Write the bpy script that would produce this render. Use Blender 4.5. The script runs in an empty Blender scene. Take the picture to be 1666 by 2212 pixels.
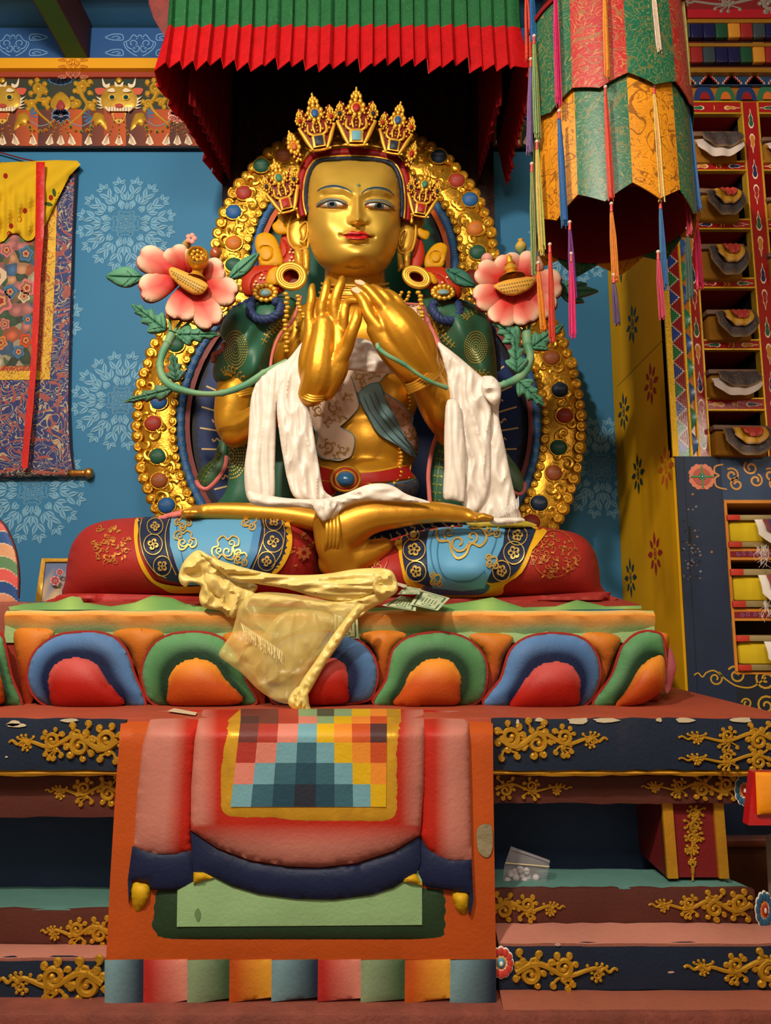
import bpy, bmesh, math, random
import numpy as np
from mathutils import Vector, Matrix, noise
from mathutils.bvhtree import BVHTree
from mathutils.geometry import delaunay_2d_cdt
random.seed(7)
R = math.radians
COL = bpy.context.scene.collection
SC = bpy.context.scene
PI = math.pi

# ---------------------------------------------------------------- camera
F = 1560.0
PITCH = R(8.18)
EYE = 1.6
cam_d = bpy.data.cameras.new('camera')
cam_d.sensor_fit = 'HORIZONTAL'
cam_d.sensor_width = 36.0
cam_d.lens = 36.0 * F / 1666.0
cam_d.clip_start = 0.05
cam = bpy.data.objects.new('camera', cam_d)
COL.objects.link(cam)
cam.location = (0, 0, EYE)
cam.rotation_euler = (R(90) + PITCH, 0, 0)
SC.camera = cam

# ---------------------------------------------------------------- world, lamps, exposure
SC.view_settings.view_transform = 'Standard'
SC.view_settings.look = 'None'
SC.view_settings.gamma = 1.0
SC.view_settings.use_curve_mapping = False
SC.view_settings.exposure = -0.12
world = bpy.data.worlds.new('world')
SC.world = world
world.use_nodes = True
world.node_tree.nodes['Background'].inputs[0].default_value = (1.0, 0.80, 0.58, 1)
world.node_tree.nodes['Background'].inputs[1].default_value = 0.42


def area(name, loc, target, size, power, col, size_y=None):
    d = bpy.data.lights.new(name, 'AREA')
    d.energy = power
    d.color = col
    d.size = size
    if size_y:
        d.shape = 'RECTANGLE'
        d.size_y = size_y
    o = bpy.data.objects.new(name, d)
    COL.objects.link(o)
    o.location = loc
    dv = Vector(target) - Vector(loc)
    o.rotation_euler = dv.to_track_quat('-Z', 'Y').to_euler()
    return o


WARM = (1.0, 0.88, 0.72)
area('lamp_or_fill', (-1.5, -0.7, 4.8), (0.0, 3.4, 2.2), 0.22, 215, WARM)
area('lamp_or_fill', (0.1, -0.9, 4.3), (0.5, 3.2, 1.3), 0.9, 85, WARM)  # added soft fill, no lamp of the room; brightens front and bookcase side
area('lamp_or_fill', (-1.9, 1.6, 4.9), (-2.0, 4.2, 2.6), 0.5, 30, WARM)
area('lamp_or_fill', (2.3, 1.7, 2.9), (1.9, 3.6, 1.6), 0.3, 5, WARM)

# ---------------------------------------------------------------- pixel <-> place


def ray(px, py):
    u = (px - 833.0) / F
    v = (1106.0 - py) / F
    c, s = math.cos(PITCH), math.sin(PITCH)
    return Vector((u, c - v * s, s + v * c))


def P(px, py, Y):
    d = ray(px, py)
    t = Y / d.y
    return Vector((d.x * t, Y, EYE + d.z * t))


def PXp(px, py, X):
    d = ray(px, py)
    t = X / d.x
    return Vector((X, d.y * t, EYE + d.z * t))


def PZ(px, py, Z):
    d = ray(px, py)
    t = (Z - EYE) / d.z
    return Vector((d.x * t, d.y * t, Z))


def PP(px, py, Yarr):
    """vectorised P for arrays"""
    px = np.asarray(px, float)
    py = np.asarray(py, float)
    u = (px - 833.0) / F
    v = (1106.0 - py) / F
    c, s = math.cos(PITCH), math.sin(PITCH)
    dy = c - v * s
    dz = s + v * c
    t = Yarr / dy
    return np.stack([u * t, np.broadcast_to(Yarr, t.shape), EYE + dz * t], 1)


# ---------------------------------------------------------------- colour
def C(r, g=None, b=None):
    """sRGB 0..255 (or '#rrggbb') -> linear"""
    if isinstance(r, str):
        r = r.lstrip('#')
        r, g, b = int(r[0:2], 16), int(r[2:4], 16), int(r[4:6], 16)
    o = []
    for x in (r, g, b):
        x /= 255.0
        o.append(x / 12.92 if x <= 0.04045 else ((x + 0.055) / 1.055) ** 2.4)
    return tuple(o)


def mixc(a, b, t):
    t = max(0.0, min(1.0, t))
    return tuple(a[i] * (1 - t) + b[i] * t for i in range(3))


def ramp(stops, t):
    if t <= stops[0][0]:
        return stops[0][1]
    for (t0, c0), (t1, c1) in zip(stops, stops[1:]):
        if t <= t1:
            return mixc(c0, c1, (t - t0) / (t1 - t0 + 1e-9))
    return stops[-1][1]


# ---------------------------------------------------------------- materials (all procedural, colour of the paint from the mesh)
MATS = {}


def mat(name, rough=0.6, metal=0.0, bump=0.0, bscale=20.0, var=0.12, vscale=6.0, spec=0.5, sheen=0.0,
        alpha=None, coat=0.0, kind='noise', detail=4.0, bump2=0.0, b2scale=150.0, dirt=0.0, pattern=None, trans=0.0,
        sss=0.0):
    if name in MATS:
        return MATS[name]
    m = bpy.data.materials.new(name)
    m.use_nodes = True
    nt = m.node_tree
    N, L = nt.nodes, nt.links
    b = N['Principled BSDF']
    at = N.new('ShaderNodeAttribute')
    at.attribute_name = 'Col'
    tc = N.new('ShaderNodeTexCoord')
    nz = N.new('ShaderNodeTexNoise')
    nz.inputs['Scale'].default_value = vscale
    nz.inputs['Detail'].default_value = 6.0
    L.new(tc.outputs['Object'], nz.inputs['Vector'])
    mr = N.new('ShaderNodeMapRange')
    mr.inputs[1].default_value = 0.3
    mr.inputs[2].default_value = 0.7
    mr.inputs[3].default_value = 1.0 - var
    mr.inputs[4].default_value = 1.0 + var
    L.new(nz.outputs[0], mr.inputs[0])
    mul = N.new('ShaderNodeVectorMath')
    mul.operation = 'SCALE'
    L.new(at.outputs['Color'], mul.inputs[0])
    L.new(mr.outputs[0], mul.inputs[3])
    out = mul.outputs[0]
    if pattern:
        out = pattern(N, L, tc, out)
    if dirt:
        n2 = N.new('ShaderNodeTexNoise')
        n2.inputs['Scale'].default_value = 3.3
        n2.inputs['Detail'].default_value = 9.0
        n2.inputs['Roughness'].default_value = 0.7
        L.new(tc.outputs['Object'], n2.inputs['Vector'])
        m2 = N.new('ShaderNodeMapRange')
        m2.inputs[1].default_value = 0.56
        m2.inputs[2].default_value = 0.75
        m2.inputs[3].default_value = 0.0
        m2.inputs[4].default_value = dirt
        L.new(n2.outputs[0], m2.inputs[0])
        mx = N.new('ShaderNodeMix')
        mx.data_type = 'RGBA'
        L.new(m2.outputs[0], mx.inputs[0])
        L.new(out, mx.inputs[6])
        mx.inputs[7].default_value = (0.10, 0.07, 0.045, 1)
        out = mx.outputs[2]
    L.new(out, b.inputs['Base Color'])
    b.inputs['Roughness'].default_value = rough
    b.inputs['Metallic'].default_value = metal
    b.inputs['Specular IOR Level'].default_value = spec
    if coat:
        b.inputs['Coat Weight'].default_value = coat
        b.inputs['Coat Roughness'].default_value = 0.15
    if sheen:
        b.inputs['Sheen Weight'].default_value = sheen
        b.inputs['Sheen Roughness'].default_value = 0.4
    if sss:
        b.inputs['Subsurface Weight'].default_value = sss
        b.inputs['Subsurface Radius'].default_value = (0.02, 0.02, 0.02)
    if alpha is not None:
        b.inputs['Alpha'].default_value = alpha
    if trans:
        b.inputs['Transmission Weight'].default_value = trans
    prev = None
    for st, sc_ in ((bump, bscale), (bump2, b2scale)):
        if st:
            if kind == 'voronoi' and prev is None:
                t = N.new('ShaderNodeTexVoronoi')
                t.feature = 'SMOOTH_F1'
                o = t.outputs['Distance']
            else:
                t = N.new('ShaderNodeTexNoise')
                t.inputs['Detail'].default_value = detail
                t.inputs['Roughness'].default_value = 0.6
                o = t.outputs[0]
            t.inputs['Scale'].default_value = sc_
            L.new(tc.outputs['Object'], t.inputs['Vector'])
            bp = N.new('ShaderNodeBump')
            bp.inputs['Strength'].default_value = min(1.0, st)
            bp.inputs['Distance'].default_value = 0.006 * max(1.0, st)
            L.new(o, bp.inputs['Height'])
            if prev:
                L.new(prev.outputs[0], bp.inputs['Normal'])
            prev = bp
    if prev:
        L.new(prev.outputs[0], b.inputs['Normal'])
    MATS[name] = m
    return m


def brocade(scale, thr, lc, lc2=None, amt=0.8):
    """woven scroll lines: contour bands of two noises"""
    def f(N, L, tc, base):
        outc = base
        for k, (sc_, col_) in enumerate(((scale, lc), (scale * 0.55, lc2 or lc))):
            mp = N.new('ShaderNodeMapping')
            mp.inputs['Location'].default_value = (3.1 * k + .7, 1.7 * k, 5.3 * k)
            L.new(tc.outputs['Object'], mp.inputs[0])
            n = N.new('ShaderNodeTexNoise')
            n.inputs['Scale'].default_value = sc_
            n.inputs['Detail'].default_value = 1.2
            n.inputs['Distortion'].default_value = 2.2
            L.new(mp.outputs[0], n.inputs['Vector'])
            # fract of n*4 -> bands
            m1 = N.new('ShaderNodeMath'); m1.operation = 'MULTIPLY'; m1.inputs[1].default_value = 7.0 if k == 0 else 5.0
            L.new(n.outputs[0], m1.inputs[0])
            m2 = N.new('ShaderNodeMath'); m2.operation = 'FRACT'
            L.new(m1.outputs[0], m2.inputs[0])
            m3 = N.new('ShaderNodeMath'); m3.operation = 'LESS_THAN'; m3.inputs[1].default_value = thr
            L.new(m2.outputs[0], m3.inputs[0])
            m4 = N.new('ShaderNodeMath'); m4.operation = 'MULTIPLY'; m4.inputs[1].default_value = amt
            L.new(m3.outputs[0], m4.inputs[0])
            mx = N.new('ShaderNodeMix'); mx.data_type = 'RGBA'
            L.new(m4.outputs[0], mx.inputs[0])
            L.new(outc, mx.inputs[6])
            mx.inputs[7].default_value = (*col_, 1)
            outc = mx.outputs[2]
        return outc
    return f


def cellpaint(scale, cols, amt=0.9):
    """patchwork of small painted figures (voronoi cells in several colours with dark outlines)"""
    def f(N, L, tc, base):
        n = N.new('ShaderNodeTexNoise'); n.inputs['Scale'].default_value = scale * .6; n.inputs['Detail'].default_value = 2
        L.new(tc.outputs['Object'], n.inputs['Vector'])
        ad = N.new('ShaderNodeVectorMath'); ad.operation = 'MULTIPLY_ADD'
        ad.inputs[1].default_value = (.06, .06, .06)
        L.new(n.outputs['Color'], ad.inputs[0]); L.new(tc.outputs['Object'], ad.inputs[2])
        v = N.new('ShaderNodeTexVoronoi'); v.inputs['Scale'].default_value = scale
        L.new(ad.outputs[0], v.inputs['Vector'])
        sp = N.new('ShaderNodeSeparateColor'); L.new(v.outputs['Color'], sp.inputs[0])
        cr = N.new('ShaderNodeValToRGB'); cr.color_ramp.interpolation = 'CONSTANT'
        el = cr.color_ramp.elements
        while len(el) < len(cols):
            el.new(0.5)
        for i, c_ in enumerate(cols):
            el[i].position = i / len(cols)
            el[i].color = (*c_, 1)
        L.new(sp.outputs[0], cr.inputs[0])
        sh = N.new('ShaderNodeMapRange'); sh.inputs[1].default_value = 0; sh.inputs[2].default_value = .8 / scale * 10 * .1 + .5
        sh.inputs[3].default_value = 1.25; sh.inputs[4].default_value = .45
        L.new(v.outputs['Distance'], sh.inputs[0])
        sc_ = N.new('ShaderNodeVectorMath'); sc_.operation = 'SCALE'
        L.new(cr.outputs[0], sc_.inputs[0]); L.new(sh.outputs[0], sc_.inputs[3])
        mx = N.new('ShaderNodeMix'); mx.data_type = 'RGBA'; mx.inputs[0].default_value = amt
        L.new(base, mx.inputs[6]); L.new(sc_.outputs[0], mx.inputs[7])
        return mx.outputs[2]
    return f


PAINT = mat('painted_plaster', rough=0.55, bump=0.35, bscale=14, bump2=0.25, b2scale=90, var=0.10, vscale=5, dirt=0.12, spec=0.25)
PAINTS = mat('smooth_paint', rough=0.5, bump=0.08, bscale=10, var=0.05, vscale=3, spec=0.22)
GLOSS = mat('gloss_paint', rough=0.22, bump=0.15, bscale=60, var=0.06, coat=0.3)
WALLP = mat('wall_paint', rough=0.6, bump=0.05, bscale=8, var=0.05, vscale=1.2, spec=0.25)
GOLD = mat('gold_paint', rough=0.38, metal=0.62, bump=0.3, bscale=9, bump2=0.05, b2scale=60, var=0.10, vscale=7)
GOLDR = mat('rough_gold', rough=0.30, metal=0.75, bump=0.55, bscale=16, bump2=0.3, b2scale=55, var=0.14, vscale=9)
GOLDT = mat('dull_gold_paint', rough=0.42, metal=0.45, bump=0.3, bscale=40, var=0.14, vscale=14)
CLOTH = mat('cloth', rough=0.85, bump=0.2, bscale=260, var=0.06, vscale=8, sheen=0.03, spec=0.2)
VELVET = mat('pleated_satin', rough=0.6, bump=0.25, bscale=40, var=0.16, vscale=26, sheen=0.2, spec=0.3)
SATIN = mat('white_satin', rough=0.42, bump=0.18, bscale=22, bump2=0.1, b2scale=200, var=0.04, sheen=0.05, spec=0.5, sss=0.0)
WOODP = mat('painted_wood', rough=0.55, bump=0.25, bscale=9, var=0.10, vscale=7, dirt=0.15)
THREAD = mat('silk_thread', rough=0.5, var=0.16, vscale=90)
PAPER = mat('paper', rough=0.8, var=0.06, vscale=40, bump=0.1, bscale=30)
EYEP = mat('eye_paint', rough=0.3, var=0.0)

G1 = C(196, 142, 38)     # gold body
G2 = C(214, 160, 48)
GD = C(170, 112, 26)


# ---------------------------------------------------------------- mesh builder
class MB:
    def __init__(s):
        s.v = []; s.f = []; s.m = []; s.c = []; s.mats = []; s.n = 0

    def mi(s, m):
        if m not in s.mats:
            s.mats.append(m)
        return s.mats.index(m)

    def add(s, verts, faces, m, col):
        """verts (n,3); faces list of index tuples; col one colour or list per vertex"""
        verts = np.asarray(verts, float).reshape(-1, 3)
        k = len(verts)
        s.v.append(verts)
        base = s.n
        for f in faces:
            s.f.append(tuple(base + i for i in f))
        s.m += [s.mi(m)] * len(faces)
        c = np.asarray(col, float)
        if c.ndim == 1:
            c = np.broadcast_to(c, (k, 3))
        s.c.append(c)
        s.n += k
        return s

    def bvh(s):
        v = [tuple(x) for x in np.concatenate(s.v)]
        return BVHTree.FromPolygons(v, s.f)

    def build(s, name, parent=None, sharp=45, origin=None, smooth=True):
        me = bpy.data.meshes.new(name)
        V = np.concatenate(s.v)
        CC = np.concatenate(s.c)
        used = np.zeros(len(V), bool)
        for f in s.f:
            used[list(f)] = True
        if not used.all():
            remap = np.cumsum(used) - 1
            V = V[used]; CC = CC[used]
            s.f = [tuple(int(remap[i]) for i in f) for f in s.f]
        o = Vector((0, 0, 0))
        if parent is not None:
            o = Vector(parent['_o']) if '_o' in parent else Vector(parent.location)
        elif origin is not None:
            o = Vector(origin)
        V = V - np.array(o)
        me.from_pydata([tuple(x) for x in V], [], s.f)
        for m in s.mats:
            me.materials.append(m)
        me.polygons.foreach_set('material_index', s.m)
        ca = me.color_attributes.new('Col', 'FLOAT_COLOR', 'POINT')
        cc = np.ones((len(V), 4), np.float32)
        cc[:, :3] = CC
        ca.data.foreach_set('color', cc.ravel())
        if smooth:
            me.polygons.foreach_set('use_smooth', [True] * len(me.polygons))
            me.set_sharp_from_angle(angle=R(sharp))
        me.update()
        ob = bpy.data.objects.new(name, me)
        COL.objects.link(ob)
        if parent is not None:
            ob.parent = parent
            ob['_o'] = tuple(o)
        elif origin is not None:
            ob.location = o
            ob['_o'] = tuple(o)
        else:
            ob['_o'] = (0.0, 0.0, 0.0)
        return ob


def thing(name, label, cat, loc=(0, 0, 0), group=None):
    o = bpy.data.objects.new(name, None)
    COL.objects.link(o)
    o.location = loc
    o['_o'] = tuple(loc)
    o['label'] = label
    o['category'] = cat
    if group:
        o['group'] = group
    return o


def tag(o, label, cat, group=None):
    o['label'] = label
    o['category'] = cat
    if group:
        o['group'] = group
    return o


def struct(o):
    o['kind'] = 'structure'
    return o


# ---------------------------------------------------------------- 2D outlines
def cr(pts, n=6, closed=True):
    """Catmull-Rom through points (any dimension)"""
    pts = [tuple(map(float, p)) for p in pts]
    N_ = len(pts)
    out = []
    rng = range(N_) if closed else range(N_ - 1)
    for i in rng:
        if closed:
            p0, p1, p2, p3 = pts[i - 1], pts[i], pts[(i + 1) % N_], pts[(i + 2) % N_]
        else:
            p0 = pts[max(i - 1, 0)]; p1 = pts[i]; p2 = pts[i + 1]; p3 = pts[min(i + 2, N_ - 1)]
        for k in range(n):
            t = k / n
            out.append(tuple(0.5 * (2 * b + (c - a) * t + (2 * a - 5 * b + 4 * c - d) * t * t + (3 * b - a - 3 * c + d) * t ** 3)
                             for a, b, c, d in zip(p0, p1, p2, p3)))
    if not closed:
        out.append(pts[-1])
    return out


def ell(cx, cy, rx, ry, n=24, rot=0.0, a0=0, a1=2 * PI):
    o = []
    for i in range(n):
        a = a0 + (a1 - a0) * i / n
        x, y = rx * math.cos(a), ry * math.sin(a)
        o.append((cx + x * math.cos(rot) - y * math.sin(rot), cy + x * math.sin(rot) + y * math.cos(rot)))
    return o


def inside(px, py, poly):
    poly = np.asarray(poly)
    x1, y1 = poly[:, 0], poly[:, 1]
    x2, y2 = np.roll(x1, -1), np.roll(y1, -1)
    px = px[:, None]; py = py[:, None]
    cond = (y1 > py) != (y2 > py)
    xi = (x2 - x1) * (py - y1) / (y2 - y1 + 1e-12) + x1
    return (np.sum(cond & (px < xi), axis=1) % 2) == 1


def bdist(px, py, poly):
    poly = np.asarray(poly)
    a = poly; b = np.roll(poly, -1, 0)
    d = b - a
    L2 = (d ** 2).sum(1) + 1e-12
    out = np.empty(len(px))
    for s0 in range(0, len(px), 4000):
        X = np.stack([px[s0:s0 + 4000], py[s0:s0 + 4000]], 1)[:, None, :]
        t = np.clip(((X - a) * d).sum(2) / L2, 0, 1)
        q = a + t[..., None] * d
        out[s0:s0 + 4000] = np.sqrt(((X - q) ** 2).sum(2)).min(1)
    return out


def tri(poly, step, holes=()):
    """triangulated interior: returns pts (n,2), tris, dist to boundary"""
    polys = [np.asarray(poly, float)] + [np.asarray(h, float) for h in holes]
    vs = []; es = []
    for pl in polys:
        # resample the long edges
        q = []
        for i in range(len(pl)):
            a, b = pl[i], pl[(i + 1) % len(pl)]
            k = max(1, int(np.hypot(*(b - a)) / (step * 1.3)))
            for j in range(k):
                q.append(a + (b - a) * j / k)
        b0 = len(vs)
        vs += q
        es += [(b0 + i, b0 + (i + 1) % len(q)) for i in range(len(q))]
    x0, y0 = polys[0].min(0); x1, y1 = polys[0].max(0)
    gx = np.arange(x0 + step * .5, x1, step)
    gy = np.arange(y0 + step * .5, y1, step * .866)
    XX, YY = np.meshgrid(gx, gy)
    XX = XX + (np.arange(len(gy)) % 2)[:, None] * step * .5
    XX = XX.ravel(); YY = YY.ravel()
    if len(XX):
        k = inside(XX, YY, polys[0])
        for h in polys[1:]:
            k &= ~inside(XX, YY, h)
        XX, YY = XX[k], YY[k]
    if len(XX):
        d = bdist(XX, YY, polys[0])
        for h in polys[1:]:
            d = np.minimum(d, bdist(XX, YY, h))
        k = d > step * .45
        XX, YY = XX[k], YY[k]
    allv = [Vector((float(a), float(b))) for a, b in vs] + [Vector((float(a), float(b))) for a, b in zip(XX, YY)]
    r = delaunay_2d_cdt(allv, es, [], 0, 1e-5)
    V = np.array([(a.x, a.y) for a in r[0]])
    T = [tuple(t) for t in r[2]]
    if T:
        ct = np.array([V[list(t)].mean(0) for t in T])
        k = inside(ct[:, 0], ct[:, 1], polys[0])
        for h in polys[1:]:
            k &= ~inside(ct[:, 0], ct[:, 1], h)
        T = [t for t, kk in zip(T, k) if kk]
    TT = []
    for t in T:
        a, b, c = V[t[0]], V[t[1]], V[t[2]]
        if (b[0] - a[0]) * (c[1] - a[1]) - (b[1] - a[1]) * (c[0] - a[0]) > 0:
            t = t[::-1]
        TT.append(t)
    d = bdist(V[:, 0], V[:, 1], polys[0])
    for h in polys[1:]:
        d = np.minimum(d, bdist(V[:, 0], V[:, 1], h))
    d[d < 1e-3] = 0
    return V, TT, d


def inflate_h(V, T, d, Rm=None, it=120, power=0.5):
    """smooth rounded profile 0..1 over the triangulated shape"""
    mx = d.max() + 1e-9
    Rm = Rm or mx
    q = np.minimum(d, Rm) / Rm
    u = q * (2 - q)
    E = np.array([(a, b) for t in T for a, b in ((t[0], t[1]), (t[1], t[2]), (t[2], t[0]))])
    if len(E) == 0:
        return u
    I = np.concatenate([E[:, 0], E[:, 1]]); J = np.concatenate([E[:, 1], E[:, 0]])
    deg = np.bincount(I, minlength=len(V)) + 1e-9
    bnd = d <= 1e-3
    for _ in range(it):
        s = np.bincount(I, weights=u[J], minlength=len(V)) / deg
        u = np.where(bnd, 0, 0.5 * u + 0.5 * s)
    u = u / (u.max() + 1e-9)
    return np.clip(u, 0, 1) ** power


def puff(mb, poly, Y, H, m, col, step=None, Rm=None, back=0.0, thick=0.03, extra=None, holes=(), mp=None, it=40, power=.5,
         Yf=None):
    """Rounded solid grown from an outline (photo pixels) at depth Y (m): front swells by H towards the viewer,
    the back swells by `back`, over a body `thick` deep. Yf(px,py)-> depth offset field (tilted/curved sheets)."""
    poly = list(poly)
    A = np.asarray(poly)
    ext = max(A[:, 0].max() - A[:, 0].min(), A[:, 1].max() - A[:, 1].min())
    step = step or max(1.2, ext / 22)
    V, T, d = tri(poly, step, holes)
    h = inflate_h(V, T, d, Rm, it, power)
    x, y = V[:, 0], V[:, 1]
    base = np.full(len(V), float(Y))
    if Yf is not None:
        base = base + Yf(x, y)
    fr = base - H * h
    if extra is not None:
        fr = fr - extra(x, y) * np.clip(d / (step * 2.5), 0, 1)
    bk = base + thick + back * h
    mp = mp or PP
    VF = mp(x, y, fr)
    VB = mp(x, y, bk)
    n = len(V)
    faces = [t for t in T]
    # boundary edges
    cnt = {}
    for t in T:
        for a, b in ((t[0], t[1]), (t[1], t[2]), (t[2], t[0])):
            cnt[(a, b)] = cnt.get((a, b), 0) + 1
    side = []
    for (a, b) in cnt:
        if (b, a) not in cnt:
            side.append((b, a, a + n, b + n))
    backf = [tuple(i + n for i in t[::-1]) for t in T]
    if callable(col):
        cc = np.array([col(a, b) for a, b in V])
    else:
        cc = np.broadcast_to(np.asarray(col, float), (n, 3))
    mb.add(np.concatenate([VF, VB]), faces + side + backf, m, np.concatenate([cc, cc]))
    return mb


# ---------------------------------------------------------------- solids
def box(mb, x0, x1, y0, y1, z0, z1, m, col, bev=0.0):
    bm = bmesh.new()
    bmesh.ops.create_cube(bm, size=1)
    for v in bm.verts:
        v.co = Vector(((x0 + x1) / 2 + v.co.x * (x1 - x0), (y0 + y1) / 2 + v.co.y * (y1 - y0), (z0 + z1) / 2 + v.co.z * (z1 - z0)))
    if bev:
        bmesh.ops.bevel(bm, geom=bm.edges[:], offset=bev, segments=2, affect='EDGES', profile=0.5)
    bm.verts.ensure_lookup_table()
    mb.add([tuple(v.co) for v in bm.verts], [[v.index for v in f.verts] for f in bm.faces], m, col)
    bm.free()
    return mb


def hexa(mb, pts, m, col):
    """8 points: front quad (4) then back quad (4), same order"""
    mb.add(pts, [(0, 1, 2, 3), (7, 6, 5, 4), (0, 4, 5, 1), (1, 5, 6, 2), (2, 6, 7, 3), (3, 7, 4, 0)], m, col)
    return mb


def quadbox(mb, p, Y, thick, m, col):
    """4 pixel corners at depth Y -> solid with thickness going straight back"""
    a = [P(x, y, Y) for x, y in p]
    b = [q + Vector((0, thick, 0)) for q in a]
    return hexa(mb, [tuple(q) for q in a + b], m, col)


def tube(mb, pts, rad, m, col, seg=8, closed=False, flat=1.0, cap=True, twist=None):
    pts = [Vector(p) for p in pts]
    n = len(pts)
    if not hasattr(rad, '__len__'):
        rad = [rad] * n
    up = None
    vs = []; cs = []
    for i, p in enumerate(pts):
        if closed:
            t = pts[(i + 1) % n] - pts[i - 1]
        else:
            t = pts[min(i + 1, n - 1)] - pts[max(i - 1, 0)]
        if t.length < 1e-9:
            t = Vector((0, 0, 1))
        t.normalize()
        if up is None:
            up = Vector((0, -1, 0)) if abs(t.y) < .9 else Vector((0, 0, 1))
        up = (up - t * up.dot(t))
        if up.length < 1e-6:
            up = t.orthogonal()
        up.normalize()
        sd = t.cross(up)
        tw = twist(i / max(1, n - 1)) if twist else 0
        for k in range(seg):
            a = 2 * PI * k / seg + tw
            q = p + (sd * math.cos(a) + up * math.sin(a) * flat) * rad[i]
            vs.append(tuple(q))
            cs.append(col(i / max(1, n - 1), a) if callable(col) else col)
    fs = []
    rng = n if closed else n - 1
    for i in range(rng):
        j = (i + 1) % n
        for k in range(seg):
            l = (k + 1) % seg
            fs.append((i * seg + k, j * seg + k, j * seg + l, i * seg + l))
    if cap and not closed:
        fs.append(tuple(range(seg))[::1])
        fs.append(tuple((n - 1) * seg + k for k in range(seg))[::-1])
    mb.add(vs, fs, m, cs)
    return mb


def ball(mb, c, r, m, col, sx=1, sy=1, sz=1, seg=12, rings=8, rot=None):
    c = Vector(c)
    vs = []
    for i in range(rings + 1):
        th = PI * i / rings
        for k in range(seg):
            a = 2 * PI * k / seg
            v = Vector((math.sin(th) * math.cos(a) * r * sx, math.sin(th) * math.sin(a) * r * sy, math.cos(th) * r * sz))
            if rot is not None:
                v = rot @ v
            vs.append(tuple(c + v))
    fs = []
    for i in range(rings):
        for k in range(seg):
            l = (k + 1) % seg
            fs.append((i * seg + k, (i + 1) * seg + k, (i + 1) * seg + l, i * seg + l))
    mb.add(vs, fs, m, col)
    return mb


def lathe(mb, c, prof, m, col, seg=24, axis=None):
    """prof: list of (r, h) along axis"""
    c = Vector(c)
    q = Matrix.Identity(3) if axis is None else Vector(axis).to_track_quat('Z', 'Y').to_matrix()
    vs = []; cs = []
    for i, pr in enumerate(prof):
        for k in range(seg):
            a = 2 * PI * k / seg
            vs.append(tuple(c + q @ Vector((pr[0] * math.cos(a), pr[0] * math.sin(a), pr[1]))))
            cs.append(col[i] if isinstance(col, list) else col)
    fs = []
    for i in range(len(prof) - 1):
        for k in range(seg):
            l = (k + 1) % seg
            fs.append((i * seg + k, i * seg + l, (i + 1) * seg + l, (i + 1) * seg + k))
    mb.add(vs, fs, m, cs)
    return mb


def sheet(mb, fn, nu, nv, m, col, thick=0.004):
    """parametric sheet fn(u,v)->(x,y,z) given thickness along its normal; col colour or fn(u,v)"""
    G = np.array([[fn(i / nu, j / nv) for j in range(nv + 1)] for i in range(nu + 1)], float)
    du = np.gradient(G, axis=0); dv = np.gradient(G, axis=1)
    nn = np.cross(du, dv)
    nn /= (np.linalg.norm(nn, axis=2, keepdims=True) + 1e-12)
    A = (G + nn * thick / 2).reshape(-1, 3); B = (G - nn * thick / 2).reshape(-1, 3)
    w = nv + 1
    n = len(A)
    fs = []
    for i in range(nu):
        for j in range(nv):
            a, b, c, d = i * w + j, (i + 1) * w + j, (i + 1) * w + j + 1, i * w + j + 1
            fs.append((a, b, c, d)); fs.append((d + n, c + n, b + n, a + n))
    rim = [i * w for i in range(nu + 1)] + [nu * w + j for j in range(1, nv + 1)] + [i * w + nv for i in range(nu - 1, -1, -1)] + [j for j in range(nv - 1, 0, -1)]
    for a, b in zip(rim, rim[1:] + rim[:1]):
        fs.append((b, a, a + n, b + n))
    if callable(col):
        cc = [col(i / nu, j / nv) for i in range(nu + 1) for j in range(nv + 1)]
    else:
        cc = [col] * n
    mb.add(np.concatenate([A, B]), fs, m, cc + cc)
    return mb


# ---------------------------------------------------------------- paint laid on a surface
def cast(bvh, px, py):
    d = ray(px, py).normalized()
    h = bvh.ray_cast(Vector((0, 0, EYE)), d)
    if h[0] is None:
        return None
    nrm = h[1]
    if nrm.dot(d) > 0:
        nrm = -nrm
    return h[0], nrm


def decal(mb, bvh, poly, m, col, lift=0.0015, step=None, fallback=None):
    A = np.asarray(poly)
    ext = max(A[:, 0].max() - A[:, 0].min(), A[:, 1].max() - A[:, 1].min())
    step = step or max(2.0, ext / 14)
    V, T, d = tri(poly, step)
    vs = []; ok = []
    for x, y in V:
        h = cast(bvh, x, y)
        if h is None:
            vs.append((0, 0, 0)); ok.append(False)
        else:
            dd = (h[0] - Vector((0, 0, EYE))).normalized()
            vs.append(tuple(h[0] + h[1] * lift * .5 - dd * lift)); ok.append(True)
    T2 = []
    for t in T:
        if all(ok[i] for i in t):
            yy = [vs[i][1] for i in t]
            if max(yy) - min(yy) < 0.12:
                T2.append(t)
    cc = [col(x, y) for x, y in V] if callable(col) else col
    if T2:
        mb.add(vs, T2, m, cc)
    return mb


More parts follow.
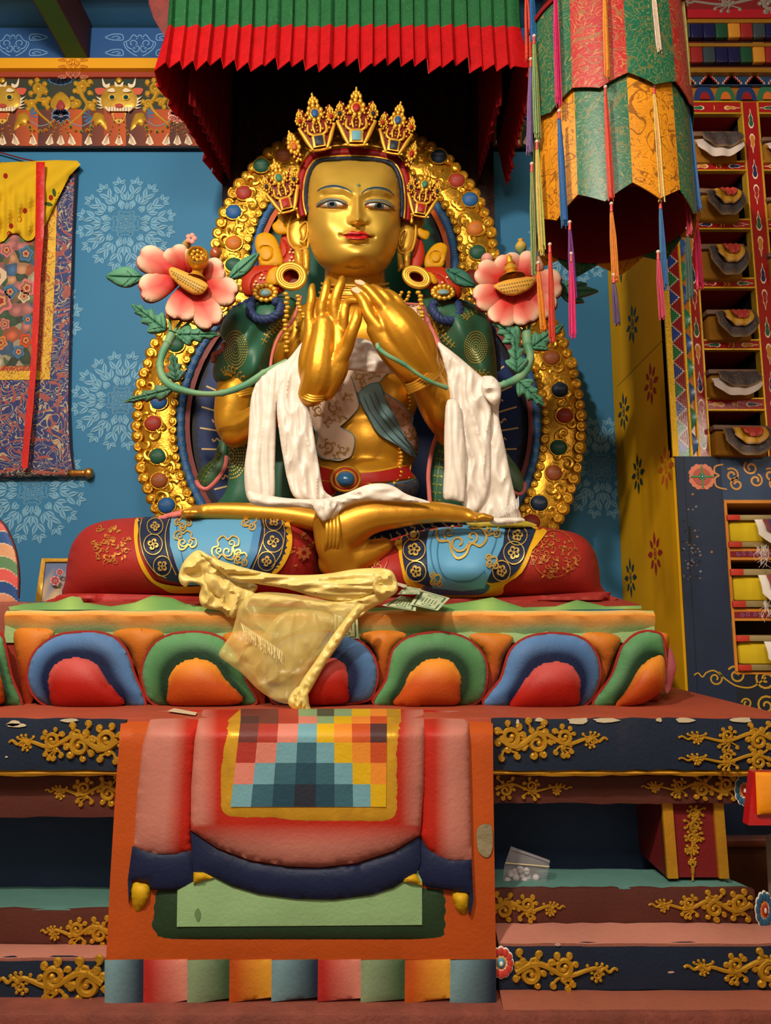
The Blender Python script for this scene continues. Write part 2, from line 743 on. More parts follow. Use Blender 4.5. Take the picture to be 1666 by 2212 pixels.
def stroke(mb, bvh, path, w, m, col, lift=0.002):
    """painted line; path in pixels, w width px (number or list)"""
    n = len(path)
    if not hasattr(w, '__len__'):
        w = [w] * n
    vs = []; ok = []
    for i, (x, y) in enumerate(path):
        a = path[max(0, i - 1)]; b = path[min(n - 1, i + 1)]
        tx, ty = b[0] - a[0], b[1] - a[1]
        L_ = math.hypot(tx, ty) + 1e-9
        nx, ny = -ty / L_ * w[i] / 2, tx / L_ * w[i] / 2
        for s_ in (-1, 1):
            h = cast(bvh, x + nx * s_, y + ny * s_)
            if h is None:
                vs.append((0, 0, 0)); ok.append(False)
            else:
                dd = (h[0] - Vector((0, 0, EYE))).normalized()
                vs.append(tuple(h[0] + h[1] * lift * .5 - dd * lift)); ok.append(True)
    fs = []
    for i in range(n - 1):
        q = (2 * i, 2 * i + 1, 2 * i + 3, 2 * i + 2)
        if all(ok[k] for k in q) and max(vs[k][1] for k in q) - min(vs[k][1] for k in q) < .1:
            fs.append(q)
    if fs:
        mb.add(vs, fs, m, col)
    return mb


# ---------------------------------------------------------------- fused organic bodies
def blend(prims, voxel, smooth_it=8, name='tmp', factor=0.5):
    """prims: MB; returns (verts, faces) of one continuous skin"""
    ob = prims.build(name, smooth=False)
    md = ob.modifiers.new('r', 'REMESH')
    md.mode = 'VOXEL'
    md.voxel_size = voxel
    md2 = ob.modifiers.new('s', 'SMOOTH')
    md2.factor = factor
    md2.iterations = smooth_it
    dg = bpy.context.evaluated_depsgraph_get()
    ev = ob.evaluated_get(dg)
    me = bpy.data.meshes.new_from_object(ev)
    n = len(me.vertices)
    co = np.empty(n * 3); me.vertices.foreach_get('co', co)
    fs = [tuple(p.vertices) for p in me.polygons]
    old = ob.data
    bpy.data.objects.remove(ob)
    bpy.data.meshes.remove(old)
    bpy.data.meshes.remove(me)
    return co.reshape(-1, 3), fs


def limb(mb, js, seg=14, n=4, m=None):
    """js: (px,py,Y,r_px) joints -> swept rounded limb"""
    q = cr(js, n, closed=False)
    pts = [P(a, b, c) for a, b, c, r in q]
    rs = [r * c / F for a, b, c, r in q]
    tube(mb, pts, rs, m or PAINTS, (1, 1, 1), seg=seg)
    ball(mb, pts[0], rs[0], m or PAINTS, (1, 1, 1), seg=seg, rings=8)
    ball(mb, pts[-1], rs[-1], m or PAINTS, (1, 1, 1), seg=seg, rings=8)
    return mb


def blob(mb, px, py, Y, rx, ry, rz_m=None, rot=0):
    """ellipsoid: radii rx, ry in px, depth radius in m"""
    k = Y / F
    ball(mb, P(px, py, Y), 1.0, PAINTS, (1, 1, 1), sx=rx * k, sz=ry * k, sy=rz_m or rx * k, seg=20, rings=14,
         rot=Matrix.Rotation(rot, 3, 'Y'))
    return mb


# ---------------------------------------------------------------- scroll ornament (2D), local units
def spiral(cx, cy, r0, r1, a0, turns, n=18):
    o = []
    for i in range(n + 1):
        t = i / n
        r = r0 * (1 - t) + r1 * t
        a = a0 + turns * 2 * PI * t
        o.append((cx + r * math.cos(a), cy + r * math.sin(a)))
    return o


def vine(L_, H, n=4, dens=1.0, lead=0.35, seed=1):
    """strokes of a tapering scroll from the thin tip (0,0) to (L_,0): list of (path, w0, w1, ball)"""
    rnd = random.Random(seed)
    S = []
    def env(t):
        return H * (0.16 + 0.84 * min(1, t / 0.62))
    def sy(t):
        if t < .2:
            return H * .05 * math.sin(t * 60)
        return env(t) * .17 * math.sin(t * n * PI + .3)
    stem = [(i / 69 * L_, sy(i / 69)) for i in range(70)]
    S.append((stem, H * .07, H * .17, False))
    for k in range(n):
        t = (k + .6) / n
        e = env(t)
        x = t * L_
        y = sy(t)
        s = 1 if math.sin(t * n * PI + .3) > 0 else -1
        r = min(e * .27, L_ / n * .36)
        cy = y - s * r * .9
        S.append((spiral(x, cy, r, r * .25, s * PI / 2, s * 1.25, 24), r * .62, r * .42, True))
        m_ = 7
        for j in range(m_):
            a = j / m_ * 2 * PI + .4 + rnd.uniform(-.2, .2)
            rr = r * 1.38
            cx, cy2 = x + rr * math.cos(a), cy + rr * math.sin(a)
            if abs(cy2) < H * .47:
                q = r * rnd.uniform(.26, .36)
                S.append((spiral(cx, cy2, q, q * .2, a + PI, (1 if j % 2 else -1) * .9, 9), q * 1.5, q * 1.1, True))
        for dx, q in ((-.30, .28), (.28, .33), (.0, .44), (-.16, .42)):
            cx = x + dx * L_ / n
            cy2 = y + s * e * q
            if abs(cy2) < H * .5:
                w = r * .30
                S.append((spiral(cx, cy2, w, w * .2, -s * PI / 2, s * 1.1, 10), w * 1.5, w * 1.1, True))
                S.append(([(x, y), ((x + cx) / 2 + w, (y + cy2) / 2), (cx, cy2 - s * w)], w, w, False))
    return S


def relief(mb, strokes, mp, k, m, col, hgt=0.012, seg=6):
    """raise the strokes as rounded beads; mp(x,y)->(point); k metres per local unit"""
    for path, w0, w1, bl in strokes:
        n = len(path)
        pts = [mp(x, y) for x, y in path]
        rs = [max(.003, (w0 + (w1 - w0) * i / (n - 1)) * k * .5) for i in range(n)]
        tube(mb, pts, rs, m, col, seg=seg, flat=min(1.0, hgt / max(rs)) if max(rs) > 0 else 1)
        if bl:
            ball(mb, pts[-1], rs[-1] * 1.35, m, col, sy=.9, seg=8, rings=6)
    return mb

# ================================================================ THE ROOM
YW = 4.35
ZC = P(100, 70, YW).z            # underside of the planked ceiling at the wall


def flat(mb, poly, Y, m, col, step=60, lift=0.0):
    V, T, d = tri(poly, step)
    cc = [col(a, b) for a, b in V] if callable(col) else col
    mb.add(PP(V[:, 0], V[:, 1], Y - lift), T, m, cc)


def line_flat(mb, path, w, Y, m, col):
    """painted line lying on the plane at depth Y"""
    n = len(path)
    L_, R_ = [], []
    for i, (x, y) in enumerate(path):
        a = path[max(0, i - 1)]; b = path[min(n - 1, i + 1)]
        tx, ty = b[0] - a[0], b[1] - a[1]
        q = math.hypot(tx, ty) + 1e-9
        ww = w[i] if hasattr(w, '__len__') else w
        nx, ny = -ty / q * ww / 2, tx / q * ww / 2
        L_.append((x + nx, y + ny)); R_.append((x - nx, y - ny))
    A = np.array([q for p in zip(L_, R_) for q in p])
    mb.add(PP(A[:, 0], A[:, 1], Y), [(2 * i, 2 * i + 1, 2 * i + 3, 2 * i + 2) for i in range(n - 1)], m, col)


mb = MB(); box(mb, -3.6, 3.6, -1.6, 4.6, -0.1, 0, PAINT, C(96, 60, 46))
struct(mb.build('floor'))
mb = MB(); box(mb, -3.6, -3.45, -1.6, 4.6, 0, 5.9, WALLP, C(150, 120, 80))
struct(mb.build('wall_left'))
mb = MB(); box(mb, 3.45, 3.6, -1.6, 4.6, 0, 5.9, WALLP, C(150, 110, 70))
struct(mb.build('wall_right'))

# back wall with the stencilled leaf medallions
WB = C(52, 116, 158)
LEAF = C(112, 162, 192)
mb = MB()
box(mb, -3.6, 3.6, YW, YW + .2, 0, 5.9, WALLP, WB)


def leaf2d(cx, cz, a, L_, w, bend=0.0, n=7):
    """almond leaf from its base point, pointing to angle a"""
    up = []; dn = []
    for i in range(n + 1):
        t = i / n
        b = a + bend * t
        x = cx + math.cos(a + bend * t * .5) * L_ * t
        z = cz + math.sin(a + bend * t * .5) * L_ * t
        ww = w * math.sin(PI * min(1, t ** .8)) * .5
        up.append((x - math.sin(b) * ww, z + math.cos(b) * ww))
        dn.append((x + math.sin(b) * ww, z - math.cos(b) * ww))
    mid = [((p[0] + q[0]) / 2, (p[1] + q[1]) / 2) for p, q in zip(up, dn)]
    return up, mid, dn


LFC = [0]


def wleaf(mb, cx, cz, a, L_, w, bend, Y, col, groove=.10):
    LFC[0] += 1
    Y = Y - .00006 * (LFC[0] % 40)
    up, mid, dn = leaf2d(cx, cz, a, L_, w, bend)
    n = len(up)
    for side, s_ in ((up, 1), (dn, -1)):
        vs = []
        for i in range(n):
            m0 = mid[i]; e = side[i]
            g = groove if 0 < i < n - 1 else 0.5
            vs.append((m0[0] + (e[0] - m0[0]) * g * 1.6, Y, m0[1] + (e[1] - m0[1]) * g * 1.6))
            vs.append((e[0], Y, e[1]))
        mb.add(vs, [(2 * i, 2 * i + 1, 2 * i + 3, 2 * i + 2) for i in range(n - 1)], WALLP, col)


def wline(mb, pts, w, Y, col):
    n = len(pts); vs = []
    for i, (x, z) in enumerate(pts):
        a = pts[max(0, i - 1)]; b = pts[min(n - 1, i + 1)]
        tx, tz = b[0] - a[0], b[1] - a[1]
        q = math.hypot(tx, tz) + 1e-9
        vs.append((x - tz / q * w / 2, Y, z + tx / q * w / 2)); vs.append((x + tz / q * w / 2, Y, z - tx / q * w / 2))
    mb.add(vs, [(2 * i, 2 * i + 1, 2 * i + 3, 2 * i + 2) for i in range(n - 1)], WALLP, col)


def medallion(mb, px, py, rpx):
    c = P(px, py, YW)
    Rr = rpx * YW / F * 1.04
    cx, cz = c.x, c.z
    Y = YW - .0015
    for k in range(16):
        a = 2 * PI * (k + .5) / 16
        r = Rr * .86
        x, z = cx + r * math.cos(a), cz + r * math.sin(a)
        for da, l in ((0, .17), (1.0, .15), (-1.0, .15)):
            wleaf(mb, x + math.cos(a + da) * .02 * Rr, z + math.sin(a + da) * .02 * Rr, a + da, Rr * l, Rr * .085, 0, Y, LEAF)
        r2 = Rr * .66
        x, z = cx + r2 * math.cos(a), cz + r2 * math.sin(a)
        for da in (.75, -.75):
            wleaf(mb, x, z, a + da, Rr * .24, Rr * .10, -da * .7, Y, LEAF)
    for k in range(12):
        a = 2 * PI * k / 12
        for da, r, l in ((.6, .50, .20), (-.6, .50, .20), (0, .48, .22), (.9, .38, .16), (-.9, .38, .16)):
            x, z = cx + Rr * r * math.cos(a + da * .12), cz + Rr * r * math.sin(a + da * .12)
            wleaf(mb, x, z, a + da, Rr * l * 1.1, Rr * .095, -da * .6, Y - .0002, LEAF)
    LN = C(108, 158, 188)
    for k in range(4):
        a = PI / 4 + k * PI / 2
        qx, qz = cx + Rr * .125 * math.cos(a), cz + Rr * .125 * math.sin(a)
        for rr in (.105, .075):
            pts = []
            for i in range(33):
                t = 2 * PI * i / 32
                r = Rr * rr * (1 + .10 * math.cos(3 * (t - a)))
                pts.append((qx + r * math.cos(t), qz + r * math.sin(t)))
            wline(mb, pts, .0035, Y, LN)
        for i in range(7):
            t = i * 2 * PI / 6
            r = Rr * .035 if i < 6 else 0
            wleaf(mb, qx + r * math.cos(t) - .004, qz + r * math.sin(t), 0, .009, .008, 0, Y, LN, .0)
        for s_ in (1, -1):
            sp = spiral(cx + Rr * .27 * math.cos(a + s_ * .34), cz + Rr * .27 * math.sin(a + s_ * .34), Rr * .055, Rr * .012, a + PI, s_ * 1.3)
            wline(mb, sp, .0035, Y, LN)
        b = k * PI / 2
        arc = [(cx + Rr * .25 * math.cos(b + t * .1), cz + Rr * .25 * math.sin(b + t * .1)) for t in range(-7, 8)]
        wline(mb, arc, .0035, Y, LN)
        for da in (-.25, .25, 0):
            wleaf(mb, cx + Rr * .3 * math.cos(b + da), cz + Rr * .3 * math.sin(b + da), b + da * 1.5, Rr * .18, Rr * .08, 0, Y, LEAF)


for px, py, rr in ((272, 483, 110), (262, 865, 108), (72, 1058, 112), (62, 690, 116), (1300, 1010, 108), (1240, 520, 100)):
    medallion(mb, px, py, rr)
wall = struct(mb.build('wall_back'))

# frieze : kirtimukha faces with jewel garlands
YFZ = YW - .035
FR = MB()
XL, XR = -420, 1330


def band(mb, y0, y1, Y, col, m=WALLP, thick=.04, x0=XL, x1=XR):
    quadbox(mb, [(x0, y0), (x1, y0), (x1, y1), (x0, y1)], Y, thick, m, col)


band(FR, 165, 317, YFZ, C(44, 62, 52))
band(FR, 315, 320, YFZ - .003, C(25, 20, 22))
MRN = C(82, 52, 50); ORG = C(186, 84, 42)
for k in range(-10, 24):
    xa = -13 + 47.5 * k
    if xa > XR - 40:
        break
    V = [(xa, 236), (xa + 47.5, 236), (xa + 47.5, 315), (xa, 315)]
    if k % 2:
        c0, c1 = mixc(MRN, ORG, .55), ORG
    else:
        c0, c1 = MRN, mixc(MRN, ORG, .25)
    FR.add(PP([p[0] for p in V], [p[1] for p in V], YFZ - .001), [(0, 3, 2, 1)], WALLP, [c0, c1, c1, c0])
    if k % 2:
        V = [(xa - 20, 167), (xa + 27.5, 167), (xa + 27.5, 236), (xa - 20, 236)]
        FR.add(PP([p[0] for p in V], [p[1] for p in V], YFZ - .001), [(0, 3, 2, 1)], WALLP, C(58, 60, 50))
YF1 = YFZ - .002
GY = C(206, 158, 48); GYD = C(150, 100, 24); WHT = C(226, 208, 180)


def face_motif(x):
    fp = lambda pts, col, l=0.0: flat(FR, [(x + a, b) for a, b in pts], YF1, PAINTS, col, 40, l)
    gd = lambda pts, H=.012, m=GOLDT, col=GY, Y=YF1: puff(FR, [(x + a, b) for a, b in pts], Y, H, m, col, 4, it=20, thick=.004)
    gd(cr([(-42, 222), (-30, 192), (0, 182), (30, 192), (42, 222), (28, 238), (0, 243), (-28, 238)]), .022, GOLDT, C(214, 168, 62))
    for s in (1, -1):
        fp(cr([(s * 26, 198), (s * 34, 190), (s * 52, 192), (s * 44, 205)]), C(200, 90, 70), .004)     # ears
        fp(cr([(s * 22, 190), (s * 34, 186), (s * 36, 168), (s * 29, 182), (s * 20, 180)]), WHT, .003)    # horns
        fp(cr([(s * 8, 197), (s * 14, 190), (s * 26, 196), (s * 16, 199)]), WHT, .026)                   # brow
        fp(ell(s * 15, 210, 8, 6.5, 14), C(226, 180, 70), .027)
        fp(ell(s * 15, 210, 5.5, 5, 14), C(24, 70, 66), .028)
        fp(ell(s * 15, 210, 2, 2, 10), C(20, 20, 20), .029)
        for i in range(4):
            fp([(s * 34, 214 + i * 6), (s * 50, 208 + i * 8), (s * 38, 220 + i * 5)], WHT, .006)
        gd(cr([(s * 30, 258), (s * 36, 246), (s * 52, 244), (s * 58, 260), (s * 50, 272), (s * 40, 270), (s * 26, 282), (s * 27, 268)]), .018)
        for i in range(6):
            a = -1.2 + i * .62
            wx, wy = s * 56 + s * 4, 250
            fp([(wx, wy), (wx + s * 15 * math.cos(a) - 3, wy + 18 * math.sin(a)), (wx + s * 17 * math.cos(a + .3), wy + 18 * math.sin(a + .3))], C(58, 104, 150), -.0003)
    fp([(-32, 231), (32, 231), (25, 240), (-25, 240)], WHT, .02)
    for i in range(9):
        line_flat(FR, [(x - 24 + i * 6, 231), (x - 24 + i * 6, 240)], 1, YF1 - .0225, PAINTS, C(120, 70, 60))
    for s in (1, -1):
        fp([(s * 26, 230), (s * 31, 229), (s * 20, 244)], WHT, .024)
    fp(ell(0, 228, 9, 4.5, 14), C(176, 70, 60), .026)
    fp(ell(0, 249, 13, 8, 16), C(196, 92, 56), .003)
    fp([(-17, 242), (17, 242), (10, 262), (0, 268), (-10, 262)], C(206, 170, 80), .001)
    fp(cr([(-9, 176), (0, 184), (9, 176), (7, 188), (-7, 188)]), WHT, .01)
    ball(FR, P(x, 174, YF1 - .004), .02, GOLDT, GY, sy=.5)


def chain(pts, r=4.2):
    q = cr(pts, 8, closed=False)
    # walk at equal spacing
    acc = 0; last = q[0]; k = 0
    out = [q[0]]
    for p in q[1:]:
        dd = math.hypot(p[0] - last[0], p[1] - last[1]); acc += dd; last = p
        if acc > r * 2.1:
            out.append(p); acc = 0
    for (a, b) in out:
        ball(FR, P(a, b, YF1), r * YF1 / F, GOLDT, GY, sy=.6, seg=8, rings=5)
        flat(FR, ell(a, b, r * .5, r * .5, 8), YF1, PAINTS, [C(150, 50, 30), C(40, 70, 60)][k % 2], 9, r * YF1 / F * .62)
        k += 1


def tassel(x, y, dx):
    flat(FR, [(x, y - 12), (x + 5 + dx * .4, y - 2), (x + 9 + dx * .6, y + 10), (x + dx, y + 14), (x - 9 + dx * .6, y + 9), (x - 4 + dx * .4, y - 2)], YF1, PAINTS, WHT, 40, .001)
    for i in (-1, 0, 1):
        line_flat(FR, [(x + i, y - 8), (x + i * 3 + dx * .7, y + 10)], 1, YF1 - .002, PAINTS, C(150, 110, 80))


def flower_motif(x, pink):
    flm = C(150, 90, 30)
    puff(FR, cr([(x - 20, 232), (x - 19, 214), (x, 198), (x + 19, 214), (x + 20, 232), (x, 240)]), YF1, .006, GOLDT, GY, 5, it=10, thick=.003)
    puff(FR, cr([(x - 12, 230), (x, 210), (x + 12, 230), (x, 240)]), YF1, .016, PAINTS, C(150, 60, 60), 4, it=10, thick=.003)
    c0, c1 = (C(178, 90, 80), C(236, 190, 170)) if pink else (C(26, 32, 58), C(120, 150, 180))
    for i in range(7):
        a = PI + (i + .5) / 7 * PI * 1.0
        for (r_, cc, lf) in ((15, c1, .003), (11.5, c0, .004)):
            cx, cy = x + 13 * math.cos(a) * 1.2, 250 - 6 * math.sin(a) * -1
            flat(FR, ell(x + 12 * math.cos(a), 248 + 8 * math.sin(a), r_ * .55, r_ * .38, 10, rot=a), YF1, PAINTS, cc, 20, lf)
    for i in range(5):
        a = .25 + i * .66
        flat(FR, ell(x + 13 * math.cos(a), 251 + 8 * math.sin(a), 8, 5, 10, rot=a), YF1, PAINTS, c1, 20, .005)
        flat(FR, ell(x + 13 * math.cos(a), 251 + 8 * math.sin(a), 6, 3.2, 10, rot=a), YF1, PAINTS, c0, 20, .006)


def scroll_motif(x, s):
    pts = cr([(x + s * 30, 268), (x + s * 4, 246), (x - s * 8, 226), (x + s * 2, 208), (x + s * 8, 190)], 8, closed=False)
    mp = lambda a, b: P(a, b, YF1)
    k = YF1 / F
    S = [(pts, 4, 13, False)]
    S.append((spiral(x + s * 2, 190, 13, 3, 0, s * 1.3), 12, 8, True))
    for (a, b) in ((x - s * 14, 178), (x + s * 16, 182), (x + s * 18, 198), (x - s * 14, 202), (x, 174)):
        S.append((spiral(a, b, 5, 1, 1, s * 1.0, 8), 9, 7, True))
    S.append((spiral(x - s * 14, 226, 9, 2, 0, -s * 1.2), 11, 7, True))
    S.append((spiral(x + s * 14, 222, 9, 2, PI, s * 1.2), 11, 7, True))
    for (a, b) in ((x + s * 24, 214), (x - s * 24, 220), (x - s * 20, 236), (x + s * 22, 232)):
        S.append((spiral(a, b, 4, 1, 1, s * 1.0, 8), 9, 7, True))
    relief(FR, S, mp, k, GOLDT, GY, .012)


for j in range(-2, 5):
    x = 257 + 252 * j
    if -400 < x < 1300:
        face_motif(x)
        for s in (1, -1):
            scroll_motif(x + s * 77, s)
            chain([(x + s * 56, 262), (x + s * 62, 278), (x + s * 82, 284), (x + s * 100, 278), (x + s * 116, 258)], 5.4)
            chain([(x + s * 60, 272), (x + s * 62, 298)], 4.2)
            chain([(x + s * 8, 256), (x + s * 20, 290)], 3.2)
            tassel(x + s * 64, 300, s * 4); tassel(x + s * 24, 300, s * 8)
            line_flat(FR, cr([(x + s * 62, 262), (x + s * 80, 272), (x + s * 102, 266), (x + s * 112, 255)], 5, closed=False), 2.2, YF1 - .001, PAINTS, C(120, 130, 140))
        chain([(x, 262), (x, 296)], 3.2)
        tassel(x, 300, 0)
    x += 126
    if -400 < x < 1300:
        flower_motif(x, j % 2 == 0)
        for s in (-1, 0, 1):
            chain([(x + s * 3, 262), (x + s * 18, 292)], 3.2)
            tassel(x + s * 20, 300, s * 7)
        for i in range(5):
            flat(FR, ell(x - 18 + i * 9, 172 + 5 * math.sin(i * PI / 4), 8, 8, 12), YF1, PAINTS, C(70, 110, 150), 20, .0005)
            flat(FR, ell(x - 18 + i * 9, 172 + 5 * math.sin(i * PI / 4), 5.5, 5.5, 12), YF1, PAINTS, C(22, 26, 46), 20, .001)
struct(FR.build('trim_1'))


# cloud outlines
def cloud(mb, x, y, sc, Y, w, col):
    k = sc
    for s in (1, -1):
        for (dx, dy, r, t) in ((0, 0, 17, 1.4), ):
            line_flat(mb, spiral(x + s * 16 * k, y - 4 * k, 15 * k, 3 * k, PI / 2 - s * 1.9, s * 1.25, 24), w, Y, WALLP, col)
            line_flat(mb, spiral(x + s * 10 * k, y + 8 * k, 10 * k, 3 * k, -PI / 2, -s * 1.1, 20), w, Y, WALLP, col)
        arc = cr([(x + s * 4 * k, y - 16 * k), (x + s * 14 * k, y - 24 * k), (x + s * 24 * k, y - 12 * k), (x + s * 36 * k, y - 6 * k), (x + s * 30 * k, y + 8 * k), (x + s * 18 * k, y + 18 * k), (x + s * 6 * k, y + 24 * k)], 6, closed=False)
        line_flat(mb, arc, w, Y, WALLP, col)
        for dy in (-18, 17):
            bx, by = x + s * 46 * k, y + dy * k
            line_flat(mb, cr([(bx + s * 34 * k, by), (bx + s * 20 * k, by - 6 * k), (bx + s * 8 * k, by - 8 * k), (bx - s * 6 * k, by - 6 * k), (bx - s * 8 * k, by + 5 * k), (bx + s * 4 * k, by + 6 * k), (bx + s * 18 * k, by + 5 * k), (bx + s * 34 * k, by)], 5, closed=False), w, Y, WALLP, col)
            line_flat(mb, cr([(bx + s * 18 * k, by), (bx + s * 6 * k, by - 3 * k), (bx - s * 2 * k, by + 1 * k), (bx + s * 6 * k, by + 3 * k)], 5, closed=False), w * .8, Y, WALLP, col)
    line_flat(mb, cr([(x - 8 * k, y - 14 * k), (x, y - 24 * k), (x + 8 * k, y - 14 * k)], 6, closed=False), w, Y, WALLP, col)


T2 = MB()
band(T2, 146, 166, YW - .055, C(150, 62, 44), thick=.055)
band(T2, 125, 147, YW - .09, C(228, 160, 30), thick=.09)
for x in (158, -300, 600, 1050):
    cloud(T2, x, 159, .42, YW - .0575, 1.6, C(196, 120, 96))
    cloud(T2, x, 137, .40, YW - .0925, 1.4, C(200, 116, 30))
struct(T2.build('trim_2'))
T3 = MB()
band(T3, 60, 126, YW - .06, C(44, 84, 140), thick=.06)
for x in (28, 302, -250, 620, 900):
    cloud(T3, x, 98, .95, YW - .0615, 2.2, C(112, 156, 206))
struct(T3.build('trim_3'))

# ceiling, its moulding and painted beams
mb = MB()
CL = C(64, 122, 160)
box(mb, -3.6, 3.6, -1.6, YW + .2, ZC, ZC + .1, WALLP, CL)
zz = P(100, 70, YW - .12).z
for k in range(7):
    y = YW - .32 - k * .62
    box(mb, -3.6, 3.6, y, y + .035, ZC - .012, ZC, WALLP, C(96, 156, 196))
struct(mb.build('ceiling'))


def beam(x0, x1, zb):
    mb = MB()
    box(mb, x0, x1, -1.5, YW - .09, zb, ZC, WALLP, C(52, 96, 48))
    box(mb, x1, x1 + .006, -1.5, YW - .09, zb, ZC, WALLP, C(74, 38, 34))
    box(mb, x0 - .006, x0, -1.5, YW - .09, zb, ZC, WALLP, C(74, 38, 34))
    return mb


b0 = P(143, 123, YW - .1); b1 = P(187, 123, YW - .1)
for i, dx in enumerate((0, -1.35, 3.1)):
    struct(beam(b0.x + dx, b1.x + dx, b0.z).build('trim_%d' % (4 + i)))

# ================================================================ CANOPY
YC = 3.3
cl = P(352, 135, YC); crr = P(1126, 140, YC)
zb = P(740, 160, YC).z
zt = 5.22
path = [(cl.x + .15, YW - .12), (cl.x + .02, YC + .04), (cl.x + .04, YC), (crr.x - .04, YC), (crr.x, YC + .04), (crr.x + .02, YW - .12)]
# arc-length table
seg = [math.dist(a, b) for a, b in zip(path, path[1:])]
LT = sum(seg)


def along(s):
    for (a, b), l in zip(zip(path, path[1:]), seg):
        if s <= l:
            t = s / l
            dx, dy = (b[0] - a[0]) / l, (b[1] - a[1]) / l
            return a[0] + (b[0] - a[0]) * t, a[1] + (b[1] - a[1]) * t, -dy, dx
        s -= l
    a, b = path[-2], path[-1]
    l = seg[-1]
    return b[0], b[1], -(b[1] - a[1]) / l, (b[0] - a[0]) / l


canopy = thing('canopy', 'pleated green and red cloth canopy hanging over the gilded seated statue', 'canopy', ((cl.x + crr.x) / 2, YW - .1, zt))
PL = .068
rndp = random.Random(3)
pj = [rndp.uniform(-.3, .3) for _ in range(200)]
zj = [rndp.uniform(-.028, .02) for _ in range(200)]


def pleat(s, v, off):
    k = s / PL
    i = int(k)
    f = k - i
    edge = .90 + pj[i] * .10
    d = (f / edge if f < edge else (1 - f) / (1 - edge))
    amp = (.012 + .016 * v) * (1 + pj[i + 1])
    x, y, nx, ny = along(s + off * v * .02)
    # normal pointing away from the canopy's inside
    return x - nx * (amp * d) * 1 - 0 * nx, y - ny * amp * d, d, i, f


def pelm(u, v, z0, z1, flare=0.0, off=0, curl=1.0):
    s = u * LT * .9999
    x, y, d, i, f = pleat(s, v, off)
    _, _, nx, ny = along(s)
    z = z0 + (z1 - z0) * v + v * v * curl * (zj[i] * (1 if True else 0) + .03 * (f - .5))
    return (x - nx * flare * v, y - ny * flare * v, z)


NU = int(LT / PL * 8)
zseam = P(740, 61, YC).z
gr = C(28, 84, 46); rd = C(168, 8, 14)
GREENS = mat('green_pleat', rough=.6, bump=.3, bscale=30, var=.12, vscale=18, spec=.2,
             pattern=brocade(28, .12, C(52, 122, 66), amt=.35))
REDS = mat('red_pleat', rough=.55, bump=.3, bscale=30, var=.12, vscale=18, spec=.2,
           pattern=brocade(30, .12, C(214, 30, 28), amt=.3))
mb = MB()
sheet(mb, lambda u, v: pelm(u, v * .72, zt, zt + (zseam - zt) / .72 * 1.0, 0.0, 0, .1), NU, 7, GREENS, gr)
mb.build('green_valance', canopy)
mb = MB()


def redf(u, v):
    s = u * LT * .9999
    v2 = .72 + .28 * v
    x, y, d, i, f = pleat(s, v2, 0)
    _, _, nx, ny = along(s)
    z = zseam + (zb - zseam) * v + v * v * (zj[i] + .030 * (f - .5))
    return (x - nx * (.05 * v), y - ny * (.05 * v), z)


sheet(mb, redf, NU, 6, REDS, rd)
mb.build('red_border', canopy)
MARO = mat('maroon_lining', rough=.7, bump=.2, bscale=30, var=.2, vscale=12, pattern=brocade(9, .12, C(90, 34, 26), amt=.5))
mb = MB()
box(mb, cl.x - .02, crr.x + .02, YC + .03, YW - .1, zt, zt + .03, MARO, C(52, 14, 14))
mb.build('roof_cloth', canopy)
mb = MB()


def backf(u, v):
    x = cl.x + .1 + (crr.x - cl.x - .1) * u
    return (x, YW - .13 + .012 * math.sin(u * 90), zt + (3.62 - zt) * v)


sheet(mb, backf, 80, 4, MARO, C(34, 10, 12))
mb.build('back_drape', canopy)


def sidef(side):
    def f(u, v):
        y = YC + .12 + (YW - .2 - YC - .12) * u
        x = (cl.x + .09 + .05 * u if side < 0 else crr.x - .07 - .02 * u) + side * .012 * math.sin(u * 60) + side * -.02 * v
        z = zt + (zb - .06 + (P(480, 372, YW - .2).z - zb + .02) * u + .02 * (((u * 9) % 1) - .5) - zt) * v
        return (x, y, z)
    return f


for side in (-1, 1):
    mb = MB()
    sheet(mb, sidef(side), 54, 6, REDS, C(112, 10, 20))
    mb.build('side_lining', canopy)
mb = MB()
puff(mb, [(316, -40), (385, -40), (372, 86), (362, 86), (350, 70), (332, 40), (322, 10)], YC + .3, .01, MARO, C(120, 44, 40), thick=.03)
mb.build('side_board', canopy)

# ================================================================ BOOKCASE
YB = 3.5
XP = P(1447, 900, YB).x            # left flank of the bookcase
bookcase = thing('bookcase', 'tall painted scripture bookcase with yellow side and red gilt shelves', 'bookcase', (XP + .6, 3.9, 0))
BX = 3.3
ZTOP = P(1550, -40, YB).z
mb = MB()
YEL = C(214, 158, 10)
YSIDE = mat('yellow_side_paint', rough=.8, bump=.1, bscale=9, var=.07, vscale=4, spec=.15)
box(mb, XP, XP + .035, YB, YW - .005, 0.25, ZTOP, YSIDE, YEL)
# stencilled flowers on the yellow side
bvy = BVHTree.FromPolygons([(XP, YB, 0), (XP, YW, 0), (XP, YW, 6), (XP, YB, 6)], [(0, 1, 2, 3)])


def stencil(px, py, col, s=1.75):
    h = PXp(px, py, XP)
    X = XP - .0015
    for k in range(8):
        a = PI / 2 + k * PI / 4
        up, mid, dn = leaf2d(h.y + .034 * math.cos(a), h.z + .045 * math.sin(a), a, .036 * s if k % 2 else .042 * s, .019 * s, 0)
        poly = up + dn[::-1][1:-1]
        mb.add([(X, q[0], q[1]) for q in poly], [tuple(range(len(poly)))], WOODP, col)
    for rr, cc in ((.024, col), (.017, YEL), (.011, col)):
        X -= .0004
        mb.add([(X, h.y + rr * math.cos(t * .5236) * .8, h.z + rr * 1.3 * math.sin(t * .5236)) for t in range(12)], [tuple(range(12))], WOODP, cc)


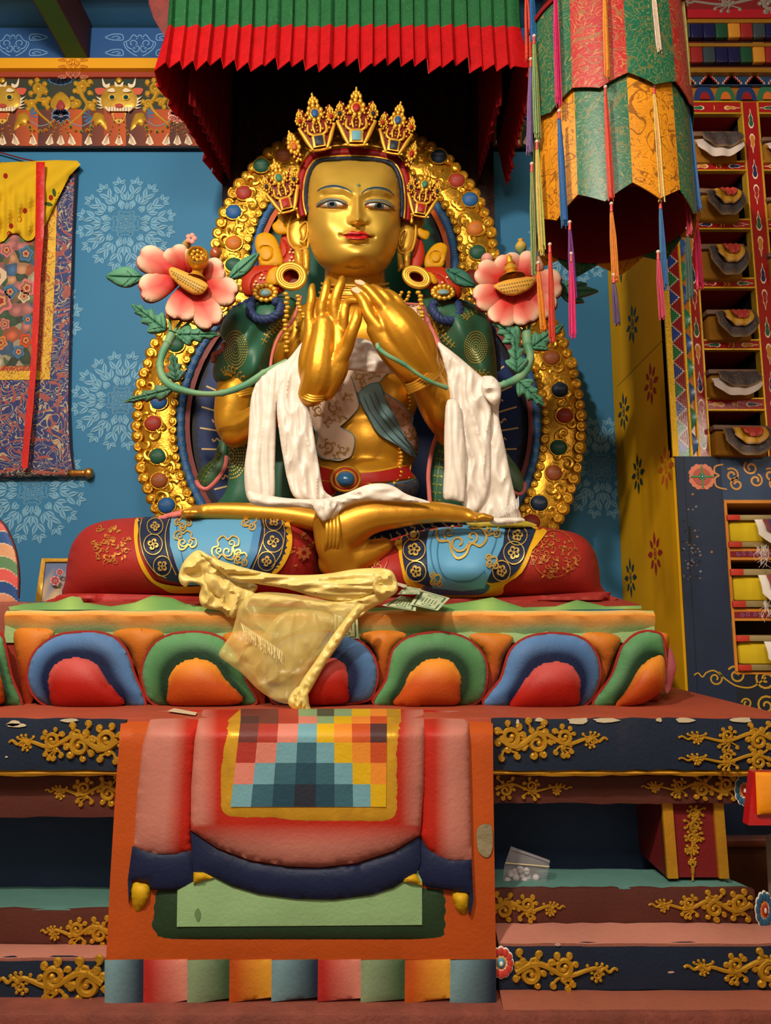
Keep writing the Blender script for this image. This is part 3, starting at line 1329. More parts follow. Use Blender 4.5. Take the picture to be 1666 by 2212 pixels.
DG = C(40, 62, 50); DR = C(160, 40, 24); OR_ = C(196, 100, 30)
for px, py, cc in ((1367, 700, DG), (1407, 829, DR), (1348, 889, DG), (1379, 1024, DG), (1439, 1010, OR_), (1416, 1196, DR), (1363, 1248, DG), (1341, 572, DG)):
    stencil(px, py, cc)
a = PXp(1435, 731, XP); b = PXp(1334, 834, XP)
mb.add([(XP - .001, a.y, a.z), (XP - .001, b.y, b.z), (XP - .001, b.y, b.z - .003), (XP - .001, a.y, a.z - .003)], [(0, 1, 2, 3)], WOODP, C(70, 50, 14))
mb.build('side_panel', bookcase)
zdiv = P(1460, 987, YB).z
zA = {}
GST = C(222, 176, 50)


def X9(px):
    return P(px, 900, YB).x


def Zb(py, px=1590):
    return P(px, py, YB).z


mb = MB()
box(mb, X9(1455), BX, YW - .3, YW - .25, 0, ZTOP, WOODP, C(12, 10, 10))
mb.build('back_panel', bookcase)
# painted column strips of the upper part
def vstrip(name, xa, xb, col, m, dy=0.0, z0=None, z1=None, bev=0):
    mb = MB()
    box(mb, xa, xb, YB - dy, YB + .04, z0 if z0 is not None else zdiv, z1 if z1 is not None else Zb(222), m, col, bev)
    return mb


GLG = mat('gilt_trim', rough=.3, metal=.5, bump=.5, bscale=120, var=.1)
mb = vstrip('', X9(1447), X9(1460), C(226, 178, 30), GLG, .012)
mb.build('gilt_strip', bookcase)
mb = vstrip('', X9(1460), X9(1486), C(30, 110, 60), GLOSS, 0)
z = zdiv
x0, x1 = X9(1460), X9(1486)
k = 0
hh = .098
while z < Zb(222) - .02:
    Yq = YB - .001
    zc = z + hh / 2
    # blue/green ground triangles on the right, stepped red pyramids
    mb.add([(x0, Yq, z), (x1, Yq, zc), (x0, Yq, z + hh)], [(0, 1, 2)], GLOSS, [C(30, 60, 140), C(24, 110, 60)][k % 2])
    for st, (cc, g) in enumerate(((C(230, 220, 200), 0), (C(150, 24, 24), .003))):
        for i in range(5):
            w = (x1 - x0) * (.92 - i * .17) - g
            h2 = hh * .5 * (i + 1) / 5 - g
            mb.add([(x1 - w, Yq - .0008 * (st + 1), z + hh - h2), (x1 - w + (x1 - x0) * .2, Yq - .0008 * (st + 1), z + hh - h2),
                    (x1 - w + (x1 - x0) * .2, Yq - .0008 * (st + 1), z + hh + h2), (x1 - w, Yq - .0008 * (st + 1), z + hh + h2)], [(0, 1, 2, 3)], GLOSS, cc)
    z += hh; k += 1
mb.build('stepped_pattern_strip', bookcase)
mb = vstrip('', X9(1486), X9(1491), C(226, 178, 30), GLG, .008); mb.build('gilt_strip', bookcase)
mb = vstrip('', X9(1491), X9(1502), C(190, 110, 40), GLOSS, 0)
z = zdiv; k = 0
while z < Zb(222) - .05:
    c_ = [C(28, 70, 140), C(30, 120, 80)][k % 2]
    xc = X9(1491)
    pts = [(xc + (X9(1502) - xc) * math.sin(t / 10 * PI) * .95, YB - .002 - .02 * math.sin(t / 10 * PI), z + .128 * t / 10) for t in range(11)]
    mb.add(pts + [(xc, YB - .012, z + .064)], [(i, i + 1, 11) for i in range(10)], GLOSS, c_)
    z += .13; k += 1
mb.build('lotus_petal_strip', bookcase)
mb = vstrip('', X9(1502), X9(1506), C(226, 178, 30), GLG, .01); mb.build('gilt_strip', bookcase)
RED = C(150, 26, 24)
stiles = [(1506, 1526), (1655, 1688), (1820, 1850)]


def cloudlet(mb, cx, cz, sx, sz, Y, cin, ln=C(230, 200, 170)):
    """small wisp cloud, sx/sz signed lengths; outlined"""
    pts = cr([(0, 0), (.3, .16), (.45, .34), (.62, .30), (.8, .45), (1.0, .2), (1.0, -.2), (.8, -.42), (.6, -.25), (.4, -.32), (.28, -.14)], 4)
    def tr(p, e=1.0):
        a, b = (p[0] - .6) * e + .6, p[1] * e
        if abs(sx) > abs(sz):
            return (cx + a * sx - sx * .5, Y, cz + b * abs(sz))
        return (cx + b * abs(sx), Y, cz + a * sz - sz * .5)
    for e, cc, l in ((1.12, ln, 0), (.88, cin, .0006)):
        vs = [tr(p, e) for p in pts]
        vs = [(a, b - l, c) for a, b, c in vs]
        mb.add(vs, [tuple(range(len(vs)))], GLOSS, cc)


cc4 = [C(40, 90, 60), C(190, 120, 40), C(36, 44, 90), C(150, 40, 40)]
for xa, xb in stiles:
    mb = vstrip('', X9(xa), X9(xb), RED, GLOSS, .004)
    zc = Zb(250); i = 0
    while zc > zdiv + .1:
        cloudlet(mb, (X9(xa) + X9(xb)) / 2, zc - .02, .03, .10 * (1 if i % 2 else -1), YB - .0055, cc4[i % 4])
        zc -= .145; i += 1
    mb.build('shelf_post', bookcase)
    for xe, w in ((xb, 3.5), (xa - 3.5, 3.5)):
        if xa > 1510 or xe == xb:
            mb = vstrip('', X9(xe), X9(xe + w), C(232, 186, 60), GLG, .008); mb.build('gilt_strip', bookcase)


def text(mb, s, x, z, Y, h, m, col):
    cu = bpy.data.curves.new('t', 'FONT')
    cu.body = s; cu.size = h; cu.align_x = 'CENTER'
    o = bpy.data.objects.new('t', cu)
    COL.objects.link(o)
    dg = bpy.context.evaluated_depsgraph_get()
    me = bpy.data.meshes.new_from_object(o.evaluated_get(dg))
    vs = [(x + v.co.x, Y, z + v.co.y) for v in me.vertices]
    fs = [tuple(p.vertices) for p in me.polygons]
    bpy.data.objects.remove(o); bpy.data.curves.remove(cu); bpy.data.meshes.remove(me)
    if fs:
        mb.add(vs, fs, m, col)


rails = [(220, 248, '1'), (349, 371, '19'), (474, 497, '37'), (601, 624, '55'), (734, 757, '73'), (860, 888, '91')]
cols = [(1529, 1651), (1692, 1816)]
for ci, (xa, xb) in enumerate(cols):
    for ri, (ya, yb_, num) in enumerate(rails):
        za, zb_ = Zb(ya), Zb(yb_)
        mb = MB()
        x0, x1 = X9(xa), X9(xb)
        box(mb, x0, x1, YB - .002, YB + .5, zb_ + .008, za - .008, GLOSS, RED)
        box(mb, x0, x1, YB - .008, YB + .02, za - .008, za, GLG, C(226, 178, 50))
        box(mb, x0, x1, YB - .008, YB + .02, zb_, zb_ + .008, GLG, C(226, 178, 50))
        zc = (za + zb_) / 2
        for s, q in ((-1, .16), (1, .84)):
            cloudlet(mb, x0 + (x1 - x0) * q, zc, -s * .075, .026, YB - .0035, cc4[(ri + (s > 0)) % 4])
        if ci == 0:
            text(mb, num, (x0 + x1) / 2, zc - .013, YB - .004, .038, GLOSS, C(214, 170, 70))
        mb.build('shelf', bookcase)
mb = MB()
box(mb, X9(1529), X9(1820), YB - .004, YB + .55, zdiv - .02, zdiv, GLOSS, RED)
mb.build('shelf', bookcase)
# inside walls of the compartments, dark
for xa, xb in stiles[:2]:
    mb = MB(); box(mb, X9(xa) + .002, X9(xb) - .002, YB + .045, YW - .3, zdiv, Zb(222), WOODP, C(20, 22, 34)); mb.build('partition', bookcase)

# cornice
def cb(y0, y1, dy, col, m=GLOSS):
    mb = MB()
    box(mb, XP - .0 + (.0), BX, YB - dy, YB + .3, P(1590, y1, YB - dy).z, P(1590, y0, YB - dy).z, m, col)
    return mb


mb = cb(184, 222, .0, C(150, 90, 30))
zA_, zB_ = P(1590, 220, YB).z, P(1590, 187, YB).z
x = XP; k = 0
while x < 2.1:
    c0, c1 = [(C(34, 52, 96), C(130, 30, 30)), (C(50, 96, 66), C(186, 96, 34))][k % 2]
    for rr, cc, l in ((.054, c0, .006), (.027, c1, .012)):
        pts = [(x + .055 + rr * math.cos(t / 12 * PI) * 1.02, YB - l * 1.2, zA_ + .004 + (zB_ - zA_) * 1.0 * rr / .054 * math.sin(t / 12 * PI)) for t in range(13)]
        mb.add(pts, [tuple(range(13))], GLOSS, cc)
    x += .112; k += 1
mb.build('petal_cornice', bookcase)
mb = cb(156, 184, .02, C(36, 60, 90))
zA_, zB_ = P(1590, 182, YB - .02).z, P(1590, 159, YB - .02).z
x = XP; k = 0
while x < 2.1:
    for st, (cc, g) in enumerate(((C(210, 190, 160), 0), (C(130, 26, 28), .003))):
        for i in range(5):
            w = .052 * (1 - i / 5) - g; h2 = (zB_ - zA_) * (i + 1) / 5 - g
            mb.add([(x + .06 - w, YB - .0212 - .0008 * st, zA_ + g), (x + .06 + w, YB - .0212 - .0008 * st, zA_ + g), (x + .06 + w, YB - .0212 - .0008 * st, zA_ + h2), (x + .06 - w, YB - .0212 - .0008 * st, zA_ + h2)], [(0, 1, 2, 3)], GLOSS, cc)
    x += .122; k += 1
mb.build('stepped_cornice', bookcase)
for y0, y1, dy in ((146, 156, .05), (93, 100, .07), (38, 49, .09)):
    cb(y0, y1, dy, C(170, 120, 40), GLG).build('gilt_moulding', bookcase)
rb = random.Random(5)
bc = [C(26, 24, 60), C(30, 66, 44), C(180, 120, 40), C(130, 34, 32), C(50, 60, 64), C(26, 24, 60)]
for y0, y1, dy, ph in ((100, 146, .035, 0), (49, 93, .055, 2)):
    mb = cb(y0, y1, dy, C(60, 26, 24))
    x = XP; k = ph
    za, zb_ = P(1590, y1, YB - dy).z + .01, P(1590, y0, YB - dy).z
    while x < 2.1:
        box(mb, x, x + .062, YB - dy - .03, YB - dy, za, zb_, GLOSS, bc[k % 6], .006)
        x += .066; k += 1
    mb.build('block_cornice', bookcase)
mb = cb(20, 38, .10, C(150, 26, 34)); mb.build('crimson_moulding', bookcase)
mb = cb(-60, 20, .10, C(110, 30, 28))
kk = (YB - .1) / F
S = vine(.9, .14, 4, 1.0, seed=4)
relief(mb, [(p, w0, w1, b) for p, w0, w1, b in S], lambda a, b: Vector((XP + .03 + a, YB - .101, P(1590, 4, YB - .1).z + b)), 1.0, GLOSS, C(120, 110, 100), .002)
mb.build('painted_crest', bookcase)

# lower cupboard
NAVY = C(24, 40, 66)
ZL = Zb(1540)
YL = YB - .0
def Xl(px, py):
    return P(px, py, YL).x


xd = Xl(1561, 1090)
mb = MB()
box(mb, XP + .012, xd, YL - .012, YL + .05, .0, zdiv, WOODP, NAVY)
xc = Xl(1487, 1200)
box(mb, xc, xc + .003, YL - .0126, YL, .2, zdiv, WOODP, C(8, 10, 16))
rc = random.Random(11)
for i in range(60):
    x = rc.gauss(Xl(1492, 1200), .03); z = rc.gauss(Zb(1190, 1490), .12)
    if x < XP + .02 or x > xd - .01:
        continue
    q = rc.uniform(.002, .007)
    mb.add([(x - q, YL - .0126, z - q), (x + q, YL - .0126, z - q * .5), (x + q * .4, YL - .0126, z + q), (x - q, YL - .0126, z + q * .4)], [(0, 1, 2, 3)], WOODP, rc.choice([C(110, 120, 130), C(12, 14, 20), C(150, 110, 60)]))
box(mb, Xl(1486, 1150), Xl(1491, 1150), YL - .0135, YL, Zb(1174, 1490), Zb(1138, 1490), WOODP, C(8, 8, 12))
# rosette
fc = P(1516, 1030, YL - .013)
mb.add([(fc.x + .044 * math.cos(t * .3927), fc.y, fc.z + .044 * math.sin(t * .3927)) for t in range(16)], [tuple(range(16))], WOODP, C(186, 100, 76))
for i in range(16):
    a = i * PI / 8
    for r, s, cc in ((.047, .016, C(206, 120, 90)), (.028, .014, C(170, 80, 66))):
        mb.add([(fc.x + r * math.cos(a) * (1.12 if abs(math.sin(2 * a)) > .5 else 1) + s * math.cos(t * .785), fc.y - .001 - .00012 * i - (.003 if r < .04 else 0), fc.z + r * math.sin(a) * (1.12 if abs(math.sin(2 * a)) > .5 else 1) + s * math.sin(t * .785)) for t in range(8)], [tuple(range(8))], WOODP, cc)
for (w, h) in ((.056, .004), (.004, .056)):
    mb.add([(fc.x - w, fc.y - .0075, fc.z - h), (fc.x + w, fc.y - .0075, fc.z - h), (fc.x + w, fc.y - .0075, fc.z + h), (fc.x - w, fc.y - .0075, fc.z + h)], [(0, 1, 2, 3)], WOODP, C(60, 130, 80))
for r, cc, l in ((.016, C(70, 140, 90), .0082), (.010, C(20, 60, 70), .009), (.005, C(120, 190, 160), .010)):
    mb.add([(fc.x + r * math.cos(t * .52), fc.y - l, fc.z + r * math.sin(t * .52)) for t in range(12)], [tuple(range(12))], WOODP, cc)
# gold scroll at the foot
zf = P(1560, 1462, YL).z
k = YL / F
S = [([(0, 0), (.02, .01), (.04, -.008), (.06, .012), (.1, .02), (.15, -.02), (.2, -.05), (.27, -.055), (.34, -.01)], .006, .008, False)]
def pl(mb, S, ox, oz, Y, col, sc=1.0, m=WOODP):
    for p, w0, w1, b in S:
        q = cr(p, 5, closed=False) if len(p) < 14 else p
        n = len(q)
        vs = []
        for i, (x, z) in enumerate(q):
            a = q[max(0, i - 1)]; c_ = q[min(n - 1, i + 1)]
            tx, tz = c_[0] - a[0], c_[1] - a[1]; L_ = math.hypot(tx, tz) + 1e-9
            w = (w0 + (w1 - w0) * i / (n - 1)) / 2
            vs.append((ox + (x - tz / L_ * w) * sc, Y, oz + (z + tx / L_ * w) * sc)); vs.append((ox + (x + tz / L_ * w) * sc, Y, oz + (z - tx / L_ * w) * sc))
        mb.add(vs, [(2 * i, 2 * i + 1, 2 * i + 3, 2 * i + 2) for i in range(n - 1)], m, col)
mb.build('cupboard_front', bookcase)
mb = MB()
box(mb, xd, BX, YL - .011, YL + .05, 0, Zb(1450), WOODP, C(22, 30, 44))
OC = C(190, 146, 40)
S += [(spiral(.10, -.015, .035, .008, 1.0, -1.3), .008, .008, False), (spiral(.20, 0, .045, .008, 2.5, -1.4), .009, .009, False),
      (spiral(.34, -.02, .05, .008, 2.5, 1.4), .01, .01, False), (spiral(.46, .0, .04, .008, 0, 1.3), .01, .01, False),
      (spiral(.33, -.14, .045, .008, 1, 1.4), .01, .01, False), (spiral(.45, -.13, .05, .008, 3, -1.4), .01, .01, False), (spiral(.24, -.13, .025, .008, 3, -1.2), .008, .008, False)]
pl(mb, S, P(1497, 1458, YL).x, P(1497, 1458, YL).z, YL - .0135, OC)
mb.build('plinth_board', bookcase)
mb = MB()
box(mb, xd, BX, YL - .011, YL + .5, Zb(1081), zdiv, WOODP, C(44, 66, 96))
S = []
for i in range(7):
    S.append((spiral(.03 + i * .095, .028 * (1 if i % 2 else -.3) + .005, .036, .010, 2.2, 1.35 * (1 if i % 2 else -1)), .009, .012, False))
    S.append((spiral(.05 + i * .095, -.05 + .02 * (i % 2), .034, .010, 1.2, 1.3 * (-1 if i % 2 else 1)), .009, .012, False))
pl(mb, S, P(1566, 1030, YL).x, P(1566, 1026, YL).z, YL - .0135, C(200, 140, 70))
pl(mb, [(cr([(-.01, .05), (-.05, .04), (-.055, .01), (-.035, -.005), (-.055, -.02), (-.05, -.06), (0, -.075)], 5, closed=False), .008, .008, False)], P(1566, 1030, YL).x, P(1566, 1026, YL).z, YL - .0145, C(200, 140, 70))
mb.build('scroll_board', bookcase)
OF = C(206, 130, 40)
lops = [(1088, 1184), (1210, 1314), (1341, 1450)]
mb = MB(); box(mb, xd, xd + .012, YL - .02, YL + .5, Zb(1450), Zb(1081), WOODP, OF); mb.build('orange_edge', bookcase)
for i, (ya, yb_) in enumerate(((1081, 1088), (1184, 1210), (1314, 1341), (1450, 1456))):
    mb = MB()
    za, zb_ = Zb(ya), Zb(yb_)
    box(mb, xd, BX, YL - .015, YL + .5, zb_, za, WOODP, OF)
    if yb_ - ya > 15:
        box(mb, xd + .012, BX, YL - .018, YL, zb_ + .014, za - .016, GLOSS, C(130, 34, 40))
        pl(mb, [(spiral(.02 + j * .03, 0, .011, .003, j, 1.2 * (1 if j % 2 else -1)), .003, .003, False) for j in range(4)], xd + .03, (za + zb_) / 2, YL - .0195, C(130, 100, 160))
        if i == 2:
            text(mb, '15', P(1640, 1328, YL).x, (za + zb_) / 2 - .012, YL - .0195, .034, GLOSS, C(200, 140, 70))
    mb.build('lower_shelf', bookcase)


# ---------------------------------------------------------------- scriptures
BRD = mat('dark_brocade', rough=.7, bump=.2, bscale=60, var=.2, pattern=brocade(26, .16, C(96, 84, 62), C(110, 60, 40), .7))
BRY = mat('yellow_brocade', rough=.55, bump=.2, bscale=60, var=.1, pattern=brocade(30, .14, C(150, 90, 20), amt=.6))


def flap(bk, x, z, Y, w, h, m, col, name='title_flap', edge=None, sag=.02, wid=.0):
    """hanging tongue with a round lower end, leaning out from the page block"""
    mb = MB()
    def f(u, v):
        a = (u - .5) * 2
        hh_ = h * (1 - .55 * abs(a) ** 2.6)
        return (x + a * w / 2, Y - .008 - sag * math.sin(v * PI * .55) - .006 * math.cos(a * 9), z - hh_ * v)
    sheet(mb, f, 16, 7, m, (lambda u, v: edge if (edge and (v > .9 or u < .06 or u > .94)) else col), .004)
    return mb.build(name, bk)


def book(px0, px1, pyt, pyb, lab, kind='old', tilt=0.0, grp=None, inner=None, proud=.03, white=False):
    """scripture bundle: between two boards, wrapped in cloth, title flap in front"""
    Yf = YB - proud
    a = P(px0, pyb, Yf); b = P(px1, pyb, Yf); t = P(px0, pyt, Yf)
    w = b.x - a.x; h = t.z - a.z
    bk = thing('scripture_bundle', lab, 'book', ((a.x + b.x) / 2, Yf + .2, a.z))
    tb = .16 * h if kind == 'old' else .17 * h
    z0 = a.z
    rr = Matrix.Rotation(tilt, 3, 'Y')
    def bx(name, x0, x1, y0, y1, za, zb_, m, col, bev=.004, tl=True):
        mb = MB(); box(mb, x0, x1, y0, y1, za, zb_, m, col, bev)
        if tl and tilt:
            c_ = np.array([(a.x + b.x) / 2, 0, z0])
            M_ = np.array(rr)
            mb.v = [((v - c_) @ M_.T + c_) for v in mb.v]
        mb.build(name, bk)
    if kind == 'old':
        bx('top_board', a.x, b.x, Yf, Yf + .42, t.z - tb, t.z, WOODP, C(104, 74, 54))
        bx('wrapped_pages', a.x + .01, b.x - .01, Yf + .012, Yf + .40, z0, t.z - tb, CLOTH, C(140, 92, 18), .015)
        if white:
            flap(bk, a.x + w * .5, z0 + h * .62, Yf - .012, w * .98, h * .66, CLOTH, C(196, 180, 170), 'white_cloth', sag=.03)
        flap(bk, a.x + w * .55, t.z - tb, Yf - .02, w * .86, h * .92 if not white else h * .6, BRD, C(44, 40, 46), 'brocade_flap', C(120, 92, 50), .03)
        if inner:
            flap(bk, a.x + w * .56, t.z - tb, Yf - .032, w * .6, h * .58, BRY, C(190, 140, 30), 'yellow_flap', C(90, 50, 30), .03)
            flap(bk, a.x + w * .57, t.z - tb, Yf - .042, w * .34, h * .34, BRY, C(176, 40, 40), 'red_flap', None, .03)
    else:
        bx('top_board', a.x, b.x, Yf, Yf + .42, t.z - tb, t.z, WOODP, C(150, 130, 86))
        bx('board_end', a.x - .002, a.x + w * .12, Yf - .003, Yf + .02, t.z - tb, t.z, WOODP, C(190, 50, 30), .001)
        bx('wrapped_pages', a.x + .015, b.x - .01, Yf + .02, Yf + .40, z0 + tb, t.z - tb, CLOTH, C(206, 176, 30), .015)
        bx('bottom_board', a.x, b.x, Yf, Yf + .42, z0, z0 + tb, WOODP, C(140, 118, 70))
        bx('board_end', a.x - .002, a.x + w * .12, Yf - .003, Yf + .02, z0, z0 + tb, WOODP, C(190, 50, 30), .001)
        flap(bk, a.x + w * .72, t.z - tb, Yf - .015, w * .95, h * 1.05, CLOTH, C(226, 216, 204), 'white_cloth', sag=.03)
        flap(bk, a.x + w * .74, t.z - tb, Yf - .03, w * .86, h * .74, BRD, C(60, 50, 96), 'brocade_flap', C(160, 50, 40), .03)
        flap(bk, a.x + w * .78, t.z - tb, Yf - .042, w * .72, h * .56, CLOTH, C(210, 170, 110), 'cream_flap', C(170, 50, 30), .03)
        flap(bk, a.x + w * .82, t.z - tb, Yf - .052, w * .6, h * .42, BRY, C(228, 160, 30), 'yellow_flap', C(110, 60, 30), .03)
    return bk


book(1500, 1602, 283, 348, 'scripture bundle on the top shelf with a white cloth under a dark brocade flap', white=True)
book(1512, 1606, 408, 473, 'scripture bundle in the second compartment, dark flap curling out crookedly', inner=True, tilt=R(4), proud=.05)
book(1517, 1614, 526, 600, 'scripture bundle in the third compartment with a red and gold title flap', inner=True, proud=.05)
book(1531, 1634, 668, 733, 'scripture bundle in the fourth compartment, just above the number 73', inner=True, proud=.05)
book(1535, 1640, 797, 858, 'scripture bundle in the compartment between numbers 73 and 91', inner=False, white=True, proud=.05)
book(1545, 1668, 918, 984, 'scripture bundle in the compartment under number 91 with thick brown board', inner=True, proud=.06, tilt=R(1))
book(1652, 1740, 295, 348, 'scripture bundle at the right picture edge on the top shelf', white=True)
book(1662, 1750, 425, 474, 'scripture bundle at the right picture edge on the second shelf', inner=True)
book(1664, 1760, 545, 600, 'scripture bundle at the right picture edge on the third shelf', inner=True)
b1_ = book(1577, 1795, 1112, 1182, 'red-ended scripture bundle in the uppermost compartment of the blue cupboard, fringe hanging', 'new')
b2_ = book(1585, 1805, 1229, 1312, 'red-ended scripture bundle in the middle compartment of the blue cupboard', 'new')
b3_ = book(1598, 1815, 1373, 1449, 'red-ended scripture bundle in the lowest compartment of the blue cupboard', 'new')
for bk, px, py, n in ((b1_, 1640, 1180, 26), (b2_, 1655, 1300, 18)):
    mb = MB()
    rf = random.Random(n)
    for i in range(n):
        a = P(px + rf.uniform(-8, 22), py + rf.uniform(-4, 4), YB - .085)
        ln = rf.uniform(.03, .10)
        pts = [a + Vector((rf.uniform(-.01, .01) * t + .006 * math.sin(t * 3 + i), -.002, -ln * t / 3)) for t in range(4)]
        tube(mb, pts, .0008, THREAD, C(220, 212, 205), seg=4)
    mb.build('fringe', bk)

# ================================================================ THRONE
YT = 2.35
zt_ = P(1200, 1552, YT).z           # top of the throne
XR_T = PZ(1441, 1481, zt_).x
BRICK = C(158, 70, 48)
NV = C(28, 38, 56)
MR_ = C(84, 42, 34)
TEAL = C(92, 136, 128)
PINK = C(178, 116, 100)
GSC = C(190, 140, 34)
XL_T = -2.3
throne = thing('throne', 'painted plaster throne with gilt scroll reliefs and a moulded drapery front', 'throne', (-.3, 3.0, 0))
mb = MB()
box(mb, XL_T, XR_T, YT + .02, YW - .01, zt_ - .1, zt_, PAINT, BRICK, .004)
mb.build('top_slab', throne)


def bandz(name, y0, y1, Y, x0, x1, col, m=PAINT, back=.5, bev=.006, pxs=600):
    """horizontal band of the throne front; y0,y1 photo rows at plane Y; x in metres"""
    mb = MB()
    za, zb_ = P(pxs, y1, Y).z, P(pxs, y0, Y).z
    n = 26
    # slightly wavy hand-made plaster edges
    vs = []; fs = []
    rnd = random.Random(int(y0))
    for i in range(n + 1):
        x = x0 + (x1 - x0) * i / n
        j1, j2 = rnd.uniform(-.003, .003), rnd.uniform(-.003, .003)
        vs += [(x, Y + .004, za + j1), (x, Y - .002 + rnd.uniform(-.002, .002), (za + zb_) / 2), (x, Y + .004, zb_ + j2), (x, Y + back, zb_ + j2), (x, Y + back, za + j1)]
    for i in range(n):
        for k in range(5):
            l = (k + 1) % 5
            fs.append((i * 5 + k, (i + 1) * 5 + k, (i + 1) * 5 + l, i * 5 + l))
    fs.append((0, 1, 2, 3, 4)); fs.append(tuple(n * 5 + k for k in range(5))[::-1])
    mb.add(vs, fs, m, col)
    return mb


def slope(mb, ya, Ya, yb_, Yb_, x0, x1, m, col):
    za, zb_ = P(600, ya, Ya).z, P(600, yb_, Yb_).z
    n = 20
    rnd = random.Random(int(ya))
    vs = []
    for i in range(n + 1):
        x = x0 + (x1 - x0) * i / n
        vs += [(x, Ya, za + rnd.uniform(-.002, .002)), (x, (Ya + Yb_) / 2, (za + zb_) / 2 + .006), (x, Yb_, zb_ + rnd.uniform(-.002, .002)), (x, Yb_ + .02, zb_ - .06), (x, Ya, zb_ - .06)]
    fs = []
    for i in range(n):
        for k in range(5):
            l = (k + 1) % 5
            fs.append((i * 5 + k, i * 5 + l, (i + 1) * 5 + l, (i + 1) * 5 + k))
    fs.append((0, 4, 3, 2, 1)); fs.append(tuple(n * 5 + k for k in range(5)))
    mb.add(vs, fs, m, col)


def flake(mb, Y, spots, m=PAINT, col=C(196, 180, 150)):
    for (px, py, rx, ry) in spots:
        rnd = random.Random(int(px))
        pts = [(px + rx * rnd.uniform(.7, 1.1) * math.cos(a * .6), py + ry * rnd.uniform(.6, 1.1) * math.sin(a * .6)) for a in range(10)]
        flat(mb, pts, Y - .0025, m, col, 99)


def gold_scroll(px0, py0, px1, hpx, Y, n=4, seed=1, dens=1.0, name='gilt_scroll', par=None, vert=False, k2=1.0):
    """gilt scroll relief growing from its thin tip at px0 to px1"""
    mb = MB()
    L_ = abs(px1 - px0)
    S = vine(L_, hpx * .98, n, dens, seed=seed)
    s = 1 if px1 > px0 else -1
    if vert:
        mp = lambda a, b: P(px0 + b, py0 + s * a, Y)
    else:
        mp = lambda a, b: P(px0 + s * a, py0 - b, Y - .004)
    relief(mb, S, mp, Y / F * 1.0 * k2, GOLDT, GSC, .013)
    return mb.build(name, par or throne)


XA = P(1068, 1800, YT).x            # wings start beside the drapery
XB = P(258, 1800, YT).x
# ---- right wing
b = bandz('', 1553, 1664, YT, XA, XR_T, NV, back=.02)
flake(b, YT, [(1250, 1557, 26, 8), (1310, 1556, 30, 6), (1165, 1555, 12, 5), (1480, 1556, 22, 6), (1600, 1555, 30, 6), (1424, 1555, 8, 5), (1119, 1560, 4, 9)])
b.build('upper_beam', throne)
b = bandz('', 1664, 1676, YT + .012, XA, XR_T, C(196, 140, 30)); b.build('gilt_fillet', throne)
YM = 2.43
XM = P(1612, 1700, YM).x
b = bandz('', 1676, 1736, YM, XA, XM, MR_); b.build('maroon_rail', throne)
mb = MB()
zr0, zr1 = P(1200, 1890, 2.72).z, P(1200, 1725, 2.72).z
box(mb, XA, P(1500, 1800, 2.6).x, 2.72, 3.5, zr0 - .1, zr1, PAINT, C(40, 54, 84))
mb.build('recessed_panel', throne)
zc0 = P(1500, 1888, 2.47).z; zc1 = P(1500, 1736, YM).z
xa0, xa1 = P(1440, 1888, 2.47).x, P(1572, 1888, 2.47).x
xb0, xb1 = P(1428, 1740, 2.47).x, P(1560, 1740, 2.47).x
mb = MB()
def post(mb, f0, f1, Y, back, col, m=PAINT):
    g = lambda f, lo: (xa0 + (xa1 - xa0) * f) if lo else (xb0 + (xb1 - xb0) * f)
    hexa(mb, [(g(f0, 1), Y, zc0 - .01), (g(f1, 1), Y, zc0 - .01), (g(f1, 0), Y, zc1), (g(f0, 0), Y, zc1),
              (g(f0, 1), back, zc0 - .01), (g(f1, 1), back, zc0 - .01), (g(f1, 0), back, zc1), (g(f0, 0), back, zc1)], m, col)
post(mb, 0, 1, 2.47, 2.9, C(112, 26, 28))
mb.build('corner_post', throne)
for f0, f1 in ((0, .17), (.84, 1.0)):
    mb = MB(); post(mb, f0, f1, 2.458, 2.49, C(200, 144, 36), GOLDT); mb.build('gilt_strip', throne)
XE = P(1632, 1940, 2.40).x
def rounded_end(y0, y1, Y, xe, col):
    pass
mb = MB()
slope(mb, 1878, 2.62, 1921, 2.405, XA, XE - .06, PAINT, TEAL)
za = P(600, 1878, 2.62).z; zb2 = P(600, 1921, 2.405).z
n = 8
vs = []
for i in range(n + 1):
    t = i / n
    vs += [(XE - .06 + .0 + .055 * math.sin(t * PI / 2), 2.62 - (2.62 - 2.405) * t - .0, za - (za - zb2) * (1 - math.cos(t * PI / 2)))]
vs2 = [(x, 2.95, z) for x, y, z in vs]
mb.add([(XE - .06, 2.62, za), (XE - .06, 2.405, zb2)] + vs, [(1, 0, 2 + i, 3 + i) for i in range(n)], PAINT, TEAL)
slope(mb, 1878, 3.3, 1878, 2.62, XA, XE - .05, PAINT, TEAL)
mb.build('teal_ledge', throne)
b = bandz('', 1921, 1996, 2.40, XA, XE, MR_, back=.02); b.build('maroon_moulding', throne)
mb = MB(); slope(mb, 1994, 2.40, 2038, 2.31, XA, P(1700, 2000, 2.40).x, PAINT, PINK); mb.build('pink_ledge', throne)
b = bandz('', 2038, 2140, 2.31, XA, 2.0, NV, back=.02)
flake(b, 2.31, [(1205, 2040, 7, 5), (1450, 2100, 8, 3)], col=C(190, 150, 140)); b.build('lower_beam', throne)
mb = MB(); slope(mb, 2139, 2.31, 2182, 2.24, XA, 2.0, PAINT, C(142, 80, 62)); mb.build('brown_ledge', throne)
RGH = mat('rough_plaster', rough=.8, bump=1.5, bscale=11, bump2=.6, b2scale=60, var=.2, vscale=12)
mb = MB()
box(mb, XL_T, 2.0, 2.22, 3.0, -.0, P(600, 2182, 2.24).z, RGH, C(120, 58, 44), .02)
mb.build('plinth', throne)
gold_scroll(1312, 1598, 1078, 88, YT, 4, 2)
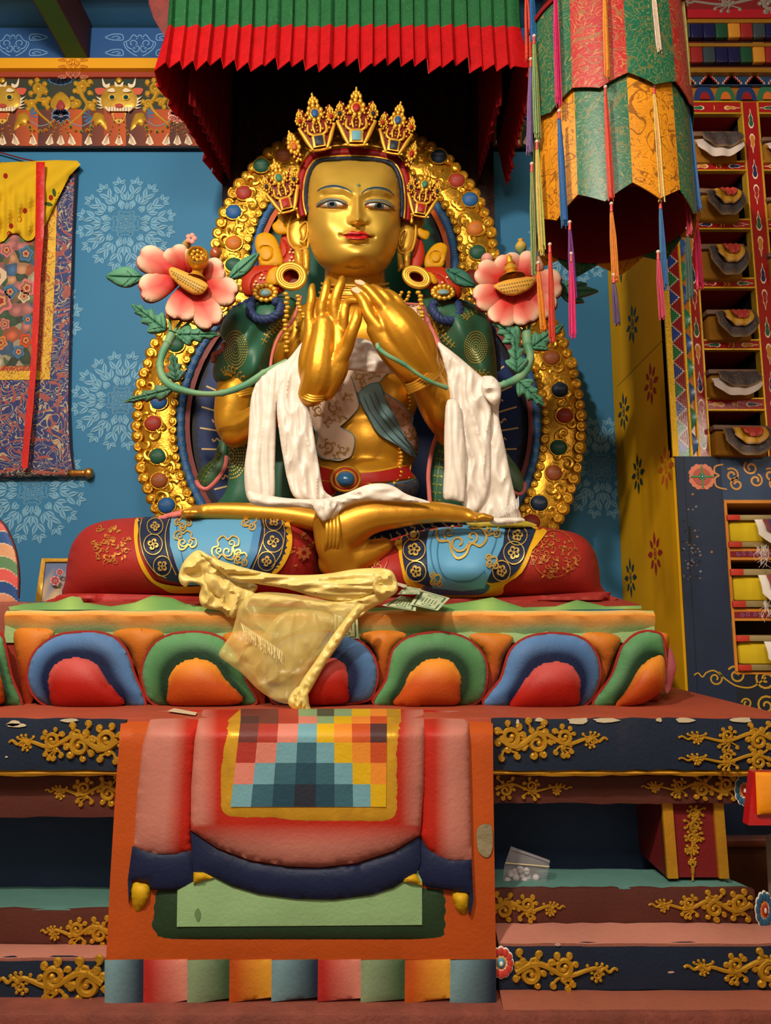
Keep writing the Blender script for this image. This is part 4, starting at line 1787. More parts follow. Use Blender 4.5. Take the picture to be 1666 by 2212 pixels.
gold_scroll(1466, 1594, 1735, 66, YT, 4, 3, 1.1)
gold_scroll(1466, 1640, 1735, 58, YT, 4, 5, 1.1)
gold_scroll(1236, 1702, 1070, 50, YM, 3, 4)
gold_scroll(1385, 1700, 1590, 56, YM, 4, 6)
gold_scroll(1497, 1880, 1497, 46, 2.47, 5, 7)
o_ = bpy.data.objects[-1] if False else None
mb = MB(); S = vine(136, 44, 5, .8, seed=9); relief(mb, S, lambda a, b: P(1498 + b - (a - 68) * -.05, 1879 - a, 2.466), 2.45 / F * 1.0, GOLDT, GSC, .012); mb.build('gilt_scroll', throne)
gold_scroll(1220, 1960, 1068, 62, 2.40, 3, 8)
gold_scroll(1402, 1956, 1622, 66, 2.40, 4, 10, 1.1)
gold_scroll(1334, 2096, 1115, 84, 2.31, 3, 12)
gold_scroll(1478, 2090, 1760, 84, 2.31, 4, 13)


def painted_flower(px, py, r, Y, outer, mid, core, sx=1.0, name='painted_flower'):
    mb = MB()
    k = Y / F
    for i in range(12):
        a = 2 * PI * i / 12
        c_ = P(px + r * .72 * sx * math.cos(a), py + r * .72 * math.sin(a), Y)
        for q, cc, l in ((.30, C(226, 214, 200), .003), (.23, outer, .006)):
            ball(mb, c_ + Vector((0, -l, 0)), r * k * q, PAINT, cc, sx=sx, sy=.25, seg=10, rings=6)
    c_ = P(px, py, Y)
    ball(mb, c_, r * k * .52, PAINT, mid, sx=sx, sy=.3, seg=16)
    ball(mb, c_ + Vector((0, -.006, 0)), r * k * .3, PAINT, core, sx=sx, sy=.4, seg=16)
    ball(mb, c_ + Vector((0, -.012, 0)), r * k * .14, PAINT, C(230, 220, 210), sx=sx, sy=.4, seg=10)
    return mb.build(name, throne)


painted_flower(1082, 2078, 34, 2.305, C(190, 60, 50), C(206, 150, 70), C(80, 140, 170), .8)
painted_flower(1606, 1706, 34, 2.42, C(48, 92, 120), C(206, 120, 40), C(150, 40, 40), .6)
painted_flower(1650, 1964, 40, 2.395, C(48, 92, 120), C(206, 110, 50), C(170, 50, 30), .5)

# ---- left wing
b = bandz('', 1554, 1664, YT, XL_T, XB, NV, back=.02)
flake(b, YT, [(30, 1563, 16, 7), (150, 1556, 20, 5), (14, 1635, 4, 2), (35, 1566, 24, 5)]); b.build('upper_beam', throne)
b = bandz('', 1664, 1676, YT + .012, XL_T, XB, C(196, 140, 30)); b.build('gilt_fillet', throne)
b = bandz('', 1676, 1766, YM, XL_T, XB, MR_); b.build('maroon_rail', throne)
mb = MB(); box(mb, XL_T, XB, 2.72, 3.5, P(100, 1930, 2.72).z - .1, P(100, 1745, 2.72).z, PAINT, C(40, 54, 84)); mb.build('recessed_panel', throne)
mb = MB(); slope(mb, 1916, 2.72, 1966, 2.405, XL_T, XB, PAINT, TEAL); mb.build('teal_ledge', throne)
b = bandz('', 1966, 2042, 2.40, XL_T, XB, MR_, back=.02); b.build('maroon_moulding', throne)
mb = MB(); slope(mb, 2040, 2.40, 2069, 2.31, XL_T, XB, PAINT, PINK); mb.build('pink_ledge', throne)
b = bandz('', 2069, 2192, 2.31, XL_T, XB, NV, back=.02); b.build('lower_beam', throne)
mb = MB(); slope(mb, 2190, 2.31, 2230, 2.21, XL_T, XB, PAINT, C(142, 80, 62)); mb.build('brown_ledge', throne)
gold_scroll(20, 1604, 256, 88, YT, 4, 22)
gold_scroll(98, 1708, 256, 62, YM, 3, 24)
gold_scroll(88, 2012, 236, 62, 2.40, 3, 25)
gold_scroll(0, 2118, 222, 100, 2.31, 3, 27)


# ---- moulded drapery on the front
def dY(off):
    def f(x, y):
        t = np.clip((1592 - y) / 62.0, 0, 1)
        return .34 * t ** 2.2 * .97 - off * (1 - .0 * t)
    return f


YD = 2.285
drape = thing('moulded_drapery', 'orange plaster drapery panel with pink pleats and checkered saddle cloth on the throne front', 'drapery', tuple(P(660, 2180, YD)))
ORD = C(178, 76, 24)
mb = MB()
puff(mb, [(262, 1545), (300, 1534), (1010, 1534), (1065, 1545), (1066, 1700), (1069, 1900), (1072, 2072), (229, 2076), (238, 1900), (250, 1700)], YD, .006, PAINT, ORD, 16, Rm=12, thick=.16, Yf=dY(0))
flat(mb, cr([(1032, 1790), (1046, 1780), (1062, 1786), (1064, 1830), (1054, 1852), (1036, 1842), (1030, 1815)]), YD - .0075, RGH, C(140, 128, 96), 10)
mb.build('orange_ground', drape)
mb = MB()
puff(mb, [(325, 1915), (970, 1915), (970, 2030), (962, 2036), (335, 2036), (326, 2030), (323, 2010)], YD, .02, PAINT, C(40, 62, 40), 14, Rm=14, thick=.01, Yf=dY(0))
mb.build('green_border', drape)
mb = MB()
puff(mb, [(384, 1880), (912, 1880), (912, 1998), (382, 2002)], YD - .02, .004, PAINT, C(142, 178, 126), 16, Rm=10, thick=.01)
flat(mb, cr([(428, 1962), (434, 1975), (428, 1990), (420, 1975)]), YD - .0245, PAINT, C(96, 130, 84), 9)
mb.build('pale_green_cloth', drape)
YL_ = C(206, 160, 20)
NVD = C(24, 33, 64)
for pts in ([(281, 1915), (290, 1904), (318, 1908), (326, 1922), (318, 1948), (300, 1970), (290, 1964), (282, 1940)],
            [(1014, 1930), (1012, 1962), (1004, 1976), (990, 1970), (980, 1950), (976, 1926), (998, 1924)]):
    mb = MB(); puff(mb, cr(pts, 4), YD - .005, .028, PAINT, YL_, 5, thick=.02); mb.build('yellow_hem_fold', drape)
for pts in ([(418, 1884), (440, 1884), (462, 1896), (440, 1902), (418, 1910)], [(862, 1902), (892, 1888), (900, 1888), (912, 1912), (890, 1908)]):
    mb = MB(); puff(mb, pts, YD - .030, .012, PAINT, YL_, 5, thick=.02); mb.build('yellow_hem_fold', drape)
mb = MB()
puff(mb, [(412, 1796), (470, 1836), (540, 1862), (620, 1874), (690, 1876), (770, 1868), (850, 1842), (906, 1808), (909, 1860), (900, 1886), (850, 1918), (800, 1934), (720, 1944), (640, 1942), (560, 1932), (500, 1914), (450, 1888), (418, 1886)], YD - .03, .014, PAINT, NVD, 12, Rm=12, thick=.03)
mb.build('navy_border', drape)
mb = MB()
puff(mb, [(286, 1828), (345, 1842), (412, 1836), (416, 1860), (420, 1904), (380, 1924), (325, 1922), (318, 1904), (286, 1900), (278, 1950), (276, 1900)], YD - .022, .014, PAINT, NVD, 9, Rm=12, thick=.03)
mb.build('navy_border', drape)
mb = MB()
puff(mb, [(908, 1810), (930, 1834), (970, 1852), (1019, 1858), (1023, 1940), (1018, 1968), (1013, 1976), (1014, 1928), (975, 1924), (920, 1916), (904, 1886)], YD - .022, .014, PAINT, NVD, 9, Rm=12, thick=.03)
mb.build('navy_border', drape)
RDP = C(172, 38, 22); PK = C(186, 116, 102)


def bx_d(x, y, x0, y0, x1, y1):
    dx = max(x0 - x, 0, x - x1); dy = max(y0 - y, 0, y - y1)
    return math.hypot(dx, dy)


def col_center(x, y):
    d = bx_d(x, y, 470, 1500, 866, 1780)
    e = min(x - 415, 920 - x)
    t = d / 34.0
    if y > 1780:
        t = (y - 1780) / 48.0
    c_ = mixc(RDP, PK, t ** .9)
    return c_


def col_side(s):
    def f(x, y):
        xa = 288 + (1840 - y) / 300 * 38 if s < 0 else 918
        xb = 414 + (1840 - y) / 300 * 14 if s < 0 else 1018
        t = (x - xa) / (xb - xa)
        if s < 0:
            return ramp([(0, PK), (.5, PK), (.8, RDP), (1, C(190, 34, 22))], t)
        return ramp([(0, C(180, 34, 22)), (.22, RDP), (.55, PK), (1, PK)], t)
    return f


mb = MB()
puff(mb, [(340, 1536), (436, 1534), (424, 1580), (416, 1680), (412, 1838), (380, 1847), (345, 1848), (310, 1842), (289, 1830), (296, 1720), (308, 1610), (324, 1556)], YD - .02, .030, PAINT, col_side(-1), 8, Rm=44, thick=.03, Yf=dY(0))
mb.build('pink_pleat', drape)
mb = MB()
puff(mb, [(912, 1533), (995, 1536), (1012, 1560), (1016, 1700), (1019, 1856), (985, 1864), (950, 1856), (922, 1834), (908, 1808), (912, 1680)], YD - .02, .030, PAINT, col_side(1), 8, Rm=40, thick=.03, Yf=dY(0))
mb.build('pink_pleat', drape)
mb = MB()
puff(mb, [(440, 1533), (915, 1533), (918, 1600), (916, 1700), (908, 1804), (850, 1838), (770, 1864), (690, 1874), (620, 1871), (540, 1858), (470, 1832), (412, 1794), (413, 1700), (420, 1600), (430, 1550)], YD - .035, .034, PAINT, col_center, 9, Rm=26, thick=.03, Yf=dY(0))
mb.build('pink_pleat', drape)
mb = MB()
puff(mb, [(520, 1531), (866, 1531), (869, 1600), (866, 1776), (862, 1783), (700, 1783), (474, 1778), (465, 1770), (466, 1690), (474, 1610), (492, 1556)], YD - .062, .012, GOLDT, C(218, 164, 44), 9, Rm=10, thick=.02, Yf=dY(0))
mb.build('gilt_frame', drape)
cx0 = [498, 542, 588, 635, 682, 723, 763, 801, 834]; cx1 = [520, 560, 602, 645, 685, 722, 760, 800, 836]
ry = [1531, 1547, 1563, 1604, 1648, 1694, 1743]
pal = dict(m=C(104, 50, 46), r=C(164, 52, 42), p=C(204, 122, 106), l=C(108, 156, 168), t=C(54, 94, 108), d=C(34, 68, 84), v=C(40, 44, 56), y=C(208, 166, 20), o=C(220, 134, 44), e=C(186, 76, 32), k=C(74, 44, 46), g=C(126, 156, 112), b=C(74, 82, 62))
rows = ['mmrgbgyo', 'kmrpgyoe', 'mrplyoek', 'rpltlyoe', 'pltdtlyo', 'ltdvdtly']
mb = MB()
fy = dY(0)
for r_ in range(6):
    for c_ in range(8):
        vs = []; px_ = []
        for j in range(5):
            y = ry[r_] + (ry[r_ + 1] - ry[r_]) * j / 4
            t = (y - 1555) / (1743 - 1555)
            xa = cx1[c_] + (cx0[c_] - cx1[c_]) * max(0, min(1, t)); xb = cx1[c_ + 1] + (cx0[c_ + 1] - cx1[c_ + 1]) * max(0, min(1, t))
            px_ += [(xa, y), (xb, y)]
        A = np.array(px_)
        mb.add(PP(A[:, 0], A[:, 1], YD - .0755 + fy(A[:, 0], A[:, 1])), [(2 * i, 2 * i + 2, 2 * i + 3, 2 * i + 1) for i in range(4)], PAINT, pal[rows[r_][c_]])
mb.build('checkered_cloth', drape)
sb = [226, 310, 405, 496, 587, 687, 780, 875, 973, 1072]
ybt = [2192, 2178, 2170, 2166, 2164, 2164, 2166, 2168, 2166, 2184]
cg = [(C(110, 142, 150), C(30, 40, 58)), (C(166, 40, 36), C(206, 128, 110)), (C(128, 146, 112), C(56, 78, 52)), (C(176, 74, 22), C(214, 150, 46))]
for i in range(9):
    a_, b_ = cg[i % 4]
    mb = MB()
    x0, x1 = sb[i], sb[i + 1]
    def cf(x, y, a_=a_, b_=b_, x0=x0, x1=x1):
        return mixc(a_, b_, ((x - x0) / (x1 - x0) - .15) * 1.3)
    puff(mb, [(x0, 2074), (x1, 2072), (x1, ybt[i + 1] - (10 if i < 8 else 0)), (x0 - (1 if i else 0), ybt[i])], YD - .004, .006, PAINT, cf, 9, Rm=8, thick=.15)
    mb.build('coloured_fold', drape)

# ================================================================ LOTUS PEDESTAL
YS = 2.74
lotus = thing('lotus_pedestal', 'lotus pedestal with blue and green moulded petals under the seated statue', 'pedestal', tuple(P(720, 1530, YS)))
zs = P(700, 1319, YS).z
xs0, xs1 = P(4, 1325, YS).x, P(1419, 1325, YS).x
mb = MB()
prof = [(0, 1319, YS + .03), (.02, 1322, YS + .004), (.10, 1330, YS - .004), (.35, 1345, YS + .004), (.65, 1360, YS + .022), (1, 1385, YS + .05)]
scol = [C(206, 190, 140), C(220, 170, 90), C(214, 134, 50), C(200, 150, 84), C(150, 178, 120), C(140, 186, 130)]
n = 60
vs = []; cs = []; fs = []
for i in range(n + 1):
    x = xs0 + (xs1 - xs0) * i / n
    edge = max(0, 1 - min(i, n - i) / 2.0)
    for k, (t, y, Y) in enumerate(prof):
        vs.append((x, Y + edge * .02 + .003 * math.sin(i * 1.7 + k), P(700, y, Y).z + .002 * math.sin(i * .9)))
        cs.append(scol[k])
w = len(prof)
for i in range(n):
    for k in range(w - 1):
        fs.append((i * w + k, i * w + k + 1, (i + 1) * w + k + 1, (i + 1) * w + k))
mb.add(vs, fs, PAINT, cs)
box(mb, xs0, xs1, YS + .03, YW - .05, zs - .12, zs, PAINT, C(150, 178, 120))
mb.build('top_slab', lotus)
mb = MB()
box(mb, xs0 - .03, xs1 + .02, YS + .04, YW - .06, zt_ - .002, P(700, 1360, YS).z, PAINT, C(150, 50, 34), .02)
mb.build('red_core', lotus)

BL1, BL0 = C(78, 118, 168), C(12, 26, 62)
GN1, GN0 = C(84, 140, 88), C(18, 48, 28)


def petal(outer, inner, kind, Y=2.70):
    ocr = cr(outer, 4)
    oa = np.array(ocr)
    c1, c0 = (BL1, BL0) if kind == 'b' else (GN1, GN0)
    ic = cr(inner, 4); ia = np.array(ic)
    mb = MB()

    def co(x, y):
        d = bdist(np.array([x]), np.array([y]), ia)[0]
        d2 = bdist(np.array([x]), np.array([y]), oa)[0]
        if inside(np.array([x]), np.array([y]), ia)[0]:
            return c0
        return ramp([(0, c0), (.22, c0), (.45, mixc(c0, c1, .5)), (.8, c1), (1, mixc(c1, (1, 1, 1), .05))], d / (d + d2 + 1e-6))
    puff(mb, ocr, Y, .055, PAINT, co, 6, Rm=26, thick=.05)
    p = mb.build('blue_petal' if kind == 'b' else 'green_petal', lotus)
    mb = MB()
    top = min(y for x, y in inner); bot = max(y for x, y in inner)
    if kind == 'b':
        ca, cb_ = C(190, 80, 74), C(160, 24, 14)
    else:
        ca, cb_ = C(216, 134, 42), C(176, 72, 20)

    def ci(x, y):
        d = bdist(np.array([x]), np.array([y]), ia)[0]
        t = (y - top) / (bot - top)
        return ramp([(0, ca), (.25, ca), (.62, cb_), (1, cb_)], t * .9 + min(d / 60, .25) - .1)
    puff(mb, ic, Y - .035, .07, PAINT, ci, 6, Rm=48, thick=.04)
    q = mb.build('inner_petal', lotus)
    q.parent = p
    # red outline ridge
    mb = MB()
    pts = [P(x, y, Y - .004) for x, y in ocr]
    tube(mb, pts, .0055, PAINT, C(150, 40, 30), seg=6, closed=True)
    r_ = mb.build('red_rim', lotus); r_.parent = p


def backpetal(pts, Y=2.735, c0=C(200, 120, 36), c1=C(150, 46, 20)):
    mb = MB()
    top = min(y for x, y in pts); bot = max(y for x, y in pts)
    puff(mb, cr(pts, 4), Y, .035, PAINT, lambda x, y: mixc(c0, c1, (y - top) / (bot - top) * 1.5), 7, Rm=20, thick=.04)
    mb.build('orange_petal', lotus)


for pts in ([(30, 1366), (70, 1356), (116, 1364), (96, 1400), (84, 1450), (70, 1515), (52, 1518), (40, 1440)],
            [(244, 1368), (290, 1356), (352, 1366), (330, 1400), (318, 1460), (336, 1518), (314, 1524), (296, 1450), (276, 1400)],
            [(480, 1376), (530, 1362), (590, 1372), (570, 1420), (572, 1520), (548, 1520), (520, 1430)],
            [(778, 1372), (828, 1361), (878, 1370), (850, 1400), (836, 1460), (812, 1520), (794, 1524), (816, 1450), (806, 1400)],
            [(1014, 1374), (1050, 1367), (1108, 1376), (1088, 1420), (1074, 1470), (1046, 1520), (1030, 1522), (1052, 1450), (1046, 1410)],
            [(1256, 1376), (1290, 1365), (1340, 1378), (1326, 1420), (1304, 1480), (1280, 1524), (1262, 1526), (1292, 1460), (1296, 1420)],
            [(1412, 1368), (1430, 1366), (1446, 1376), (1440, 1430), (1425, 1430)]):
    backpetal(pts)
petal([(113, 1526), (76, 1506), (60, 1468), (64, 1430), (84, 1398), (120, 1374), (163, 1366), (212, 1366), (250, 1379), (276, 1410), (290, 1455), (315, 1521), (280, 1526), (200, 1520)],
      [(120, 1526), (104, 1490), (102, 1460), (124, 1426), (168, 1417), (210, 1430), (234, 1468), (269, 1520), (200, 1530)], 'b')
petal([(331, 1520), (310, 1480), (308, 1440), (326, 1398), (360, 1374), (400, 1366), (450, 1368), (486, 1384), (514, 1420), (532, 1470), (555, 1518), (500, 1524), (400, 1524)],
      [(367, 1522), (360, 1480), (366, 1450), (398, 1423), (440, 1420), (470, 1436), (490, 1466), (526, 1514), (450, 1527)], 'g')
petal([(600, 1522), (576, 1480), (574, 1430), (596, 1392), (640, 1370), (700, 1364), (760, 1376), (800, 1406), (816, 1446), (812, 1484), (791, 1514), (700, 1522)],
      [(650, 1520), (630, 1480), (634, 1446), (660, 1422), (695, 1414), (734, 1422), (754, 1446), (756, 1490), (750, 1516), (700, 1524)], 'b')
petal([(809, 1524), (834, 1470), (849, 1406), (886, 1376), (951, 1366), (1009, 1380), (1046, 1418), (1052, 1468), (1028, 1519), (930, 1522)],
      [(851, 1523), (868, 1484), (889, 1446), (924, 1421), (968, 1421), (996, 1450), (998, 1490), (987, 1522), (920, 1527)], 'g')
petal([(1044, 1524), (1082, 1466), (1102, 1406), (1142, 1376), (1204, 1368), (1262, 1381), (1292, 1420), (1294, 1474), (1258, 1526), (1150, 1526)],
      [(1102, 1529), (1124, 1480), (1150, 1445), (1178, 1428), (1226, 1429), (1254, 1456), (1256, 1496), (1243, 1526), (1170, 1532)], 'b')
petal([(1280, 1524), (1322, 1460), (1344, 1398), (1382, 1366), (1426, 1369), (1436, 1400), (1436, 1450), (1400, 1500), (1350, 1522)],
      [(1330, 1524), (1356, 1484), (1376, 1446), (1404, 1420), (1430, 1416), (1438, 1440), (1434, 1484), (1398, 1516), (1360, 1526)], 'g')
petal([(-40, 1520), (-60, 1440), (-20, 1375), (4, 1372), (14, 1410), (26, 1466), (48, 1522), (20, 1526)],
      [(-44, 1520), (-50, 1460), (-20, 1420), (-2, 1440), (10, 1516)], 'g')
mb = MB()
puff(mb, cr([(1438, 1400), (1450, 1402), (1461, 1436), (1458, 1460), (1444, 1496), (1436, 1480)], 4), 2.80, .02, PAINT, C(206, 110, 120), 5, thick=.25)
mb.build('inner_petal', lotus)
# green cloth and red rug on the pedestal
rug = thing('seat_cloth', 'red cloth with a green rippled hem spread on the lotus pedestal under the statue', 'cloth', tuple(P(720, 1312, YS)))
mb = MB()
gp = [(18, 1311), (60, 1303), (120, 1300), (150, 1289), (172, 1285), (180, 1301), (240, 1310), (290, 1302), (330, 1286), (372, 1291), (400, 1304), (440, 1311), (560, 1312), (820, 1312), (930, 1310), (1010, 1300), (1065, 1290), (1092, 1300), (1130, 1312), (1200, 1310), (1246, 1296), (1266, 1300), (1310, 1310), (1386, 1308),
      (1386, 1315), (1250, 1317), (1000, 1320), (700, 1323), (400, 1322), (200, 1317), (22, 1318)]
puff(mb, gp, YS + .035, .012, PAINTS, lambda x, y: mixc(C(150, 186, 100), C(104, 150, 84), abs(math.sin(x * .021))), 7, Rm=8, thick=.01, Yf=lambda x, y: (1318 - y) * .004)
mb.build('green_hem', rug)
mb = MB()
puff(mb, [(70, 1312), (110, 1296), (230, 1282), (330, 1276), (700, 1270), (1080, 1276), (1290, 1278), (1388, 1308), (1370, 1313)], YS + .07, .02, PAINTS, C(146, 54, 44), 16, Rm=12, thick=.5, Yf=lambda x, y: (1312 - y) * .008)
mb.build('red_cloth', rug)

# ================================================================ MANDORLA (halo)
YH = 3.98
halo = thing('mandorla', 'gilded openwork mandorla with coloured gem bosses behind the seated statue', 'halo', tuple(P(776, 1180, YH)))
BC = (776, 920, 488, 462)
HC = (766, 566, 310, 305)


def ringpoly(cx, cy, rx, ry, a0=0, a1=2 * PI, n=90):
    return [(cx + rx * math.cos(a0 + (a1 - a0) * i / (n - 1 if a1 - a0 < 6.28 else n)), cy + ry * math.sin(a0 + (a1 - a0) * i / (n - 1 if a1 - a0 < 6.28 else n))) for i in range(n)]


def arcband(cx, cy, ro, ri, a0, a1, n=80):
    """ro, ri = (rx, ry)"""
    o = [(cx + ro[0] * math.cos(a0 + (a1 - a0) * i / n), cy + ro[1] * math.sin(a0 + (a1 - a0) * i / n)) for i in range(n + 1)]
    i_ = [(cx + ri[0] * math.cos(a0 + (a1 - a0) * i / n), cy + ri[1] * math.sin(a0 + (a1 - a0) * i / n)) for i in range(n + 1)]
    return o + i_[::-1]


def curls(mb, cx, cy, rx, ry, a0, a1, step, r, Y, seed=0, inner=False):
    rnd = random.Random(seed)
    L_ = abs(a1 - a0) * (rx + ry) / 2
    n = int(L_ / step)
    k = Y / F
    for i in range(n):
        a = a0 + (a1 - a0) * (i + .5) / n
        x, y = cx + rx * math.cos(a), cy + ry * math.sin(a)
        rr = r * rnd.uniform(.85, 1.2)
        c_ = P(x, y, Y)
        ball(mb, c_, rr * k, GOLDR, G2, sy=.62, seg=12, rings=7)
        sp = spiral(x, y, rr * .78, rr * .12, rnd.uniform(0, 6.28), rnd.choice((1, -1)) * 1.25, 16)
        tube(mb, [P(p[0], p[1], Y - rr * k * .52) for p in sp], [rr * k * .2] * 17, GOLDR, G2, seg=6)


def gold_ring(mb, cx, cy, rx, ry, w, a0, a1, Y, seed, fill=1.0):
    ro = (rx - 8, ry - 8); ri = (rx - w, ry - w)
    puff(mb, arcband(cx, cy, ro, ri, a0, a1), Y, .03, GOLDR, G1, 9, Rm=18, thick=.07)
    curls(mb, cx, cy, rx - 9, ry - 9, a0, a1, 23, 13.5, Y - .01, seed)
    curls(mb, cx, cy, rx - w + 8, ry - w + 8, a0, a1, 20, 10.5, Y - .012, seed + 1)
    rnd = random.Random(seed + 2)
    n = int(abs(a1 - a0) * rx / 15)
    for i in range(n):
        a = a0 + (a1 - a0) * (i + rnd.random()) / n
        q = rnd.uniform(.28, .72)
        x, y = cx + (rx - w * q) * math.cos(a), cy + (ry - w * q) * math.sin(a)
        r = rnd.uniform(9, 16)
        sp = spiral(x, y, r, 2, rnd.uniform(0, 6.28), rnd.choice((1, -1)) * rnd.uniform(.8, 1.2), 16)
        tube(mb, [P(p[0], p[1], Y - .028) for p in sp], [(5.5 - 2.5 * t / 16) * Y / F for t in range(17)], GOLDR, G2, seg=7)


# body ring: from lower left over the shoulders
aL = math.atan2((1130 - 920) / 462, -0.89)
mb = MB()
gold_ring(mb, *BC, 93, R(138), R(222), YH, 31)
mb.build('gilded_rim', halo)
mb = MB()
gold_ring(mb, *BC, 93, R(-42), R(42), YH, 41)
mb.build('gilded_rim', halo)
mb = MB()
gold_ring(mb, *HC, 84, R(150), R(390), YH - .03, 51)
mb.build('gilded_rim', halo)
BLH = C(48, 92, 140)


def ropeband(C_, w, w2, a0, a1, Y):
    mb = MB()
    cx, cy, rx, ry = C_
    r_ = (w + w2) / 2
    n = 90
    pts = [P(cx + (rx - r_) * math.cos(a0 + (a1 - a0) * i / n), cy + (ry - r_) * math.sin(a0 + (a1 - a0) * i / n), Y) for i in range(n + 1)]
    tube(mb, pts, [(w2 - w) / 2 * Y / F * (1 + .06 * math.sin(i * 1.3)) for i in range(n + 1)], PAINTS, BLH, seg=10)
    for i in range(0, n, 4):
        for j in range(3):
            a = a0 + (a1 - a0) * (i + j * .55) / n
            p = [P(cx + (rx - r_ + q) * math.cos(a), cy + (ry - r_ + q) * math.sin(a), Y - (w2 - w) / 2 * Y / F * 1.02) for q in (-4.5, 4.5)]
            tube(mb, p, .0012, PAINTS, C(150, 180, 210), seg=4)
    mb.build('blue_rope_band', halo)


ropeband(BC, 92, 112, R(148), R(224), YH + .01)
ropeband(BC, 92, 112, R(-44), R(34), YH + .01)
ropeband(HC, 84, 103, R(150), R(390), YH - .02)


def plainband(C_, w, w2, a0, a1, Y, col, name, th=.02):
    cx, cy, rx, ry = C_
    mb = MB()
    puff(mb, arcband(cx, cy, (rx - w, ry - w), (rx - w2, ry - w2), a0, a1), Y, .012, PAINTS, col, 10, thick=th)
    mb.build(name, halo)


for a0, a1 in ((148, 224), (-44, 34)):
    plainband(BC, 111, 122, R(a0), R(a1), YH + .01, C(122, 52, 46), 'red_brown_band')
plainband(HC, 102, 113, R(150), R(390), YH - .02, C(186, 84, 34), 'orange_band')
# inner grounds
mb = MB()
disc = ringpoly(BC[0], BC[1], BC[2] - 118, BC[3] - 118)
puff(mb, disc, YH + .05, 0, PAINTS, lambda x, y: C(16, 18, 32) if math.hypot((x - BC[0]) / (BC[2] - 118), (y - BC[1]) / (BC[3] - 118)) > .945 else C(22, 44, 96), 8, thick=.03)
# golden rays: straight and wavy
for k in range(44):
    a = R(150) + R(240) * k / 43 if False else 2 * PI * k / 44
    for wav in (0, 1):
        aa = a + wav * PI / 44
        pts = []
        for i in range(26):
            t = i / 25
            r = (.64 + .29 * t) if not wav else (.64 + .22 * t)
            off = .014 * math.sin(t * 38) if wav else 0
            rx_, ry_ = (BC[2] - 118) * r, (BC[3] - 118) * r
            pts.append((BC[0] + rx_ * math.cos(aa + off), BC[1] + ry_ * math.sin(aa + off) + 60 * (1 - r)))
        n = len(pts)
        line_flat(mb, pts, 3.6, YH + .0485, PAINTS, C(214, 180, 120))
mb.build('blue_ray_ground', halo)
mb = MB()
puff(mb, ringpoly(HC[0], HC[1], HC[2] - 108, HC[3] - 108), YH + .02, 0, PAINTS, lambda x, y: C(18, 14, 16) if math.hypot((x - HC[0]) / 202, (y - HC[1]) / 197) > .88 else C(24, 86, 66), 12, thick=.03)
mb.build('green_ground', halo)
mb = MB(); box(mb, -.9, .65, YH + .06, YH + .14, zs + .001, zs + .5, PAINT, C(110, 60, 46)); mb.build('base_block', halo)
gems = [(380, 745, 'g'), (372, 800, 'o'), (343, 868, 'b'), (331, 915, 'r'), (341, 986, 'g'), (345, 1038, 'w'), (360, 1092, 'b'),
        (1192, 773, 'w'), (1210, 842, 'n'), (1220, 898, 'r'), (1207, 967, 'g'), (1197, 1022, 'w'), (1165, 1087, 'n'), (1148, 1128, 'r'),
        (505, 572, 'g'), (505, 525, 'o'), (505, 458, 'b'), (527, 417, 'r'), (565, 358, 'g'), (612, 336, 'w'), (948, 338, 'n'), (987, 390, 'r'), (1016, 431, 'b'), (1027, 493, 'o'), (1032, 545, 'g'), (1020, 598, 'r'), (680, 285, 'b'), (860, 285, 'o')]
gc = dict(g=C(40, 86, 66), o=C(196, 112, 40), b=C(40, 92, 150), r=C(160, 56, 46), w=C(150, 80, 40), n=C(30, 44, 64))
for x, y, c_ in gems:
    Yg = YH - .035 if y > 650 else YH - .065
    k = Yg / F
    mb = MB()
    pc = P(x, y, Yg)
    tube(mb, [pc + Vector((20.5 * k * math.cos(t * PI / 12), 0, 19 * k * math.sin(t * PI / 12))) for t in range(24)], .0045, GOLDR, G2, seg=6, closed=True)
    ball(mb, pc + Vector((0, .004, 0)), 19 * k, PAINTS, gc[c_], sy=.55, sz=.95, seg=20, rings=12)
    for j, rr in enumerate((4, 7.5, 11)):
        pts = []
        for t in range(9):
            a = PI + PI * t / 8
            dx, dz = rr * k * math.cos(a), rr * k * math.sin(a) * .55 + (5 - j) * k * .3 + 3 * k
            dd = math.hypot(dx, dz) / (19 * k)
            pts.append(pc + Vector((dx, .004 - 19 * k * .55 * math.sqrt(max(0, 1 - dd * dd)) - .0005, dz)))
        tube(mb, pts, .0011, PAINTS, mixc(gc[c_], (.6, .6, .6), .35), seg=4)
    mb.build('gem_boss', halo)

# ================================================================ THE STATUE
statue = thing('buddha_statue', 'large gilded seated statue with jewelled crown, hands joined before the chest, on the lotus pedestal', 'statue', tuple(P(740, 1290, 3.2)))
SG = statue
GB = C(206, 148, 36)


def zo(x, y):            # zoom1 coordinates -> photo
    return 540 + x / 3.786, 180 + y / 3.786


# ---- body: torso, neck, arms and hands as one continuous skin
pr = MB()
blob(pr, 790, 960, 3.50, 118, 100, .20)
blob(pr, 770, 860, 3.50, 140, 110, .22)
blob(pr, 768, 740, 3.48, 180, 110, .24)
blob(pr, 610, 735, 3.46, 72, 90, .17)
blob(pr, 930, 735, 3.46, 72, 90, .17)
blob(pr, 780, 1050, 3.45, 130, 60, .2)
limb(pr, [(768, 700, 3.5, 100), (767, 648, 3.46, 82), (767, 612, 3.42, 71), (767, 560, 3.42, 70)])
limb(pr, [(560, 720, 3.45, 60), (520, 820, 3.40, 50), (500, 900, 3.32, 40), (508, 935, 3.26, 36)])
limb(pr, [(508, 935, 3.26, 36), (590, 890, 3.18, 36), (682, 838, 3.03, 27)])
limb(pr, [(985, 730, 3.45, 60), (1000, 830, 3.38, 50), (985, 900, 3.28, 44), (975, 930, 3.22, 40)])
limb(pr, [(972, 925, 3.20, 36), (948, 880, 3.08, 44), (914, 806, 2.97, 37)])
